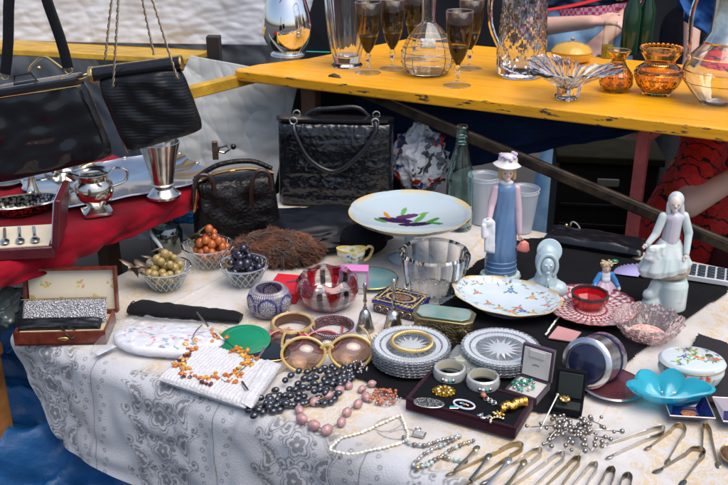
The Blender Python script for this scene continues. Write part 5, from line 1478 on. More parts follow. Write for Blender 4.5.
# brass casket with glass lid
t = on('brass_casket', 'filigree brass casket with pale teal glass lid, in front of the navy gilt box', 'casket', 443, 338, R(-16))
a_, b_, c_ = .056, .030, .014
poly = [(-a_ + c_, -b_), (a_ - c_, -b_), (a_, -b_ + c_), (a_, b_ - c_), (a_ - c_, b_), (-a_ + c_, b_), (-a_, b_ - c_), (-a_, -b_ + c_)]
MB().prism([(x * .92, y * .92) for x, y in poly], .003, .044).obj('casket_body', BRASS, t)
MB().prism(poly, 0, .004).obj('base_moulding', BRASS, t, bevel=.001)
MB().prism(poly, .0445, .0485).obj('lid_frame', M('gilt_brass', (.5, .38, .18), .3, 1), t, bevel=.001)
MB().prism([(x * .86, y * .8) for x, y in poly], .0488, .052).obj('glass_pane', M('teal_pane', (.16, .30, .28), .06, .0, .2, coat=.5, var=(25, .6), col2=(.35, .40, .34)), t, bevel=.0015)
for sx in (-1, 1): MB().ball((sx * .04, -b_ * .95, .024), (.010, .003, .012), 12, 8, jit=.5).obj('relief', M('gilt_brass'), t)
# navy gilt box
t = on('navy_gilt_box', 'navy porcelain box with gold ornament between the bells and the glass bowl', 'box', 401, 310, R(-29))
def gild(x, y, z):
    ex = abs(x) / .045; ey = abs(y) / .034
    if .82 < max(ex, ey) < .88: return lin((.55, .4, .15))
    d = abs(math.hypot(x / .028, y / .018) - 1)
    if d < .09: return lin((.5, .35, .12))
    if math.hypot(x / .02, y / .012) < 1: return lin((.28, .16, .08)) if math.sin(x * 700) * math.sin(y * 900) > 0 else lin((.08, .05, .04))
    if math.sin(x * 420 + 2 * math.sin(y * 300)) * math.sin(y * 480 + 2 * math.sin(x * 350)) > .55 and max(ex, ey) > .5: return lin((.5, .36, .14))
    return lin((.008, .01, .045))
GP = M('gilt_enamel', rough=.15, attr=True, coat=.6)
MB().box((0, 0, .009), (.088, .066, .018)).obj('box_body', NVY, t, bevel=.002)
b = MB().grid(lambda u, v: Vector(((u - .5) * .092, (v - .5) * .070, .0255 + .0 * u)), 70, 54); b.obj('lid_painting', GP, t, paint=gild, solid=.001)
MB().box((0, 0, .022), (.092, .070, .006)).obj('lid', M('cobalt_enamel', (.02, .03, .3), .15, coat=.6), t, bevel=.001)
for z in (.0187,): MB().box((0, 0, z), (.0925, .0705, .0008)).obj('gilt_line', GOLD, t)
for i in range(5):
    MB().tube(circ(.0055, 14, (-.032 + i * .016, -.0335, .009), rot=RX(PI / 2), sx=1.2), .0007, 5, True).obj('gilt_scroll', GOLD, t)

# teal plate, frame, creamer
t = on('iridescent_plate', 'pale green glass plate with gold and teal edge behind the navy box', 'plate', 372, 283, dz=.004)
MB().lathe([(.001, 0), (.03, 0), (.052, .006), (.053, .008), (.05, .008), (.03, .003), (.001, .003)], 60, mod=lambda th, k, r, z: (r * (1 + .03 * math.cos(5 * th)), z)).obj('plate_body', M('celadon_glass', (.35, .5, .46), .1, 0, .25, coat=.4, var=(20, .6), col2=(.15, .4, .45)), t)
MB().tube([Vector(v) for v in circ(.053, 60, (0, 0, .0075))], .0013, 6, True).obj('gold_rim', GOLD, t)
t = thing('pink_edged_card', 'square white trinket box with pink edges behind the red cut bowl', 'box', at(354, 292) + Vector((0, 0, .012)), R(-3))
MB().box((0, 0, .02), (.054, .022, .038)).obj('box_body', M('pale_grey_card', (.5, .53, .56), .4), t, bevel=.001)
MB().box((0, -.0, .0405), (.058, .028, .0045)).obj('pink_lid', M('orchid_pink', (.62, .2, .48), .4), t, bevel=.001)
for sx in (-1, 1): MB().box((sx * .0275, -.0005, .019), (.003, .023, .036)).obj('pink_edge', M('orchid_pink'), t)
MB().box((0, 0, -.005), (.05, .022, .010)).obj('foot', M('pale_grey_card'), t)
rnd = random.Random(9); sd2 = []
for k in range(40): sd2.append((rnd.uniform(0, 2 * PI), rnd.uniform(.006, .03), rnd.uniform(.08, .25), rnd.uniform(.001, .004), lin(rnd.choice([(.3, .35, .05), (.6, .45, .1), (.45, .08, .05), (.05, .2, .35), (.1, .3, .08)]))))
def sb_p(x, y, z):
    a = math.atan2(y / .6, x) % (2 * PI)
    if z > .0315: return lin((.6, .45, .12))
    for sa, sz, ra_, rz_, c in sd2:
        if ((a - sa) / ra_) ** 2 + ((z - sz) / rz_) ** 2 < 1: return c
    return lin((.62, .63, .55))
t = on('sauce_boat', 'small majolica sauce boat with yellow handle behind the pink edged box', 'sauce boat', 352, 275, R(5), dz=.012)
zz = [(.014, 0), (.015, .003), (.022, .01), (.027, .022), (.029, .033)]
zz2 = [zz[0]] + [(zz[i][0] + (zz[i + 1][0] - zz[i][0]) * k / 4, zz[i][1] + (zz[i + 1][1] - zz[i][1]) * k / 4) for i in range(4) for k in range(1, 5)]
o = MB().lathe([(.001, 0)] + zz2 + [(r - .003, z) for r, z in zz2[::-1][:-3]] + [(.001, .004)], 80, sy=.6, mod=lambda th, k, r, z: (r * (1 + .12 * max(0, -math.cos(th)) * (z > .02)), z + .004 * abs(math.cos(th)) * (z > .028))).obj('boat_body', PORCP, t, paint=sb_p, sharp=60)
o.location.z = .014
MB().lathe([(.001, 0), (.018, 0), (.013, .013), (.001, .014)], 30, sy=.7).obj('foot', PORC, t)
MB().tube(smooth_path([(.026, 0, .02), (.036, 0, .028), (.043, 0, .046), (.036, 0, .052), (.028, 0, .046)]), .0032, 8).obj('handle', M('majolica_yellow', (.55, .4, .12), .2, coat=.4, var=(60, .5)), t)

# bells
def bell(x, y, s, lb, mat):
    t = on('bell', lb, 'bell', x, y, 0, 'silver table bells')
    MB().lathe([(.0185 * s, 0), (.019 * s, .002), (.016 * s, .010), (.0125 * s, .024), (.010 * s, .034), (.0065 * s, .040), (.001, .042), (.001, .040), (.006 * s, .037), (.009 * s, .03), (.013 * s, .012), (.017 * s, .001)], 40, close=True).obj('bell_body', mat, t, sharp=50)
    z = .042; pr = [(.003, 0), (.0045, .003), (.0025, .006), (.0025, .014), (.0042, .018), (.0028, .022), (.0024, .034), (.004, .040), (.0036, .046), (.0046, .05), (.003, .055), (.001, .057)]
    MB().lathe([(.001, -.002)] + [(r * s, q * s) for r, q in pr], 20, c=(0, 0, z)).obj('bell_handle', mat, t, sharp=60)
    MB().ball((0, 0, .006), .004).obj('clapper', OLDSIL, t)
bell(365, 330, .95, 'shorter silver table bell left of the taller one', M('dull_silver', (.6, .58, .54), .25, 1, rvar=.1, var=(50, .4)))
bell(393, 331, 1.12, 'taller silver table bell in front of the navy gilt box', SILVER)

# red-overlay bowl
def ov(x, y, z):
    th = math.atan2(y, x)
    u = abs(((th * 7 / (2 * PI)) % 1) - .5) * 2
    v = abs((((th * 7 / (2 * PI)) + .5) % 1) - .5) * 2
    w2 = .25 + 1.5 * (z / .065) ** 1.5
    if u < w2 * .42: return lin((.42, .004, .015))
    if abs(u - w2 * .42) < .06: return lin((.7, .68, .66))
    if v < .22 and z < .05: return lin((.035, .02, .025))
    if .022 < z < .03 or .043 < z < .047: return lin((.6, .58, .56))
    return lin((.95, .93, .93)) if z > .012 else lin((.3, .03, .05))
t = on('ruby_cut_bowl', 'round cut bowl of ruby overlay on clear crystal, in front of the fur', 'bowl', 328, 305)
zz = [(.036, 0), (.045, .006), (.058, .022), (.0635, .038), (.061, .052), (.052, .063)]
zz2 = [zz[0]] + [(zz[i][0] + (zz[i + 1][0] - zz[i][0]) * k / 6, zz[i][1] + (zz[i + 1][1] - zz[i][1]) * k / 6) for i in range(5) for k in range(1, 7)]
OV = M('overlay_crystal', rough=.02, attr=True, trans=.88, ior=1.5, coat=1)
MB().lathe([(.001, 0)] + zz2 + [(r - .008, z) for r, z in zz2[::-1][1:-3]] + [(.001, .010)], 168, mod=lambda th, k, r, z: (r * (1 - (.045 * abs(math.cos(3.5 * th)) ** 2 if r > .03 else 0)), z + (.003 * math.cos(7 * th) if z > .055 else 0))).obj('bowl_body', OV, t, sharp=18, paint=ov)
# blue-overlay votive
def bv(x, y, z):
    th = math.atan2(y, x); n = 6
    u = (((th * n / (2 * PI)) % 1) - .5) * 2 * .022; q = z - .028
    d = math.hypot(u, q)
    if abs(d - .018) < .0022: return lin((.02, .02, .25))
    if d < .017: return lin((.66, .66, .7)) if math.sin(16 * math.atan2(q, u)) > -.1 else lin((.18, .17, .25))
    return lin((.55, .52, .56)) if math.sin(th * 50 + z * 700) * math.sin(th * 50 - z * 700) > 0 else lin((.22, .18, .24))
t = on('blue_cut_votive', 'round crystal votive cut with cobalt blue medallions', 'votive', 270, 314)
zz = [(.026, 0), (.034, .006), (.041, .02), (.042, .034), (.037, .048), (.030, .055)]
zz2 = [zz[0]] + [(zz[i][0] + (zz[i + 1][0] - zz[i][0]) * k / 6, zz[i][1] + (zz[i + 1][1] - zz[i][1]) * k / 6) for i in range(5) for k in range(1, 7)]
MB().lathe([(.001, 0)] + zz2 + [(r - .006, z) for r, z in zz2[::-1][1:-3]] + [(.001, .008)], 150, mod=lambda th, k, r, z: (r * (1 + .02 * math.sin(th * 50) * (z > .003)), z)).obj('bowl_body', M('blue_overlay_crystal', rough=.05, attr=True, trans=.5, ior=1.5, coat=1, bump=(330, .5)), t, sharp=18, paint=bv)
t = on('red_box', 'flat bright red box between the votive and the ruby cut bowl', 'box', 287, 294, R(-12), dz=.002)
MB().box((0, 0, .011), (.062, .085, .022)).obj('box_body', M('bright_red', (.55, .008, .02), .5, bump=(60, .2)), t, bevel=.001)
MB().box((.008, .008, .0225), (.02, .006, .0008), RZ(.5)).obj('dark_mark', M('ink'), t)
# ---- fruit bowls
def fruitbowl(x, y, s, lb):
    t = on('fruit_bowl', lb, 'bowl', x, y, 0, 'cut glass bowls of fruit')
    pr = [(.026, 0), (.030, .004), (.042, .024), (.052, .046)]
    zz = [(pr[i][0] + (pr[i + 1][0] - pr[i][0]) * k / 6, pr[i][1] + (pr[i + 1][1] - pr[i][1]) * k / 6) for i in range(3) for k in range(6)] + [pr[-1]]
    zz = [(r * s, z * s) for r, z in zz]
    MB().lathe([(.001, 0)] + zz + [(r - .003, z + .0005) for r, z in zz[::-1][:-3]] + [(.001, .005)], 108, mod=diam(12, 40, .05, .005, .04 * s)).obj('bowl_body', TINTG, t, sharp=14)
    MB().tube(circ(.051 * s, 60, (0, 0, .0465 * s)), .0016, 8, True).obj('rim', CRYS, t)
    CW = thin('cut_lines', (.9, .93, .95), .1, .2, .25)
    for k in range(18):
        a = 2 * PI * k / 18
        for sg in (-1, 1):
            MB().tube([((.031 + .0205 * q) * s * math.cos(a + sg * q * .5), (.031 + .0205 * q) * s * math.sin(a + sg * q * .5), (.006 + .037 * q) * s) for q in (0, .25, .5, .75, 1)], .0009, 5).obj('cut_line', CW, t)
    return t
G1 = M('grape_pale', (.62, .45, .16), .12, 0, .25, 1.4, coat=.5, var=(30, .5), sss=.1)
G2 = M('grape_red', (.45, .05, .02), .12, 0, .25, 1.4, coat=.5, var=(30, .6), col2=(.6, .2, .04))
G3 = M('grape_black', (.012, .012, .03), .08, coat=.8)
STEM = M('dry_stem', (.13, .10, .05), .7, var=(40, .5))
def grapes(x, y, lb, mat, n, seed, z0=.02, r=.0088, sp=.036):
    t = thing('grape_bunch', lb, 'grapes', at(x, y) + Vector((0, 0, .006)), 0, 'glass grape bunches in the bowls')
    rnd = random.Random(seed); base = MB().ball((0, 0, 0), r, 12, 9)
    first = None; pts = []
    for k in range(n * 30):
        a = rnd.uniform(0, 2 * PI); q = math.sqrt(rnd.random()) * sp
        z = rnd.uniform(r, z0 + .055 * (1 - q / sp) + .014)
        q *= .55 + .45 * min(1, z / .035)
        c = Vector((q * math.cos(a), q * math.sin(a), z + .001))
        if all((c - p_).length > r * 1.55 for p_ in pts):
            pts.append(c)
        if len(pts) >= n: break
    for c in pts:
        if first is None: first = base.obj('grape', mat, t, loc=c)
        else:
            o = first.copy(); COL.objects.link(o); o.location = c
            s_ = rnd.uniform(.8, 1.15); o.scale = (s_, s_, s_ * rnd.uniform(.95, 1.15))
    MB().tube(smooth_path([(0, 0, .03), (.008, .004, .06), (-.004, .01, .072)]), .0016, 6).obj('stem', STEM, t)
    return t
def leaf(t, c, L_, rz, tilt, mat):
    pts = [(0, -.5), (.18, -.34), (.5, -.38), (.34, -.1), (.52, .12), (.24, .14), (.2, .36), (0, .55), (-.2, .36), (-.24, .14), (-.52, .12), (-.34, -.1), (-.5, -.38), (-.18, -.34)]
    n = len(pts); R3 = RZ(rz) @ RX(tilt)
    vs = [Vector(c) + R3 @ Vector((x * L_, y * L_, .12 * L_ * math.cos(x * 6) * .6 - .25 * L_ * y * y)) for x, y in pts] + [Vector(c) + R3 @ Vector((0, 0, .1 * L_))]
    MB().add(vs, [(i, (i + 1) % n, n) for i in range(n)]).obj('leaf', mat, t, solid=.0008, sharp=50)
LF = M('bronze_leaf', (.16, .10, .06), .35, .5, bump=(80, .6), var=(40, .5), col2=(.34, .26, .2))
fruitbowl(167, 288, 1.0, 'cut glass bowl heaped with pale golden grapes'); g = grapes(167, 288, 'pale golden glass grapes heaped in the leftmost bowl', G1, 40, 1)
for k in range(3): leaf(g, (-.045 + k * .012, -.012 + .02 * k, .05 + .008 * k), .036, 1 + k * 1.4, .5, LF)
leaf(g, (-.068, -.004, .045), .05, 1.9, .7, LF); leaf(g, (-.05, -.02, .05), .04, 3.4, .4, LF)
fruitbowl(209, 266, 1.06, 'cut glass bowl of red grapes standing behind the other two bowls'); g = grapes(214, 266, 'amber red glass grapes heaped in the rear bowl', G2, 42, 2)
for k in range(3): leaf(g, (-.042 + k * .008, .004 * k, .05 + .01 * k), .035, 2 + k * 1.3, .8, STEM)
fruitbowl(245, 284, .97, 'cut glass bowl of black grapes beside the fur'); g = grapes(246, 284, 'shiny black glass grapes heaped in the right bowl', G3, 34, 3)
leaf(g, (-.03, -.01, .045), .03, .4, .3, STEM)

# ---- evening-purse box
def pursebox():
    t = on('purse_box', 'open red wooden box lined in floral cream, holding a silver mesh purse', 'box', 61, 346, R(3), dz=.002)
    RW = M('red_lacquered_wood', (.17, .028, .014), .3, bump=(40, .4), var=(70, .6), coat=.3)
    rnd = random.Random(6); d = []
    for k in range(6):
        cx, cz = -.075 + k * .03, .02 + .03 * (k % 2) + .005
        for j in range(7): d.append((cx + rnd.uniform(-.009, .009), cz + rnd.uniform(-.008, .008), rnd.uniform(.0022, .0045), rnd.uniform(.0016, .003), rnd.uniform(0, 3), lin(rnd.choice([(.35, .4, .08), (.55, .25, .2), (.5, .42, .12)]))))
    fp = paint_dots((.58, .52, .40), d)
    W_, D_, H_ = .162, .085, .026
    b = MB(); e = .004
    b.box((0, D_ / 2, e / 2), (W_, D_, e))
    for sx in (-1, 1): b.box((sx * (W_ / 2 - e / 2), D_ / 2, H_ / 2), (e, D_ - .0006, H_ - .0004))
    for yy in (e / 2, D_ - e / 2): b.box((0, yy, H_ / 2), (W_ - 2 * e - .0004, e, H_))
    b.obj('box_body', RW, t)
    MB().box((0, D_ / 2, .012), (W_ - 2 * e - .001, D_ - 2 * e - .001, .016)).obj('lining', M('cream_lining', (.55, .47, .28), .6, var=(30, .3)), t, bevel=.003)
    ld = MB().box((0, .004, .042), (W_ + .006, .008, .086)).obj('lid', RW, t, bevel=.001, loc=(.004, D_ + .001, H_ - .004))
    ld.rotation_euler = (R(-12), 0, R(0))
    g = MB().grid(lambda u, v: Vector(((u - .5) * (W_ - .006), -.0012, .004 + v * .076)), 130, 66).obj('lid_lining', M('floral_lining', rough=.55, attr=True, bump=(30, .2)), ld, paint=lambda x, y, z: fp(x, z, 0), solid=.001)
    for sx in (-1, 1): MB().box((sx * (W_ / 2 + .001), -.006, .042), (.004, .012, .085)).obj('lid_side', RW, ld)
    MB().box((0, -.006, .0835), (W_ + .002, .012, .004)).obj('lid_side', RW, ld)
    MB().ball((.006, -.001, .013), (.010, .0015, .0035), 14, 6).obj('brass_plate', GOLD, t)
pursebox()
t = thing('mesh_purse', 'silver sequinned mesh evening purse standing in the red box', 'purse', at(64, 337) + Vector((0, .012, .020)), R(3))
MB().pillow((-.077, 0, .0), (.077, 0, 0), (.075, .022, .041), (-.074, .022, .041), .014, (0, -1, .2), 50, 20, .3).obj('mesh_body', M('silver_mesh', (.80, .80, .82), .35, .6, bump=(380, .7, 'cell'), var=(420, .75), tex='vor', col2=(.25, .25, .28)), t, sharp=60)
MB().tube([(-.076, .018, .043), (.077, .020, .043)], .0013, 8).obj('frame', GOLD, t)
t = thing('black_satin_pouch', 'rolled black satin pouch with ribbon loop in the red box, below the mesh purse', 'pouch', at(64, 336) + Vector((0, -.006, .024)), R(3))
MB().pillow((-.08, -.012, -.002), (.072, -.012, -.002), (.072, .012, .008), (-.08, .012, .010), .012, (0, -.3, 1), 30, 10, .3, .3, 4).obj('pouch_body', BLKL, t)
MB().tube(smooth_path([(.004, -.014, .006), (.012, -.026, .004), (.026, -.034, -.006), (.030, -.024, .002), (.018, -.018, .007)]), .0024, 8, flat=.5).obj('ribbon_loop', BLKL, t)

# grey plastic bundle at far left, glassy things beneath
lump('plastic_bag', 'grey translucent plastic bag slumped at the left of the red box', 'plastic bag', 2, 318, (.035, .07, .03), M('grey_plastic_film', (.16, .20, .20), .12, bump=(30, 1), var=(15, .6), coat=.4), 21, .5)

# long black glove
t = on('black_glove', 'long black suede glove lying in front of the grape bowls', 'glove', 186, 318, R(-4))
b = MB(); P = smooth_path([(-.108, .012, .010), (-.09, .008, .014), (-.05, .0, .015), (0, -.002, .013), (.05, -.004, .011), (.088, -.006, .0095), (.108, -.008, .006)], 6)
rr = [.018 + .010 * math.sin(min(1, i / 10) * PI / 2) - .013 * (i / (len(P) - 1)) for i in range(len(P))]
b.tube(P, rr, 16, flat=.42)
nv = []
for x, y, z in b.v:
    k = .0022 * noise.noise(Vector((x * 60, y * 60, z * 60))); nv.append((x, y + k, max(.0005, z + k)))
b.v = nv
b.obj('glove_body', M('black_suede', (.006, .006, .008), .8, spec=.15, bump=(45, .8), sheen=.05), t, sharp=60)
MB().tube(circ(.021, 24, (-.108, .012, .0105), rot=RY(PI / 2), sx=.42), .0014, 6, True).obj('cuff_edge', BLKL, t)

# floral pouch in plastic bag with label
rnd = random.Random(16); d = []
for k in range(46):
    cx, cy = rnd.uniform(-.09, .09), rnd.uniform(-.04, .04)
    c = rnd.choice([(.10, .22, .36), (.55, .12, .2), (.45, .3, .45), (.15, .25, .25), (.6, .25, .3)])
    for j in range(3): d.append((cx + rnd.uniform(-.005, .005), cy + rnd.uniform(-.004, .004), rnd.uniform(.0015, .0035), rnd.uniform(.001, .0025), rnd.uniform(0, 3), lin(c)))
t = on('floral_pouch', 'quilted white pouch sprinkled with pink and blue flowers in a clear bag', 'pouch', 168, 347, R(-9))
fpp = paint_dots((.62, .62, .66), d)
MB().lathe([(.001, .001), (.085, .001), (.1, .008), (.102, .013), (.098, .018)] + [(.098 - i * .0045, .018 + .008 * math.sqrt(i / 21)) for i in range(1, 21)] + [(.001, .027)], 130, sy=.5, mod=lambda th, k, r, z: (r * (1 + .03 * math.sin(5 * th)), z + .0025 * noise.noise(Vector((r * math.cos(th) * 70, r * math.sin(th) * 50, 2))))).obj('pouch_body', M('floral_cotton', rough=.7, attr=True, bump=(60, .6)), t, sharp=60, paint=fpp)
def film(name, t, w_, d_, h_, seed, cx=0, cy=0):
    b = MB().grid(lambda u, v: Vector((cx + (u - .5) * w_, cy + (v - .5) * d_, .004 + h_ * (max(0, 1 - abs(2 * u - 1) ** 3) * max(0, 1 - abs(2 * v - 1) ** 2.5)) ** .5 + .007 * abs(noise.noise(Vector((u * 8 + seed, v * 7, 0)))) + .003 * noise.noise(Vector((u * 22 + seed, v * 20, 0))))), 70, 50)
    return b.obj(name, thin('clear_film', (.96, .97, .98), .12, .04, .09, bump=(60, .6)), t, sharp=180)
film('clear_bag', t, .225, .120, .027, 3, -.014, .012)
t = on('white_tag', 'white ribbed paper tag lying on the cloth at the pouch\'s left end', 'tag', 106, 355, R(52), dz=.008)
MB().pillow((-.02, -.007, .003), (.02, -.007, .003), (.02, .007, .003), (-.02, .007, .003), .004, (0, 0, 1), 16, 6, .2).obj('tag', M('ribbed_white', (.6, .62, .66), .5, bump=(300, .5, 'X')), t)
o = None

# ================================================================== JEWELLERY AND SMALL THINGS
def copies(proto, places):
    out = [proto]
    for p in places:
        o = proto.copy(); COL.objects.link(o); o.location = p; out.append(o)
    return out
# crystal coaster stacks: every coaster its own thing
def coaster():
    t = thing('crystal_coaster', 'x', 'coaster', (0, 0, 0), 0, 'crystal coasters')
    def cutm(th, k, r, z):
        if r > .041 and k > 3: z += .0011 * (abs(math.sin(22 * th)) - .5)
        elif k > 6 and r > .004: z += .0007 * (abs(math.sin(8 * th)) - .5) * min(1, r / .02)
        return r * (1 + .014 * math.cos(44 * th) * (r > .055)), z
    MB().lathe([(.001, 0), (.05, 0), (.062, .0025), (.068, .0075), (.0665, .0085), (.06, .0058), (.05, .0037), (.044, .0034), (.040, .0032), (.03, .0034), (.018, .0030), (.008, .0034), (.001, .0032)], 176, mod=cutm).obj('dish', M('coaster_crystal', (.95, .98, 1), .0, 0, .93, 1.5), t, sharp=10)
    ICE = thin('etched_glass', (.93, .96, 1), .08, .12, .38)
    for r0, z_ in ((.0585, .0068), (.047, .0045)):
        MB().lathe([(r0 - .0042, z_ - (.0010 if r0 > .05 else .0004)), (r0 + .0042, z_ + (.0013 if r0 > .05 else .0001)), (r0 + .004, z_ + .0016), (r0 - .0042, z_ + .0003)], 132, mod=lambda th, k, r, z: (r, z + .0009 * (abs(math.sin(33 * th)) - .5)), close=True).obj('cut_ring', ICE, t, sharp=10)
    vs = [Vector((0, 0, .0046))]
    for i in range(32):
        a_ = 2 * PI * i / 32; q_ = .037 if i % 2 == 0 else .017
        vs.append(Vector((q_ * math.cos(a_), q_ * math.sin(a_), .0044 if i % 2 == 0 else .0042)))
    MB().add(vs, [(0, i + 1, (i + 1) % 32 + 1) for i in range(32)]).obj('cut_star', ICE, t, solid=.0003, sharp=5)
    return t
c0 = coaster(); ords = ['bottom', 'second', 'third', 'fourth', 'fifth', 'top']
first = True
for (cx, cy, n, nm) in ((411, 365, 6, 'stack under the gold bangle'), (499, 365, 5, 'stack left of the open plum box')):
    for k in range(n):
        o = c0 if first else copy_tree(c0); first = False
        nmk = 'topmost' if k == n - 1 else ('lowest' if k == 0 else ['', 'second', 'third', 'fourth', 'fifth'][k] + ' from below')
        o.location = at(cx, cy) + Vector((random.uniform(-.001, .001), random.uniform(-.001, .001), .0085 + k * .0052)); o.rotation_euler = (0, 0, k * .7)
        o['label'] = f'cut crystal coaster, {nmk} in the {nm}'
t = thing('rope_bangle', 'twisted gold rope bangle lying on the left stack of crystal coasters', 'bangle', at(411, 365) + Vector((0, .0, .0085 + 6 * .0052 + .007)), .3)
rp = []
b = MB()
for ph in range(4):
    pts = []
    for i in range(200):
        a = 2 * PI * i / 200; q = a * 12 + ph * PI / 2
        rr = .034 + .0022 * math.cos(q)
        pts.append((rr * math.cos(a), rr * math.sin(a), .0022 * math.sin(q)))
    b.tube(pts, .0019, 7, True)
b.obj('twisted_band', M('pale_gold', (.72, .52, .22), .3, .75, var=(50, .2)), t, sharp=180)

# ivory and studded bangles
t = on('ivory_bangle', 'thick ivory bangle with gilt hinges and a brown lined inside', 'bangle', 293, 332, R(10))
MB().lathe([(.037, .002), (.0415, .006), (.0415, .018), (.037, .022), (.0335, .02), (.0325, .012), (.0335, .003)], 72, close=True, mod=lambda th, k, r, z: (r * (1 + .02 * noise.noise(Vector((math.cos(th) * 3, math.sin(th) * 3, k)))), z)).obj('band', M('ivory', (.62, .48, .22), .3, coat=.3, var=(35, .35), col2=(.25, .14, .05)), t, sharp=60)
MB().lathe([(.0318, .004), (.0324, .004), (.0324, .0195), (.0318, .0195)], 60, close=True).obj('brown_lining', M('tortoise_brown', (.10, .04, .02), .3), t)
for a in (-1.35, 1.6):
    for dz in (-.03, .06):
        c = Vector((math.cos(a + dz * 2), math.sin(a + dz * 2), 0))
        MB().box(c * .0415 + Vector((0, 0, .012)), (.003, .0045, .019), RZ(a + dz * 2)).obj('gilt_hinge', GOLD, t, bevel=.0006)
t = on('studded_bangle', 'bangle covered in rows of tiny pearly studs behind the amber sunglasses', 'bangle', 333, 335)
MB().lathe([(.0375, .001), (.0395, .004), (.0395, .017), (.0375, .02), (.034, .018), (.034, .003)], 60, close=True).obj('band', M('rose_crust', (.22, .11, .12), .4, .3, bump=(300, .9, 'cell'), var=(90, .6)), t)
b = MB()
for row in range(5):
    for k in range(64):
        a = 2 * PI * (k + .5 * (row % 2)) / 64
        b.ball((.0402 * math.cos(a), .0402 * math.sin(a), .0035 + row * .0037), .0017, 6, 5)
tag(b.obj('pearly_studs', M('pearly_stud', (.6, .56, .64), .15, .4, coat=.5), t), kind='stuff')

# mirrors
GRN = M('green_leather', (.0, .22, .10), .45, bump=(70, .35), var=(10, .3))
t = on('green_pocket_mirror', 'oval bright green leather pocket mirror leaning on the fabric pouch', 'mirror', 245, 347, R(-14), dz=.010)
t.rotation_euler = (R(14), 0, R(-14))
MB().lathe([(.001, 0), (.040, 0), (.043, .003), (.0435, .006), (.041, .0075), (.001, .0068)], 70, sx=1.1, sy=.92).obj('case', GRN, t)
MB().lathe([(.032, .0066), (.034, .0078), (.036, .0066)], 70, sx=1.1, sy=.92, close=True).obj('raised_ring', GRN, t)
t = on('black_pocket_mirror', 'oval black pocket mirror with thin gilt rim overlapping the green one', 'mirror', 268, 355, R(-14), dz=.005)
t.rotation_euler = (R(5), 0, R(-14))
MB().lathe([(.001, 0), (.037, 0), (.039, .002), (.037, .005), (.001, .0062)], 70, sx=1.05, sy=.68).obj('case', M('black_lacquer', (.012, .013, .015), .08, coat=.6, var=(25, .4)), t)
MB().tube(circ(.0388, 70, (0, 0, .0015), sx=1.05, sy=.68), .001, 6, True).obj('gilt_rim', GOLD, t)

# sunglasses
def sunglasses(name, lb, x, y, rz, col, lens, s=1, tilt=62, dz=.002):
    t = on(name, lb, 'sunglasses', x, y, rz, dz=dz)
    fr = thing('frame_front', None, None, (0, 0, 0)); fr.parent = t
    for q in ('label', 'category'):
        if q in fr: del fr[q]
    T = RX(R(tilt))
    for sx in (-1, 1):
        c = T @ Vector((sx * .0375 * s, .029 * s, 0))
        ring = [c + T @ Vector((.0325 * s * math.cos(a) * (1 + .05 * math.cos(2 * a)) , .027 * s * math.sin(a) * (1 - .06 * math.sin(a) * 1), .0012 * math.cos(2 * a))) for a in [2 * PI * i / 48 for i in range(48)]]
        MB().tube(ring, .0025 * s, 10, True).obj('rim', col, t)
        n = len(ring)
        MB().add([v.lerp(c, .04) for v in ring] + [c + T @ Vector((0, 0, .003))], [(i, (i + 1) % n, n) for i in range(n)]).obj('lens', lens, t, solid=.0008, sharp=180)
        hinge = T @ Vector((sx * .067 * s, .036 * s, 0))
        MB().tube(smooth_path([hinge, hinge + Vector((sx * .004, .012, .001)), hinge + Vector((sx * .002, .07, -.012)), hinge + Vector((-sx * .008, .12, -.022 * 1)), ]), .0024 * s, 8, flat=.6).obj('temple', col, t)
    MB().tube(smooth_path([T @ Vector((-.0095 * s, .036 * s, 0)), T @ Vector((0, .041 * s, .003)), T @ Vector((.0095 * s, .036 * s, 0))]), .0032 * s, 8).obj('bridge', col, t)
    return t
LENS = bpy.data.materials.new('brown_gradient_lens')
def mklens():
    LENS.use_nodes = True; N = LENS.node_tree.nodes; L = LENS.node_tree.links; N.remove(N['Principled BSDF'])
    tr = N.new('ShaderNodeBsdfTransparent'); gl = N.new('ShaderNodeBsdfGlossy'); gl.inputs['Roughness'].default_value = .03
    tc = N.new('ShaderNodeTexCoord'); sp = N.new('ShaderNodeSeparateXYZ'); L.new(tc.outputs['Generated'], sp.inputs[0])
    r = N.new('ShaderNodeValToRGB'); r.color_ramp.elements[0].color = (.95, .80, .66, 1); r.color_ramp.elements[1].color = (.50, .34, .31, 1)
    L.new(sp.outputs['Z'], r.inputs[0]); L.new(r.outputs[0], tr.inputs[0])
    m = N.new('ShaderNodeMixShader'); m.inputs[0].default_value = .13
    L.new(tr.outputs[0], m.inputs[1]); L.new(gl.outputs[0], m.inputs[2]); L.new(m.outputs[0], N['Material Output'].inputs[0])
mklens()
sunglasses('amber_sunglasses', 'large retro sunglasses with honey yellow frame and brown lenses', 328, 372, R(5), M('honey_acetate', (.72, .50, .13), .15, 0, .3, 1.45, coat=.5, var=(15, .4)), LENS, 1.08, 58)
sunglasses('red_sunglasses', 'red framed sunglasses lying behind the honey yellow pair', 303, 353, R(-3), M('red_acetate', (.5, .09, .10), .2, 0, .2, coat=.5), LENS, .9, 24)

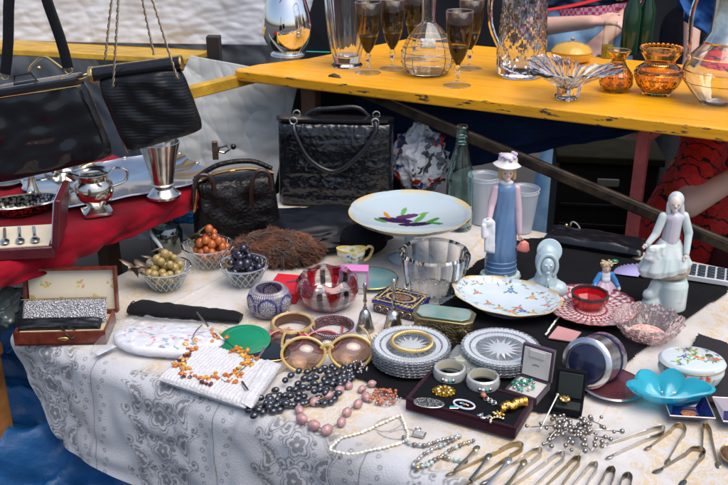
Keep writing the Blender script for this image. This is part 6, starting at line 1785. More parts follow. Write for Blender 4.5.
# black bead strands
BB = M('jet_bead', (.008, .012, .022), .07, coat=.9, spec=.7)
t = on('black_bead_necklace', 'many stranded necklace of shiny black oval beads beside the amber sunglasses', 'necklace', 305, 398)
o0 = t.location
proto = None; n = 0; rnd = random.Random(12)
for s_ in range(7):
    a = (249 + s_ * 5, 414 - s_ * 1.0 + (s_ % 2) * 5); mid = (300 + s_ * 5, 378 + s_ * 4.4); e = (352 - s_ * .3, 366 + s_ * 3.6)
    pts = smooth_path([at(*a), at(*mid), at(*e)], 7)
    for k in range(15):
        if n >= 100: break
        q = k / 14 * (len(pts) - 1); i = int(q); p = pts[i].lerp(pts[min(i + 1, len(pts) - 1)], q - i)
        p = p + Vector((rnd.uniform(-.0025, .0025), rnd.uniform(-.003, .003), .0062 + (.007 if rnd.random() < .3 else 0)))
        if proto is None:
            proto = MB().ball((0, 0, 0), (.0072, .0054, .0054), 14, 9).obj('bead', BB, t, loc=p - o0); o = proto
        else:
            o = proto.copy(); COL.objects.link(o); o.location = p - o0
        o.rotation_euler = (0, rnd.uniform(-.3, .3), R(35) + rnd.uniform(-.7, .7)); n += 1
MB().tube([v - o0 + Vector((0, 0, .004)) for v in smooth_path([at(248, 412), at(262, 388), at(292, 368), at(320, 366)])], .0009, 6).obj('cord', M('gold_cord', (.35, .28, .15), .5), t)

# pink quartz necklace
QZ = M('rose_quartz', (.62, .36, .36), .2, 0, .25, 1.4, coat=.3, var=(60, .35), sss=.2, bump=(90, .4))
t = on('rose_quartz_necklace', 'necklace of chunky rose quartz beads looping over the cloth', 'necklace', 330, 412)
o0 = t.location; pos = [(299.3, 414), (302, 423.5), (314, 430), (327, 434.5), (341.5, 426), (347, 416), (358, 407.7), (366, 400.5), (362, 392.5), (372, 387), (349, 389), (339.5, 394), (329, 399.4), (314.7, 405.6)]
for i, (x, y) in enumerate(pos):
    p = at(x, y); nx = at(*pos[(i + 1) % len(pos)]); s_ = (.0088 if i in (1, 2, 3) else .0076) * (1 if i not in (8, 9, 10) else .85)
    o = MB().ball((0, 0, 0), (s_ * 1.2, s_ * .95, s_ * .95), 16, 10, jit=.12).obj('bead', QZ, t, loc=p - o0 + Vector((0, 0, s_)))
    d = nx - p; o.rotation_euler = (0, 0, math.atan2(d.y, d.x))
order = [0, 1, 2, 3, 4, 5, 6, 7, 8, 9]
MB().tube([at(*pos[k]) - o0 + Vector((0, 0, .008)) for k in (9, 8, 7, 6, 5, 4, 3, 2, 1, 0, 13, 12, 11, 10)], .001, 6).obj('thread', M('dull_gold', (.35, .22, .1), .35, 1), t)

def cluster(name, lb, cat, x, y, rx, ry, n, r, mats, seed, h=.012, group=None, part='bead'):
    t = on(name, lb, cat, x, y, 0, group); rnd = random.Random(seed); protos = {}
    for k in range(n):
        a = rnd.uniform(0, 2 * PI); q = math.sqrt(rnd.random())
        p = Vector((q * rx * math.cos(a), q * ry * math.sin(a), r + rnd.uniform(0, h) * (1 - q * .7)))
        m = mats[rnd.randrange(len(mats))]
        if m.name not in protos: o = protos[m.name] = MB().ball((0, 0, 0), r, 10, 7).obj(part, m, t, loc=p)
        else:
            o = protos[m.name].copy(); COL.objects.link(o); o.location = p
        s_ = rnd.uniform(.7, 1.2); o.scale = (s_, s_ * .9, s_)
    return t
CORAL = M('coral', (.55, .17, .09), .25, coat=.4, var=(60, .4))
CLB = thin('clear_bead', (.8, .75, .78), .03, .25)
cluster('coral_brooch', 'cluster of small coral and clear beads next to the velvet tray', 'bead cluster', 384, 400, .030, .022, 90, .0028, [CORAL, CORAL, CORAL, CLB], 31)
cluster('crystal_brooch', 'little spray of clear and lilac beads on the black bead strands', 'bead cluster', 356, 372, .020, .022, 50, .0024, [CLB, M('lilac_bead', (.35, .28, .34), .2), M('silver')], 32, .02)

def strand(name, lb, path, r, mats, gap=2.1, part='bead', thread=True, seed=1, sx=1.0, cat='necklace', z=0):
    P = smooth_path([at(*p) for p in path], 12)
    t = thing(name, lb, cat, P[0] + Vector((0, 0, .0015 + z)))
    o0 = P[0]; rnd = random.Random(seed); acc = 0; protos = {}; n = 0
    for i in range(len(P) - 1):
        seg = (P[i + 1] - P[i]).length; d = P[i + 1] - P[i]
        while acc < seg and n < 100:
            p = P[i] + d * (acc / seg); m = mats[rnd.randrange(len(mats))]
            loc = p - o0 + Vector((rnd.uniform(-.3, .3) * r, rnd.uniform(-.3, .3) * r, r))
            if m.name not in protos: o = protos[m.name] = MB().ball((0, 0, 0), (r * sx, r, r), 10, 7).obj(part, m, t, loc=loc)
            else:
                o = protos[m.name].copy(); COL.objects.link(o); o.location = loc
            o.rotation_euler = (0, 0, math.atan2(d.y, d.x)); s_ = rnd.uniform(.85, 1.1); o.scale = (s_, s_, s_)
            acc += r * gap * sx; n += 1
        acc -= seg
    if thread: MB().tube([p - o0 + Vector((0, 0, r)) for p in P], r * .28, 6).obj('thread', M('silver_thread', (.5, .48, .42), .3, .8), t)
    return t
PG = M('ivory_pearl', (.74, .68, .50), .2, coat=.5)
PEARLS = [PEARL, PG]
strand('pearl_necklace', 'long freshwater pearl necklace looping across the front of the cloth', [(401, 417), (393, 420), (378, 427), (360, 435), (344, 439), (334, 446), (331, 452), (350, 456), (372, 452), (389, 448), (407, 441), (405, 427), (401, 417)], .0023, PEARLS, 2.0, sx=1.5)
strand('wire_bracelet', 'thin silver wire bracelet set with one pale stone, beside the pearl necklace', [(373, 428), (381, 421), (396, 418), (402, 424), (392, 431), (380, 432), (373, 428)], .0008, [M('silver')], 2.0, cat='bracelet', seed=2)
strand('wire_bracelet', 'faint thin wire loop crossing inside the pearl necklace', [(378, 433), (386, 438), (400, 440), (412, 436), (413, 431), (402, 430), (390, 433)], .0008, [M('silver')], 2.0, cat='bracelet', seed=3)
GRY = [M('grey_crystal', (.42, .46, .46), .1, .2, .2), M('smoky_bead', (.2, .17, .15), .2, .5), M('silver'), M('mint_bead', (.4, .52, .48), .15)]
strand('grey_bead_necklace', 'grey and smoky crystal bead necklace heaped left of the sugar tongs', [(404, 440), (410, 446), (425, 448), (440, 443), (452, 440), (460, 438), (446, 446), (432, 452), (420, 460), (413, 468), (426, 468), (440, 460), (452, 462), (468, 464)], .0033, GRY, 2.0, sx=1.2, seed=4)
strand('grey_bead_necklace', 'short grey crystal strand with a gold bead, beside the velvet tray\'s front', [(418, 470), (430, 464), (441, 459), (452, 452), (462, 447), (474, 443)], .0032, GRY + [GOLD], 2.0, sx=1.2, seed=5)
t = on('crystal_pendant', 'rectangular clear crystal pendant in a silver mount by the pearl necklace', 'pendant', 419, 436, R(-20))
MB().box((0, 0, .003), (.016, .011, .005)).obj('stone', M('pendant_stone', (.6, .62, .6), .05, 0, .5, coat=.8), t, bevel=.0015)
MB().tube([(-.009, -.0065, .002), (.009, -.0065, .002), (.009, .0065, .002), (-.009, .0065, .002)], .0013, 6, True).obj('mount', OLDSIL, t)
MB().tube(circ(.004, 16, (-.005, .012, .0022)), .0009, 6, True).obj('bail', SILVER, t)
strand('pearl_string', 'short string of small pearls hanging over the pink card\'s corner', [(560, 320), (557, 324), (553, 329), (549, 335), (545, 341)], .0022, [PEARL], 2.0, cat='pearl string', seed=6, z=.008)
strand('pale_bead_strand', 'pale mint bead strand draped left of the pearly napkin rings', [(432, 372), (428, 377), (427, 384), (431, 390), (436, 386)], .0025, [M('mint_bead'), PEARL], 2.0, cat='bead strand', seed=7, z=.012)

# crochet purse and amber necklace
t = on('crochet_purse', 'white ribbed crochet purse lying flat under the amber necklace', 'purse', 216, 386, R(-24))
oc = t.location
def loc_(x, y, z=0):
    v = at(x, y) - oc; v = RZ(R(24)) @ v; return Vector((v.x, v.y, z))
q = [loc_(158, 386, .011), loc_(246, 415, .011), loc_(278, 372, .011), loc_(198, 350, .011)]
b = MB().pillow(q[0], q[1], q[2], q[3], .021, (0, 0, 1), 90, 60, .35, .25, 3)
b.v = [(x, y, max(.0006, z + (.0011 * math.sin(x * 900) * (z > .012)))) for x, y, z in b.v]
WK = M('white_crochet', (.60, .60, .62), .85, bump=(240, .7), var=(60, .15), sheen=.2)
b.obj('purse_body', WK, t, sharp=60)
b = MB().pillow(q[1] + Vector((-.012, .004, .006)), q[1] + Vector((.012, -.002, .004)), q[2] + Vector((.01, -.004, .006)), q[2] + Vector((-.02, 0, .008)), .016, (0, 0, 1), 40, 14, .4, .3, 9)
b.obj('folded_flap', WK, t, sharp=60)
MB().tube([v + Vector((0, 0, .004)) for v in smooth_path([loc_(275, 372), loc_(290, 371), loc_(300, 368), loc_(312, 372)])], .0013, 6).obj('cord', M('gold_cord'), t)
AMB = [M('amber_chip', (.68, .28, .02), .15, 0, .2, coat=.5), M('amber_orange', (.6, .15, .015), .15, 0, .2, coat=.5), M('amber_dark', (.10, .02, .03), .2, coat=.4), M('amber_yellow', (.72, .42, .04), .15, 0, .2, coat=.5)]
t = thing('amber_necklace', 'necklace of amber, orange and dark red chips on the white crochet purse', 'necklace', at(216, 386) + Vector((0, 0, .0225)))
o0 = at(216, 386)
path = smooth_path([at(*p) for p in [(193, 352), (190, 366), (181, 374), (184, 385), (195, 388), (205, 394), (216, 387), (228, 394), (237, 386), (246, 378), (254, 369), (246, 364), (238, 362), (230, 355), (220, 349), (216, 344)]], 10)
rnd = random.Random(14); protos = {}
for k in range(98):
    i = rnd.randrange(len(path)); p = path[i] - o0 + Vector((rnd.uniform(-.011, .011), rnd.uniform(-.013, .013), rnd.uniform(0, .003)))
    m = AMB[rnd.choice([0, 0, 1, 1, 2, 3])]
    if m.name not in protos: o = protos[m.name] = MB().ball((0, 0, 0), (.0045, .003, .0024), 8, 6, jit=.5).obj('chip', m, t, loc=p, sharp=30)
    else:
        o = protos[m.name].copy(); COL.objects.link(o); o.location = p
    o.rotation_euler = (rnd.uniform(-.6, .6), rnd.uniform(-.6, .6), rnd.uniform(0, 3))
    s_ = rnd.uniform(.85, 1.45); o.scale = (s_, s_, s_)
MB().tube([p - o0 for p in path], .0006, 6).obj('thread', BLKL, t)
MB().tube([v - o0 + Vector((0, 0, .004)) for v in smooth_path([at(193, 352), at(197, 344), at(203, 338)])], .001, 6).obj('black_cord', BLKL, t)
MB().tube([at(198, 329) - o0 + Vector((0, 0, .012)), at(209, 340) - o0 + Vector((0, 0, .006))], .0022, 8).obj('clasp_bar', SILVER, t)
MB().tube([at(259, 371) - o0 + Vector((0, 0, .004)), at(265, 362) - o0 + Vector((0, 0, .004))], .0022, 8).obj('clasp_bar', SILVER, t)
MB().tube([at(243, 396) - o0 + Vector((0, 0, .004)), at(249, 405) - o0 + Vector((0, 0, .004))], .0022, 8).obj('clasp_bar', SILVER, t)

# velvet tray with brooches
VT = at(469, 412)
t = thing('velvet_tray', 'dark plum velvet display block covered in brooches', 'display tray', VT + Vector((0, 0, .004)), R(-27))
PV = M('plum_velvet_tray', (.035, .006, .016), .9, spec=.1, bump=(150, .4), sheen=.12, var=(14, .4))
MB().box((0, 0, .0095), (.180, .092, .019)).obj('block', PV, t, bevel=.003)
for sx in (-1, 1): MB().box((sx * .087, 0, .0205), (.005, .091, .003)).obj('raised_edge', PV, t, bevel=.001)
for sy in (-1, 1): MB().box((0, sy * .0435, .0205), (.168, .005, .003)).obj('raised_edge', PV, t, bevel=.001)
MB().box((0, 0, .0196), (.168, .082, .001)).obj('black_pad', M('black_velvet'), t)
TT = TZ + .0245
def br(name, lb, x, y, rz=0, cat='brooch'): return thing(name, lb, cat, at(x, y, TT) , rz)
t = br('filigree_brooch', 'large oval grey silver filigree brooch on the velvet tray\'s left end', 429, 404, R(-12))
MB().ball((0, 0, .002), (.0235, .0125, .004), 40, 10).obj('plate', M('filigree_silver', (.5, .5, .48), .35, .9, bump=(330, 1, 'cell'), var=(260, .7), tex='vor', col2=(.12, .12, .12)), t)
MB().tube(circ(.0235, 50, (0, 0, .002), sy=.53), .0009, 6, True).obj('beaded_edge', SILVER, t)
t = br('gold_flower_brooch', 'round gold filigree brooch at the back of the velvet tray', 444, 392, R(-12))
MB().lathe([(.001, 0), (.0175, 0), (.0185, .002), (.013, .005), (.001, .006)], 60, sy=.85, mod=lambda th, k, r, z: (r * (1 + .05 * math.cos(14 * th)), z + .0008 * math.sin(14 * th + r * 500))).obj('plate', M('filigree_gold', (.75, .48, .06), .3, .9, bump=(280, 1, 'cell'), var=(200, .5), tex='vor', col2=(.3, .15, .01)), t)
for k in range(8): MB().ball((.010 * math.cos(k * PI / 4), .009 * math.sin(k * PI / 4), .005), (.004, .003, .002), 8, 5, RZ(k * PI / 4)).obj('petal', GOLD, t)
t = br('oval_ring_brooch', 'slender open oval brooch edged in pearly white in the middle of the tray', 464, 406, R(-32))
MB().tube(circ(.017, 50, (0, 0, .003), sy=.62), .0016, 8, True).obj('ring', M('lilac_pearl', (.62, .6, .7), .2, coat=.5), t)
for k in range(5): MB().ball((-.006 + k * .003, .001 * (k % 2), .003), (.0026, .002, .002), 8, 6).obj('inner_stone', [SILVER, M('teal_stone', (.02, .3, .3), .1), CORAL, SILVER, GOLD][k], t)
t = br('leaf_brooch', 'small silver leaf brooch at the front edge of the tray', 484, 418, R(-20))
for k in range(9):
    a = k * .7; MB().ball((.004 * k * .5 - .009 + .002 * math.cos(a), .004 * math.sin(a * 1.3), .003), (.0045, .0022, .0018), 10, 6, RZ(a)).obj('leaflet', SILVER, t)
t = br('shell_brooch', 'crescent silver and gold brooch right of the leaf brooch', 498, 423, R(40))
for k in range(7): MB().ball((.011 * math.cos(k * .42), .011 * math.sin(k * .42), .003), (.0032, .0022, .0025), 8, 6).obj('stone', [SILVER, GOLD][k % 2], t)
t = br('teal_stone_brooch', 'tiny teal stone pin beside the oval open brooch', 456, 408, 0)
for k in range(4): MB().ball((.005 * (k - 1.5), .001 * (k % 2), .002), (.003, .0018, .0018), 8, 6).obj('stone', M('teal_stone'), t)
MB().tube([(-.010, -.002, .001), (.010, -.002, .001)], .0006, 5).obj('pin', SILVER, t)
t = br('coral_brooch_bar', 'coral topped silver link brooch at the tray\'s back right', 488, 401, R(-50))
MB().ball((-.010, 0, .006), (.005, .0045, .004), 12, 8).obj('coral_stone', CORAL, t)
for k in range(6): MB().tube(circ(.0036, 14, (-.004 + k * .004, 0, .003), rot=RX(.6 * (-1) ** k)), .0009, 6, True).obj('link', SILVER, t)
t = br('gold_link_bracelet', 'curled gold link bracelet set with blue stones at the tray\'s right end', 513, 410, R(28), 'bracelet')
GB = M('warm_gold', (.68, .36, .08), .22, 1, bump=(200, .5), var=(90, .4))
for k in range(9):
    o = MB().lathe([(.004, -.004), (.0075, -.003), (.0078, 0), (.0075, .003), (.004, .004)], 16, close=True).obj('link', GB, t, sharp=30, loc=(-.020 + k * .005, .002 * math.sin(k * 1.3), .0085 + .001 * (k % 3)))
    o.rotation_euler = (R(90), R(18 * (-1) ** k), R(70))
for k in range(3): MB().ball((-.016 + .012 * k, -.003, .015), .0018, 8, 6).obj('blue_stone', M('sapphire', (.01, .06, .4), .05), t)
t = br('gold_cluster_brooch', 'gold leaf cluster brooch between the crescent and the gold bracelet', 499, 416, 0)
for k in range(10):
    a = k * 2.4; q = .0024 * math.sqrt(k); MB().ball((q * 1.2 * math.cos(a), q * math.sin(a), .004), (.0034, .002, .0024), 8, 6, RZ(a)).obj('leaflet', GOLD, t)

# napkin rings (pearly cuffs)
def cuff(x, y, lb, rz, group='pearly cuffs behind the velvet tray'):
    t = on('pearly_cuff', lb, 'cuff', x, y, rz, group, dz=.0225)
    MB().lathe([(.022, .0), (.0265, .002), (.0275, .009), (.0255, .017), (.0225, .019), (.0215, .016), (.0205, .004)], 60, close=True).obj('band', M('mother_of_pearl', (.60, .62, .62), .2, .35, coat=.6, var=(35, .35)), t)
    MB().lathe([(.0205, .004), (.0210, .004), (.0220, .0165), (.0215, .0165)], 60, close=True).obj('cream_lining', M('cream_plastic', (.58, .54, .40), .3, bump=(300, .5, 'X')), t)
    for k in range(4): MB().ball((.026 * math.cos(-2.2 + k * .22), .026 * math.sin(-2.2 + k * .22), .0075), .0034, 10, 7).obj('set_stone', [SILVER, M('lilac_pearl'), M('aqua_stone'), SILVER][k], t)
    return t
cuff(449, 388, 'pearly oval cuff with cream lining, the farther one left', .1)
cuff(482, 397, 'pearly oval cuff with pale stones on its front, right beside the plum box', .3)
t = on('organza_bag', 'sheer pale green organza bag between the two stacks of crystal', 'bag', 468, 372, R(-20), dz=.006)
MB().pillow((-.045, -.03, .01), (.045, -.03, .01), (.04, .03, .022), (-.03, .035, .022), .014, (0, 0, 1), 30, 20, .3, .5, 6).obj('bag_body', thin('organza', (.72, .80, .76), .2, .08, .16, bump=(90, .8)), t, sharp=180)
MB().ball((-.005, .0, .015), (.02, .012, .006), 16, 8, jit=.4).obj('cream_feather', M('cream_fluff', (.62, .58, .40), .9), t)

# silver berry spray
t = on('silver_berry_spray', 'tangled silver branches tipped with little round berries', 'brooch', 576, 440)
rnd = random.Random(21); nb = 0; proto = None; SB = M('berry_silver', (.48, .43, .38), .2, 1, rvar=.08, var=(50, .5)); bm_ = MB()
for k in range(15):
    a = -2.6 + k * .44 + rnd.uniform(-.1, .1); L_ = rnd.uniform(.035, .07)
    sx, sy = 1, .8
    p0 = Vector((rnd.uniform(-.012, .012), rnd.uniform(-.01, .01), .012)); p1 = Vector((L_ * sx * math.cos(a), L_ * sy * math.sin(a), rnd.uniform(.004, .016)))
    mid = p0.lerp(p1, .5) + Vector((rnd.uniform(-.01, .01), rnd.uniform(-.01, .01), .008))
    P = smooth_path([p0, mid, p1], 5); bm_.tube(P, .001, 6)
    for j in range(6):
        if nb >= 96: break
        q = P[min(len(P) - 1, 2 + int(j * 1.7))]; e = q + Vector((rnd.uniform(-.009, .009), rnd.uniform(-.009, .009), rnd.uniform(-.002, .006))); e.z = max(.0034, e.z)
        bm_.tube([q, e], .0007, 5)
        if proto is None: o = proto = MB().ball((0, 0, 0), .0034, 12, 8).obj('berry', SB, t, loc=e)
        else: o = proto.copy(); COL.objects.link(o); o.location = e
        s_ = rnd.uniform(.85, 1.25); o.scale = (s_, s_, s_); nb += 1
bm_.obj('branches', SB, t, sharp=60)
t = on('silver_stick_pin', 'long straight silver pin standing out of the berry spray', 'pin', 549, 424, dz=.004)
a = at(540, 433) - t.location; b_ = at(556, 411) - t.location; b_.z += .03; a.z = .003
MB().tube([a, b_], .0016, 8).obj('shaft', SILVER, t); MB().ball(b_, .003).obj('head', SILVER, t)

# sugar tongs
TG = [M('tong_silver', (.74, .70, .62), .2, 1, rvar=.1, var=(30, .3)), M('tong_brass', (.52, .42, .25), .28, 1, rvar=.1, var=(40, .4)), M('tong_dark', (.38, .34, .28), .25, 1, rvar=.1, var=(40, .5))]
def tongs(bx, by, a, b, mi, lb, wd=.0048, spoon=False):
    B = at(bx, by); A_ = at(*a); C_ = at(*b)
    t = thing('sugar_tongs', lb, 'tongs', B + Vector((0, 0, .0045)), 0, 'silver sugar tongs in the front row')
    A_ -= B; C_ -= B; m = TG[mi]
    da, dc = A_.normalized(), C_.normalized()
    s_ = (C_ - A_); s_ = s_.normalized()
    hw = max(.006, min(.011, (C_ - A_).length * .3))
    bend = smooth_path([A_ * .25 - s_ * hw * .55, -s_ * hw * .9 + (-(da + dc)).normalized() * -.002, (da + dc).normalized() * -.006, s_ * hw * .9 + (da + dc).normalized() * .002, C_ * .25 + s_ * hw * .55], 7)
    n = len(bend)
    def strip(P, ws, name):
        bb = MB(); vs = []; fs = []
        K = len(P)
        for k in range(K):
            d = (P[min(K - 1, k + 1)] - P[max(0, k - 1)]).normalized(); nn = Vector((-d.y, d.x, 0))
            th = .0006
            for dz, dn in ((-ws[k], -th), (ws[k], -th), (ws[k], th), (-ws[k], th)): vs.append(P[k] + Vector((0, 0, dz)) + nn * dn)
        for k in range(K - 1):
            for i in range(4): fs.append((k * 4 + i, k * 4 + (i + 1) % 4, k * 4 + 4 + (i + 1) % 4, k * 4 + 4 + i))
        fs.append((0, 1, 2, 3)); fs.append(tuple((K - 1) * 4 + i for i in (3, 2, 1, 0)))
        return bb.add(vs, fs).obj(name, m, t, sharp=50, bevel=.0003)
    strip(bend, [wd * (1.0 + .25 * math.sin(PI * k / (n - 1))) for k in range(n)], 'bow')
    for P0, P1, d in ((bend[0], A_, da), (bend[-1], C_, dc)):
        P = [P0.lerp(P1, k / 8) + Vector((0, 0, -.0018 * k / 8)) for k in range(9)]
        strip(P, [wd * (.95 - .55 * k / 8) for k in range(9)], 'arm')
        b3 = MB().ball((0, 0, 0), (.010 if spoon else .0078, .0062 if spoon else .0044, .0016), 16, 6)
        o = b3.obj('claw', m, t, loc=P1 + d * .005 + Vector((0, 0, -.0018))); o.rotation_euler = (R(25), 0, math.atan2(d.y, d.x))
names = ['leftmost', 'second', 'third', 'fourth', 'fifth']
T_ = [(518, 449, (453, 474), (471, 484), 1, 'brassy sugar tongs, leftmost bow just below the velvet tray corner'),
      (538, 455, (487, 482), (499, 492), 0, 'silver sugar tongs, second bow from the left under the berry spray'),
      (561, 459, (512, 488), (524, 498), 0, 'silver sugar tongs, third bow from the left along the front'),
      (577, 463, (541, 492), (552, 500), 1, 'brassy sugar tongs, fourth bow from the left along the front'),
      (594, 469, (563, 498), (576, 506), 0, 'silver sugar tongs, fifth bow, cut by the lower edge of the picture'),
      (611, 474, (588, 505), (603, 512), 2, 'dull sugar tongs, sixth bow, partly cut by the lower edge'),
      (627, 480, (610, 512), (628, 515), 2, 'dull sugar tongs, seventh bow, mostly cut by the lower edge'),
      (661, 433, (607, 445), (612, 457), 0, 'bright silver sugar tongs lying to the right of the berry spray'),
      (681, 431, (650, 448), (668, 461), 1, 'brassy sugar tongs just below the navy square dish'),
      (706, 431, (702, 455), (717, 464), 1, 'short brass sugar tongs standing apart near the right edge'),
      (699, 454, (660, 471), (683, 483), 2, 'dark sugar tongs with spoon ends near the lower right corner')]
for i, (bx, by, a, b, mi, lb) in enumerate(T_): tongs(bx, by, a, b, mi, lb, spoon=(i == 10))
for i, (a, b) in enumerate((((455, 476), (476, 454)), ((470, 486), (488, 462)), ((486, 492), (508, 466)), ((505, 494), (523, 468)))):
    A_ = at(*a); B_ = at(*b); t = thing('butter_knife', ['small silver spoon handle left of all the tongs', 'small silver handle crossing the leftmost tongs', 'small silver handle crossing the second tongs', 'small silver handle crossing the third tongs'][i], 'spoon', A_ + Vector((0, 0, .010)), 0, 'loose silver spoons among the tongs')
    MB().tube([Vector((0, 0, 0)).lerp(B_ - A_, k / 5) for k in range(6)], [.003, .0026, .0022, .002, .0022, .003], 10, flat=.5).obj('handle', TG[(i + 1) % 3], t)
    o = MB().ball((0, 0, 0), (.008, .005, .002), 14, 6).obj('bowl', TG[(i + 1) % 3], t, loc=(B_ - A_) * 1.0); o.rotation_euler = (0, 0, math.atan2((B_ - A_).y, (B_ - A_).x))
t = on('leather_coin_purse', 'round brown leather coin purse cut by the right edge near the corner', 'coin purse', 734, 462)
MB().ball((0, 0, .009), (.018, .024, .009), 30, 12).obj('purse_body', M('tan_leather', (.2, .10, .04), .45, bump=(120, .8), var=(50, .5)), t)
MB().tube(circ(.019, 30, (0, 0, .010), sy=1.3), .0014, 6, True).obj('seam', GOLD, t)

# navy square dishes
def sqdish(x, y, rz, s, lb, dz=.002):
    s *= 1.28
    t = on('navy_dish', lb, 'dish', x, y, rz, 'square navy enamel dishes', dz=dz)
    q = [(-.6, -.6), (.6, -.6), (.6, .6), (-.6, .6)]
    vs = []; 
    for f, z in ((.55, 0), (1, .016), (.97, .0172), (.52, .003)):
        vs += [Vector((a * s * f, b * s * f, z)) for a, b in q]
    fs = [(k * 4 + i, k * 4 + (i + 1) % 4, k * 4 + 4 + (i + 1) % 4, k * 4 + 4 + i) for k in range(3) for i in range(4)] + [(3, 2, 1, 0), (12, 13, 14, 15)]
    MB().add(vs, fs).obj('dish_body', M('navy_glaze', (.012, .010, .12), .1, coat=.8, var=(30, .5)), t, sharp=30)
    MB().tube([Vector((a * s * .99, b * s * .99, .0168)) for a, b in q], .0011, 6, True).obj('pale_rim', M('pale_gilt', (.6, .5, .48), .3, .4), t)
    return t
sqdish(686, 415, R(-6), .044, 'square navy enamel dish with pale rim holding a copper coin'); sqdish(738, 421, R(-6), .044, 'square navy enamel dish cut by the right edge of the picture', .003)
t = thing('copper_coin', 'small orange copper token in the navy square dish', 'coin', at(688, 417) + Vector((0, 0, .0062)))
MB().lathe([(.001, 0), (.0115, 0), (.012, .001), (.001, .0018)], 30, sy=.8).obj('disc', M('copper_orange', (.65, .25, .12), .35, .4, bump=(200, .8), var=(160, .5)), t)

# calculator, fan, black purse, green stone
t = on('calculator', 'pale grey desk calculator with dark key blocks, right of the lady figurine', 'calculator', 707, 281, R(-22), dz=.008)
MB().box((0, 0, .006), (.125, .062, .012)).obj('case', M('pale_plastic', (.5, .52, .54), .4), t, bevel=.002)
KEY = M('dark_key', (.03, .05, .07), .2, coat=.3)
k0 = None
for i in range(6):
    for j in range(4):
        p = Vector((-.05 + i * .0185, -.022 + j * .0145, .0135))
        if k0 is None: k0 = MB().box((0, 0, 0), (.0145, .0115, .003)).obj('key', KEY, t, bevel=.0008, loc=p)
        else: o = k0.copy(); COL.objects.link(o); o.location = p
MB().box((.056, 0, .0128), (.004, .05, .001)).obj('strip', M('ink'), t)
t = on('lilac_fan', 'folded lilac pleated fan beside the lady figurine', 'fan', 633, 276, R(30), dz=.008)
n = 20; vs = []
for i in range(n + 1):
    a = PI * .25 + PI * .5 * i / n; z = .003 * (i % 2)
    vs += [Vector((.012 * math.cos(a), .012 * math.sin(a) - .03, .001 + z * .3)), Vector((.062 * math.cos(a), .062 * math.sin(a) - .03, .002 + z))]
MB().add(vs, [(2 * i, 2 * i + 1, 2 * i + 3, 2 * i + 2) for i in range(n)]).obj('pleats', M('lilac_paper', (.36, .34, .62), .6), t, solid=.0006, sharp=5)
MB().tube([(0, -.03, .002), (0, -.018, .002)], .002, 8).obj('pivot', SILVER, t)
t = on('green_cabochon', 'small green stone lying behind the small painted figurine', 'stone', 614, 266, dz=.006)
MB().ball((0, 0, .005), (.009, .006, .005)).obj('stone', M('green_stone', (.01, .16, .08), .15, coat=.5), t); MB().tube(circ(.0088, 24, (0, 0, .003), sy=.7), .0008, 6, True).obj('setting', GOLD, t)
t = on('black_clutch', 'flat black leather clutch with a kiss clasp at the back edge of the table', 'clutch', 592, 252, R(-24), dz=.006)
MB().pillow((-.11, -.02, .012), (.11, -.02, .012), (.105, .045, .02), (-.1, .045, .02), .026, (0, 0, 1), 40, 16, .3, .4, 8).obj('clutch_body', BLKL, t, sharp=60)
MB().tube([(-.1, .046, .024), (.105, .046, .024)], .0024, 8).obj('frame', M('black_enamel'), t)
MB().tube(smooth_path([(-.062, .046, .024), (-.058, .046, .04), (-.046, .046, .036), (-.04, .046, .026)]), .0024, 8).obj('clasp', SILVER, t)
MB().ball((-.07, .046, .03), .004).obj('clasp_ball', GOLD, t)

# loose things behind the bowls at the left
t = on('glass_jar', 'greenish glass jar with a curved white handle half hidden behind the fruit bowls', 'jar', 168, 252)
MB().lathe(mirrorprof([(.03, 0), (.035, .01), (.036, .05), (.03, .062)], .002), 40).obj('jar_body', thin('grey_green_glass', (.5, .6, .6), .05, .2), t)
MB().tube(smooth_path([(-.034, -.006, .056), (-.024, -.03, .05), (-.008, -.036, .03), (.0, -.036, .004)]), .004, 8).obj('handle', PORC, t)
o = lump('blue_cloth', 'scrap of bright blue cloth between the velvet drape and the brown handbag', 'cloth', 186, 231, (.025, .02, .018), M('bright_blue_cloth', (.01, .2, .5), .5, bump=(40, .5)), 33, .4, dz=.02)

# ================================================================== PEOPLE
SKIN = M('skin', (.72, .44, .34), .45, sss=.15, var=(14, .2), bump=(220, .15))
def hand_at(b, w, d, nrm, s=1):
    """palm and five fingers from wrist w along d; nrm = back of the hand"""
    d = Vector(d).normalized(); side = d.cross(Vector(nrm)).normalized(); nrm = side.cross(d).normalized(); w = Vector(w)
    for k in range(4):
        o_ = side * (k - 1.5) * .019 * s
        b.limb(w + o_ * .6, w + d * .085 * s + o_, .0145 * s, .0115 * s, 8)
        L_ = (.068, .078, .072, .056)[k] * s
        k1 = w + d * .085 * s + o_; k2 = k1 + (d - nrm * .35).normalized() * L_ * .55; k3 = k2 + (d - nrm * 1.1).normalized() * L_ * .5
        b.limb(k1, k2, .0095 * s, .0085 * s, 8); b.limb(k2, k3, .0085 * s, .007 * s, 8)
    t0 = w + d * .02 * s - side * .03 * s; t1 = t0 + (d - side * .8).normalized() * .045 * s; t2 = t1 + (d - side * .1 - nrm * .3).normalized() * .032 * s
    b.limb(t0, t1, .0125 * s, .0105 * s, 8); b.limb(t1, t2, .0105 * s, .008 * s, 8)
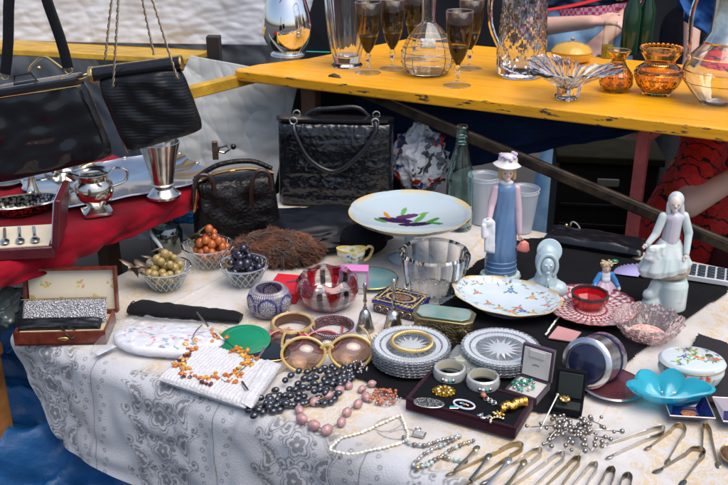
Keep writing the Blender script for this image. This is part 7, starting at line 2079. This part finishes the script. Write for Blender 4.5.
def figure(label, J, wear, vox=.008, hair=(.05, .03, .02), hands=True, heady=PI, ar=1):
    """J: joints in world metres"""
    base = Vector((J['pelvis'][0], J['pelvis'][1], 0))
    t = thing('person', label, 'person', base)
    g = {k: Vector(v) - base for k, v in J.items()}
    b = MB()
    b.limb(g['pelvis'], g['chest'], .125, .13); b.limb(g['chest'], g['neck'], .10, .055); b.limb(g['neck'], g['head'], .052, .05)
    b.ball(g['head'] + Vector((0, 0, .04)), (.078, .092, .112), 20, 14)
    f = RZ(heady) @ Vector((0, 1, 0))
    b.ball(g['head'] + f * .095 + Vector((0, 0, .03)), (.013, .016, .02), 10, 8)
    for s_ in (-1, 1): b.ball(g['head'] + RZ(heady) @ Vector((s_ * .08, 0, .03)), (.012, .02, .03), 10, 8)
    for S_ in ('l', 'r'):
        b.limb(g['chest'] + Vector((0, 0, .08)), g[S_ + 'sho'], .07, .058); b.limb(g[S_ + 'sho'], g[S_ + 'elb'], .05 * ar, .042 * ar); b.limb(g[S_ + 'elb'], g[S_ + 'wri'], .042 * ar, .027 * ar)
        b.limb(g[S_ + 'hip'], g[S_ + 'kne'], .085, .06); b.limb(g[S_ + 'kne'], g[S_ + 'ank'], .056, .038)
        d = g[S_ + 'wri'] - g[S_ + 'elb']
        hand_at(b, g[S_ + 'wri'], d, Vector((0, -.4, 1)))
        b.limb(g[S_ + 'ank'], g[S_ + 'toe'], .036, .03)
    body = b.obj('body', SKIN, t, remesh=vox, smooth=4)
    for nm, mat, segs in wear:
        c = MB()
        for a_, b_, ra_, rb_ in segs:
            A_ = g[a_] if isinstance(a_, str) else Vector(a_) - base; B_ = g[b_] if isinstance(b_, str) else Vector(b_) - base
            c.limb(A_, B_, ra_, rb_)
        q = c.obj(nm, mat, t, remesh=.009, smooth=4)
    c = MB(); c.ball(g['head'] + Vector((0, 0, .065)) - f * .012, (.09, .102, .105), 24, 16); c.ball(g['head'] - f * .05, (.075, .05, .09), 20, 12)
    c.obj('hair', M('dark_hair_%d' % int(hair[0] * 100), hair, .5, bump=(80, .8)), t, remesh=.008, smooth=2)
    for s_ in (-1, 1): MB().ball(g['head'] + RZ(heady) @ Vector((s_ * .032, .088, .045)), (.012, .006, .007), 10, 6).obj('eye', M('eye_dark', (.03, .02, .02), .2), t)
    MB().ball(g['head'] + f * .09 + Vector((0, 0, -.03)), (.022, .009, .006), 10, 6).obj('mouth', M('lip', (.4, .12, .1), .4), t)
    return t, g
# woman in red at the right, seated behind the stall
def redprint():
    m = bpy.data.materials.new('red_black_print'); m.use_nodes = True
    N = m.node_tree.nodes; L = m.node_tree.links; b = N['Principled BSDF']
    tc = N.new('ShaderNodeTexCoord')
    w1 = N.new('ShaderNodeTexWave'); w1.inputs['Scale'].default_value = 9; w1.inputs['Distortion'].default_value = 7; w1.inputs['Detail'].default_value = 2; w1.inputs['Detail Scale'].default_value = 3; w1.bands_direction = 'DIAGONAL'
    v = N.new('ShaderNodeTexVoronoi'); v.feature = 'DISTANCE_TO_EDGE'; v.inputs['Scale'].default_value = 26
    L.new(tc.outputs['Object'], w1.inputs['Vector']); L.new(tc.outputs['Object'], v.inputs['Vector'])
    r1 = N.new('ShaderNodeMath'); r1.operation = 'GREATER_THAN'; r1.inputs[1].default_value = .9; L.new(w1.outputs['Fac'], r1.inputs[0])
    r2 = N.new('ShaderNodeMath'); r2.operation = 'LESS_THAN'; r2.inputs[1].default_value = .013; L.new(v.outputs['Distance'], r2.inputs[0])
    mx = N.new('ShaderNodeMath'); mx.operation = 'MAXIMUM'; L.new(r1.outputs[0], mx.inputs[0]); L.new(r2.outputs[0], mx.inputs[1])
    n = N.new('ShaderNodeTexNoise'); n.inputs['Scale'].default_value = 5; L.new(tc.outputs['Object'], n.inputs['Vector'])
    rr = N.new('ShaderNodeValToRGB'); rr.color_ramp.elements[0].position = .6; rr.color_ramp.elements[0].color = (.62, .016, .014, 1); rr.color_ramp.elements[1].position = .68; rr.color_ramp.elements[1].color = (.70, .16, .02, 1)
    L.new(n.outputs['Fac'], rr.inputs[0])
    mc = N.new('ShaderNodeMix'); mc.data_type = 'RGBA'; L.new(mx.outputs[0], mc.inputs[0]); L.new(rr.outputs[0], mc.inputs[6]); mc.inputs[7].default_value = (.015, .008, .01, 1)
    L.new(mc.outputs[2], b.inputs['Base Color']); b.inputs['Roughness'].default_value = .75
    bp = N.new('ShaderNodeBump'); n3 = N.new('ShaderNodeTexNoise'); n3.inputs['Scale'].default_value = 20; L.new(tc.outputs['Object'], n3.inputs['Vector']); bp.inputs['Distance'].default_value = .02; bp.inputs['Strength'].default_value = .6
    L.new(n3.outputs['Fac'], bp.inputs['Height']); L.new(bp.outputs[0], b.inputs['Normal'])
    return m
RP = redprint()
el = atd(688, 205, 2.02); wr = atd(745, 172, 2.06)
px_, py_ = 1.16, 2.50
J = dict(pelvis=(px_, py_, .50), chest=(px_ - .02, py_ - .02, .82), neck=(px_, py_, 1.08), head=(px_ + .02, py_ - .04, 1.17),
         lsho=(px_ - .17, py_ - .04, .98), lelb=tuple(el), lwri=tuple(el + (wr - el).normalized() * .235), rsho=(px_ + .18, py_ - .02, .98), relb=(px_ + .25, py_ - .2, .78), rwri=(px_ + .1, py_ - .36, .84),
         lhip=(px_ - .1, py_ - .03, .5), lkne=(px_ - .14, py_ - .42, .52), lank=(px_ - .14, py_ - .40, .1), ltoe=(px_ - .14, py_ - .55, .05),
         rhip=(px_ + .1, py_ - .03, .5), rkne=(px_ + .16, py_ - .42, .52), rank=(px_ + .16, py_ - .40, .1), rtoe=(px_ + .16, py_ - .55, .05))
t, g = figure('person in a red and black printed shawl seated at the right, bare forearm raised', J,
    [('printed_shawl', RP, [('chest', 'neck', .16, .09), ('pelvis', 'chest', .17, .165), ('chest', 'lsho', .13, .085), ('chest', 'rsho', .13, .085), ('lsho', tuple(el + (Vector((px_ - .17, py_ - .04, .98)) - el) * .13), .085, .052), ('rsho', 'relb', .08, .07),
        (tuple(atd(700, 150, 2.3)), tuple(atd(662, 218, 2.2)), .05, .055), (tuple(atd(662, 218, 2.2)), tuple(atd(655, 268, 2.18)), .055, .07), (tuple(atd(728, 165, 2.4)), tuple(atd(705, 270, 2.3)), .12, .11)]),
     ('skirt', M('dark_red_skirt', (.12, .01, .012), .8, var=(14, .6), bump=(30, .4)), [('pelvis', 'pelvis', .19, .19), ('lhip', 'lkne', .12, .10), ('rhip', 'rkne', .12, .10), ('lkne', 'lank', .1, .09), ('rkne', 'rank', .1, .09)])], hair=(.12, .06, .03), ar=.8)
wv = g['lwri']; dd = (g['lwri'] - g['lelb']).normalized()
MB().tube(circ(.031, 30, wv - dd * .05, rot=dd.to_track_quat('Z', 'Y').to_matrix()), .0018, 6, True).obj('bracelet', SILVER, t)
MB().limb(g['lank'] , g['ltoe'], .045, .038).obj('shoe', BLKL, t, remesh=.008, smooth=2)
MB().limb(g['rank'] , g['rtoe'], .045, .038).obj('shoe', BLKL, t, remesh=.008, smooth=2)
t = thing('stool', 'small wooden stool under the seated person in red', 'stool', (px_, py_ + .02, 0))
MB().lathe([(.001, .375), (.17, .375), (.175, .385), (.17, .4), (.001, .4)], 40).obj('seat', WOOD, t)
for k in range(4): MB().limb((.12 * math.cos(k * PI / 2 + .7), .12 * math.sin(k * PI / 2 + .7), .37), (.15 * math.cos(k * PI / 2 + .7), .15 * math.sin(k * PI / 2 + .7), .015), .014, .012).obj('leg', WOOD, t)

# person in jeans, pink plaid shirt and white sneakers behind the shelf
an = atd(546, 206, 3.3); hp = atd(588, 62, 3.75)
qx, qy = hp.x, 3.85
def plaid():
    m = bpy.data.materials.new('pink_plaid'); m.use_nodes = True
    N = m.node_tree.nodes; L = m.node_tree.links; b = N['Principled BSDF']
    tc = N.new('ShaderNodeTexCoord'); ck = N.new('ShaderNodeTexChecker'); ck.inputs['Scale'].default_value = 70
    ck.inputs[1].default_value = (.5, .03, .15, 1); ck.inputs[2].default_value = (.55, .35, .4, 1)
    L.new(tc.outputs['Object'], ck.inputs[0]); L.new(ck.outputs[0], b.inputs['Base Color']); b.inputs['Roughness'].default_value = .8
    return m
PL = plaid(); JN = M('blue_jeans', (.05, .16, .33), .8, var=(9, .6), col2=(.22, .38, .55), bump=(200, .3))
J = dict(pelvis=(qx, qy, .86), chest=(qx + .0, qy, 1.2), neck=(qx, qy, 1.46), head=(qx, qy - .04, 1.56),
         lsho=(qx - .19, qy, 1.38), lelb=tuple(atd(528, 28, 3.72)), lwri=tuple(atd(592, 22, 3.55)), rsho=(qx + .19, qy, 1.38), relb=tuple(atd(632, 12, 3.75)), rwri=tuple(atd(602, 40, 3.6)),
         lhip=(qx - .1, qy, .86), lkne=(an.x + .08, qy - .42, .55), lank=(an.x - .02, an.y + .03, .11), ltoe=(an.x - .17, an.y - .1, .045),
         rhip=(qx + .1, qy, .86), rkne=(qx + .14, qy - .1, .5), rank=(qx + .16, qy + .05, .11), rtoe=(qx + .18, qy - .1, .045))
t, g = figure('person in a pink checked shirt, blue jeans and white sneakers behind the shelf', J,
    [('checked_shirt', PL, [('pelvis', 'chest', .14, .145), ('chest', 'neck', .13, .07), ('chest', 'lsho', .11, .075), ('chest', 'rsho', .11, .075), ('lsho', 'lelb', .068, .062), ('rsho', 'relb', .068, .062)]),
     ('jeans', JN, [('pelvis', 'pelvis', .15, .15), ('lhip', 'lkne', .10, .075), ('lkne', 'lank', .075, .065), ('rhip', 'rkne', .10, .075), ('rkne', 'rank', .075, .065)])])
SNK = M('white_sneaker', (.6, .62, .66), .5, bump=(60, .4), var=(30, .4))
for S_ in 'lr':
    tz = g[S_ + 'toe']; azk = g[S_ + 'ank']
    d = Vector((tz.x - azk.x, tz.y - azk.y, 0)).normalized()
    sn = MB(); sn.limb(Vector((azk.x, azk.y, .07)) - d * .02, Vector((tz.x, tz.y, .045)) + d * .02, .055, .042)
    o = sn.obj('sneaker', SNK, t, remesh=.007, smooth=3)
    rz_ = math.atan2(d.y, d.x)
    mid = (azk + tz) / 2
    MB().box((mid.x + d.x * .01, mid.y + d.y * .01, .012), (.25, .09, .024), RZ(rz_)).obj('sole', M('rubber_sole', (.5, .5, .48), .6), o, bevel=.01)
    for k in range(4): MB().tube([Vector((mid.x, mid.y, .105 - k * .008)) + d * (k * .02 - .01) + RZ(rz_) @ Vector((0, s2 * .025, 0)) for s2 in (-1, 1)], .004, 6).obj('lace', M('white_lace', (.7, .7, .72), .7), o)
# person in blue sleeve at the upper right
rx_, ry_ = 1.42, 3.75
ar = atd(690, 62, 3.5)
J = dict(pelvis=(rx_, ry_, .88), chest=(rx_, ry_, 1.22), neck=(rx_, ry_, 1.47), head=(rx_, ry_ - .04, 1.57),
         lsho=(rx_ - .19, ry_, 1.39), lelb=(ar.x + .02, ar.y + .12, 1.08), lwri=tuple(ar), rsho=(rx_ + .19, ry_, 1.39), relb=(rx_ + .25, ry_, 1.1), rwri=(rx_ + .22, ry_ - .15, .9),
         lhip=(rx_ - .1, ry_, .88), lkne=(rx_ - .12, ry_, .5), lank=(rx_ - .12, ry_ + .02, .1), ltoe=(rx_ - .14, ry_ - .14, .045),
         rhip=(rx_ + .1, ry_, .88), rkne=(rx_ + .12, ry_, .5), rank=(rx_ + .12, ry_ + .02, .1), rtoe=(rx_ + .14, ry_ - .14, .045))
t, g = figure('person in a bright blue shirt with one bare forearm, behind the amber jar', J,
    [('blue_shirt', M('blue_garment'), [('pelvis', 'chest', .14, .145), ('chest', 'neck', .13, .07), ('chest', 'lsho', .11, .08), ('chest', 'rsho', .11, .075), ('lsho', 'lelb', .075, .07), ('rsho', 'relb', .068, .062)]),
     ('trousers', M('black_trousers', (.012, .013, .018), .8, bump=(40, .4)), [('pelvis', 'pelvis', .15, .15), ('lhip', 'lkne', .10, .08), ('lkne', 'lank', .08, .07), ('rhip', 'rkne', .10, .08), ('rkne', 'rank', .08, .07)])])
for S_ in 'lr': MB().limb(g[S_ + 'ank'] - Vector((0, 0, .03)), g[S_ + 'toe'], .05, .04).obj('shoe', BLKL, t, remesh=.008, smooth=2)
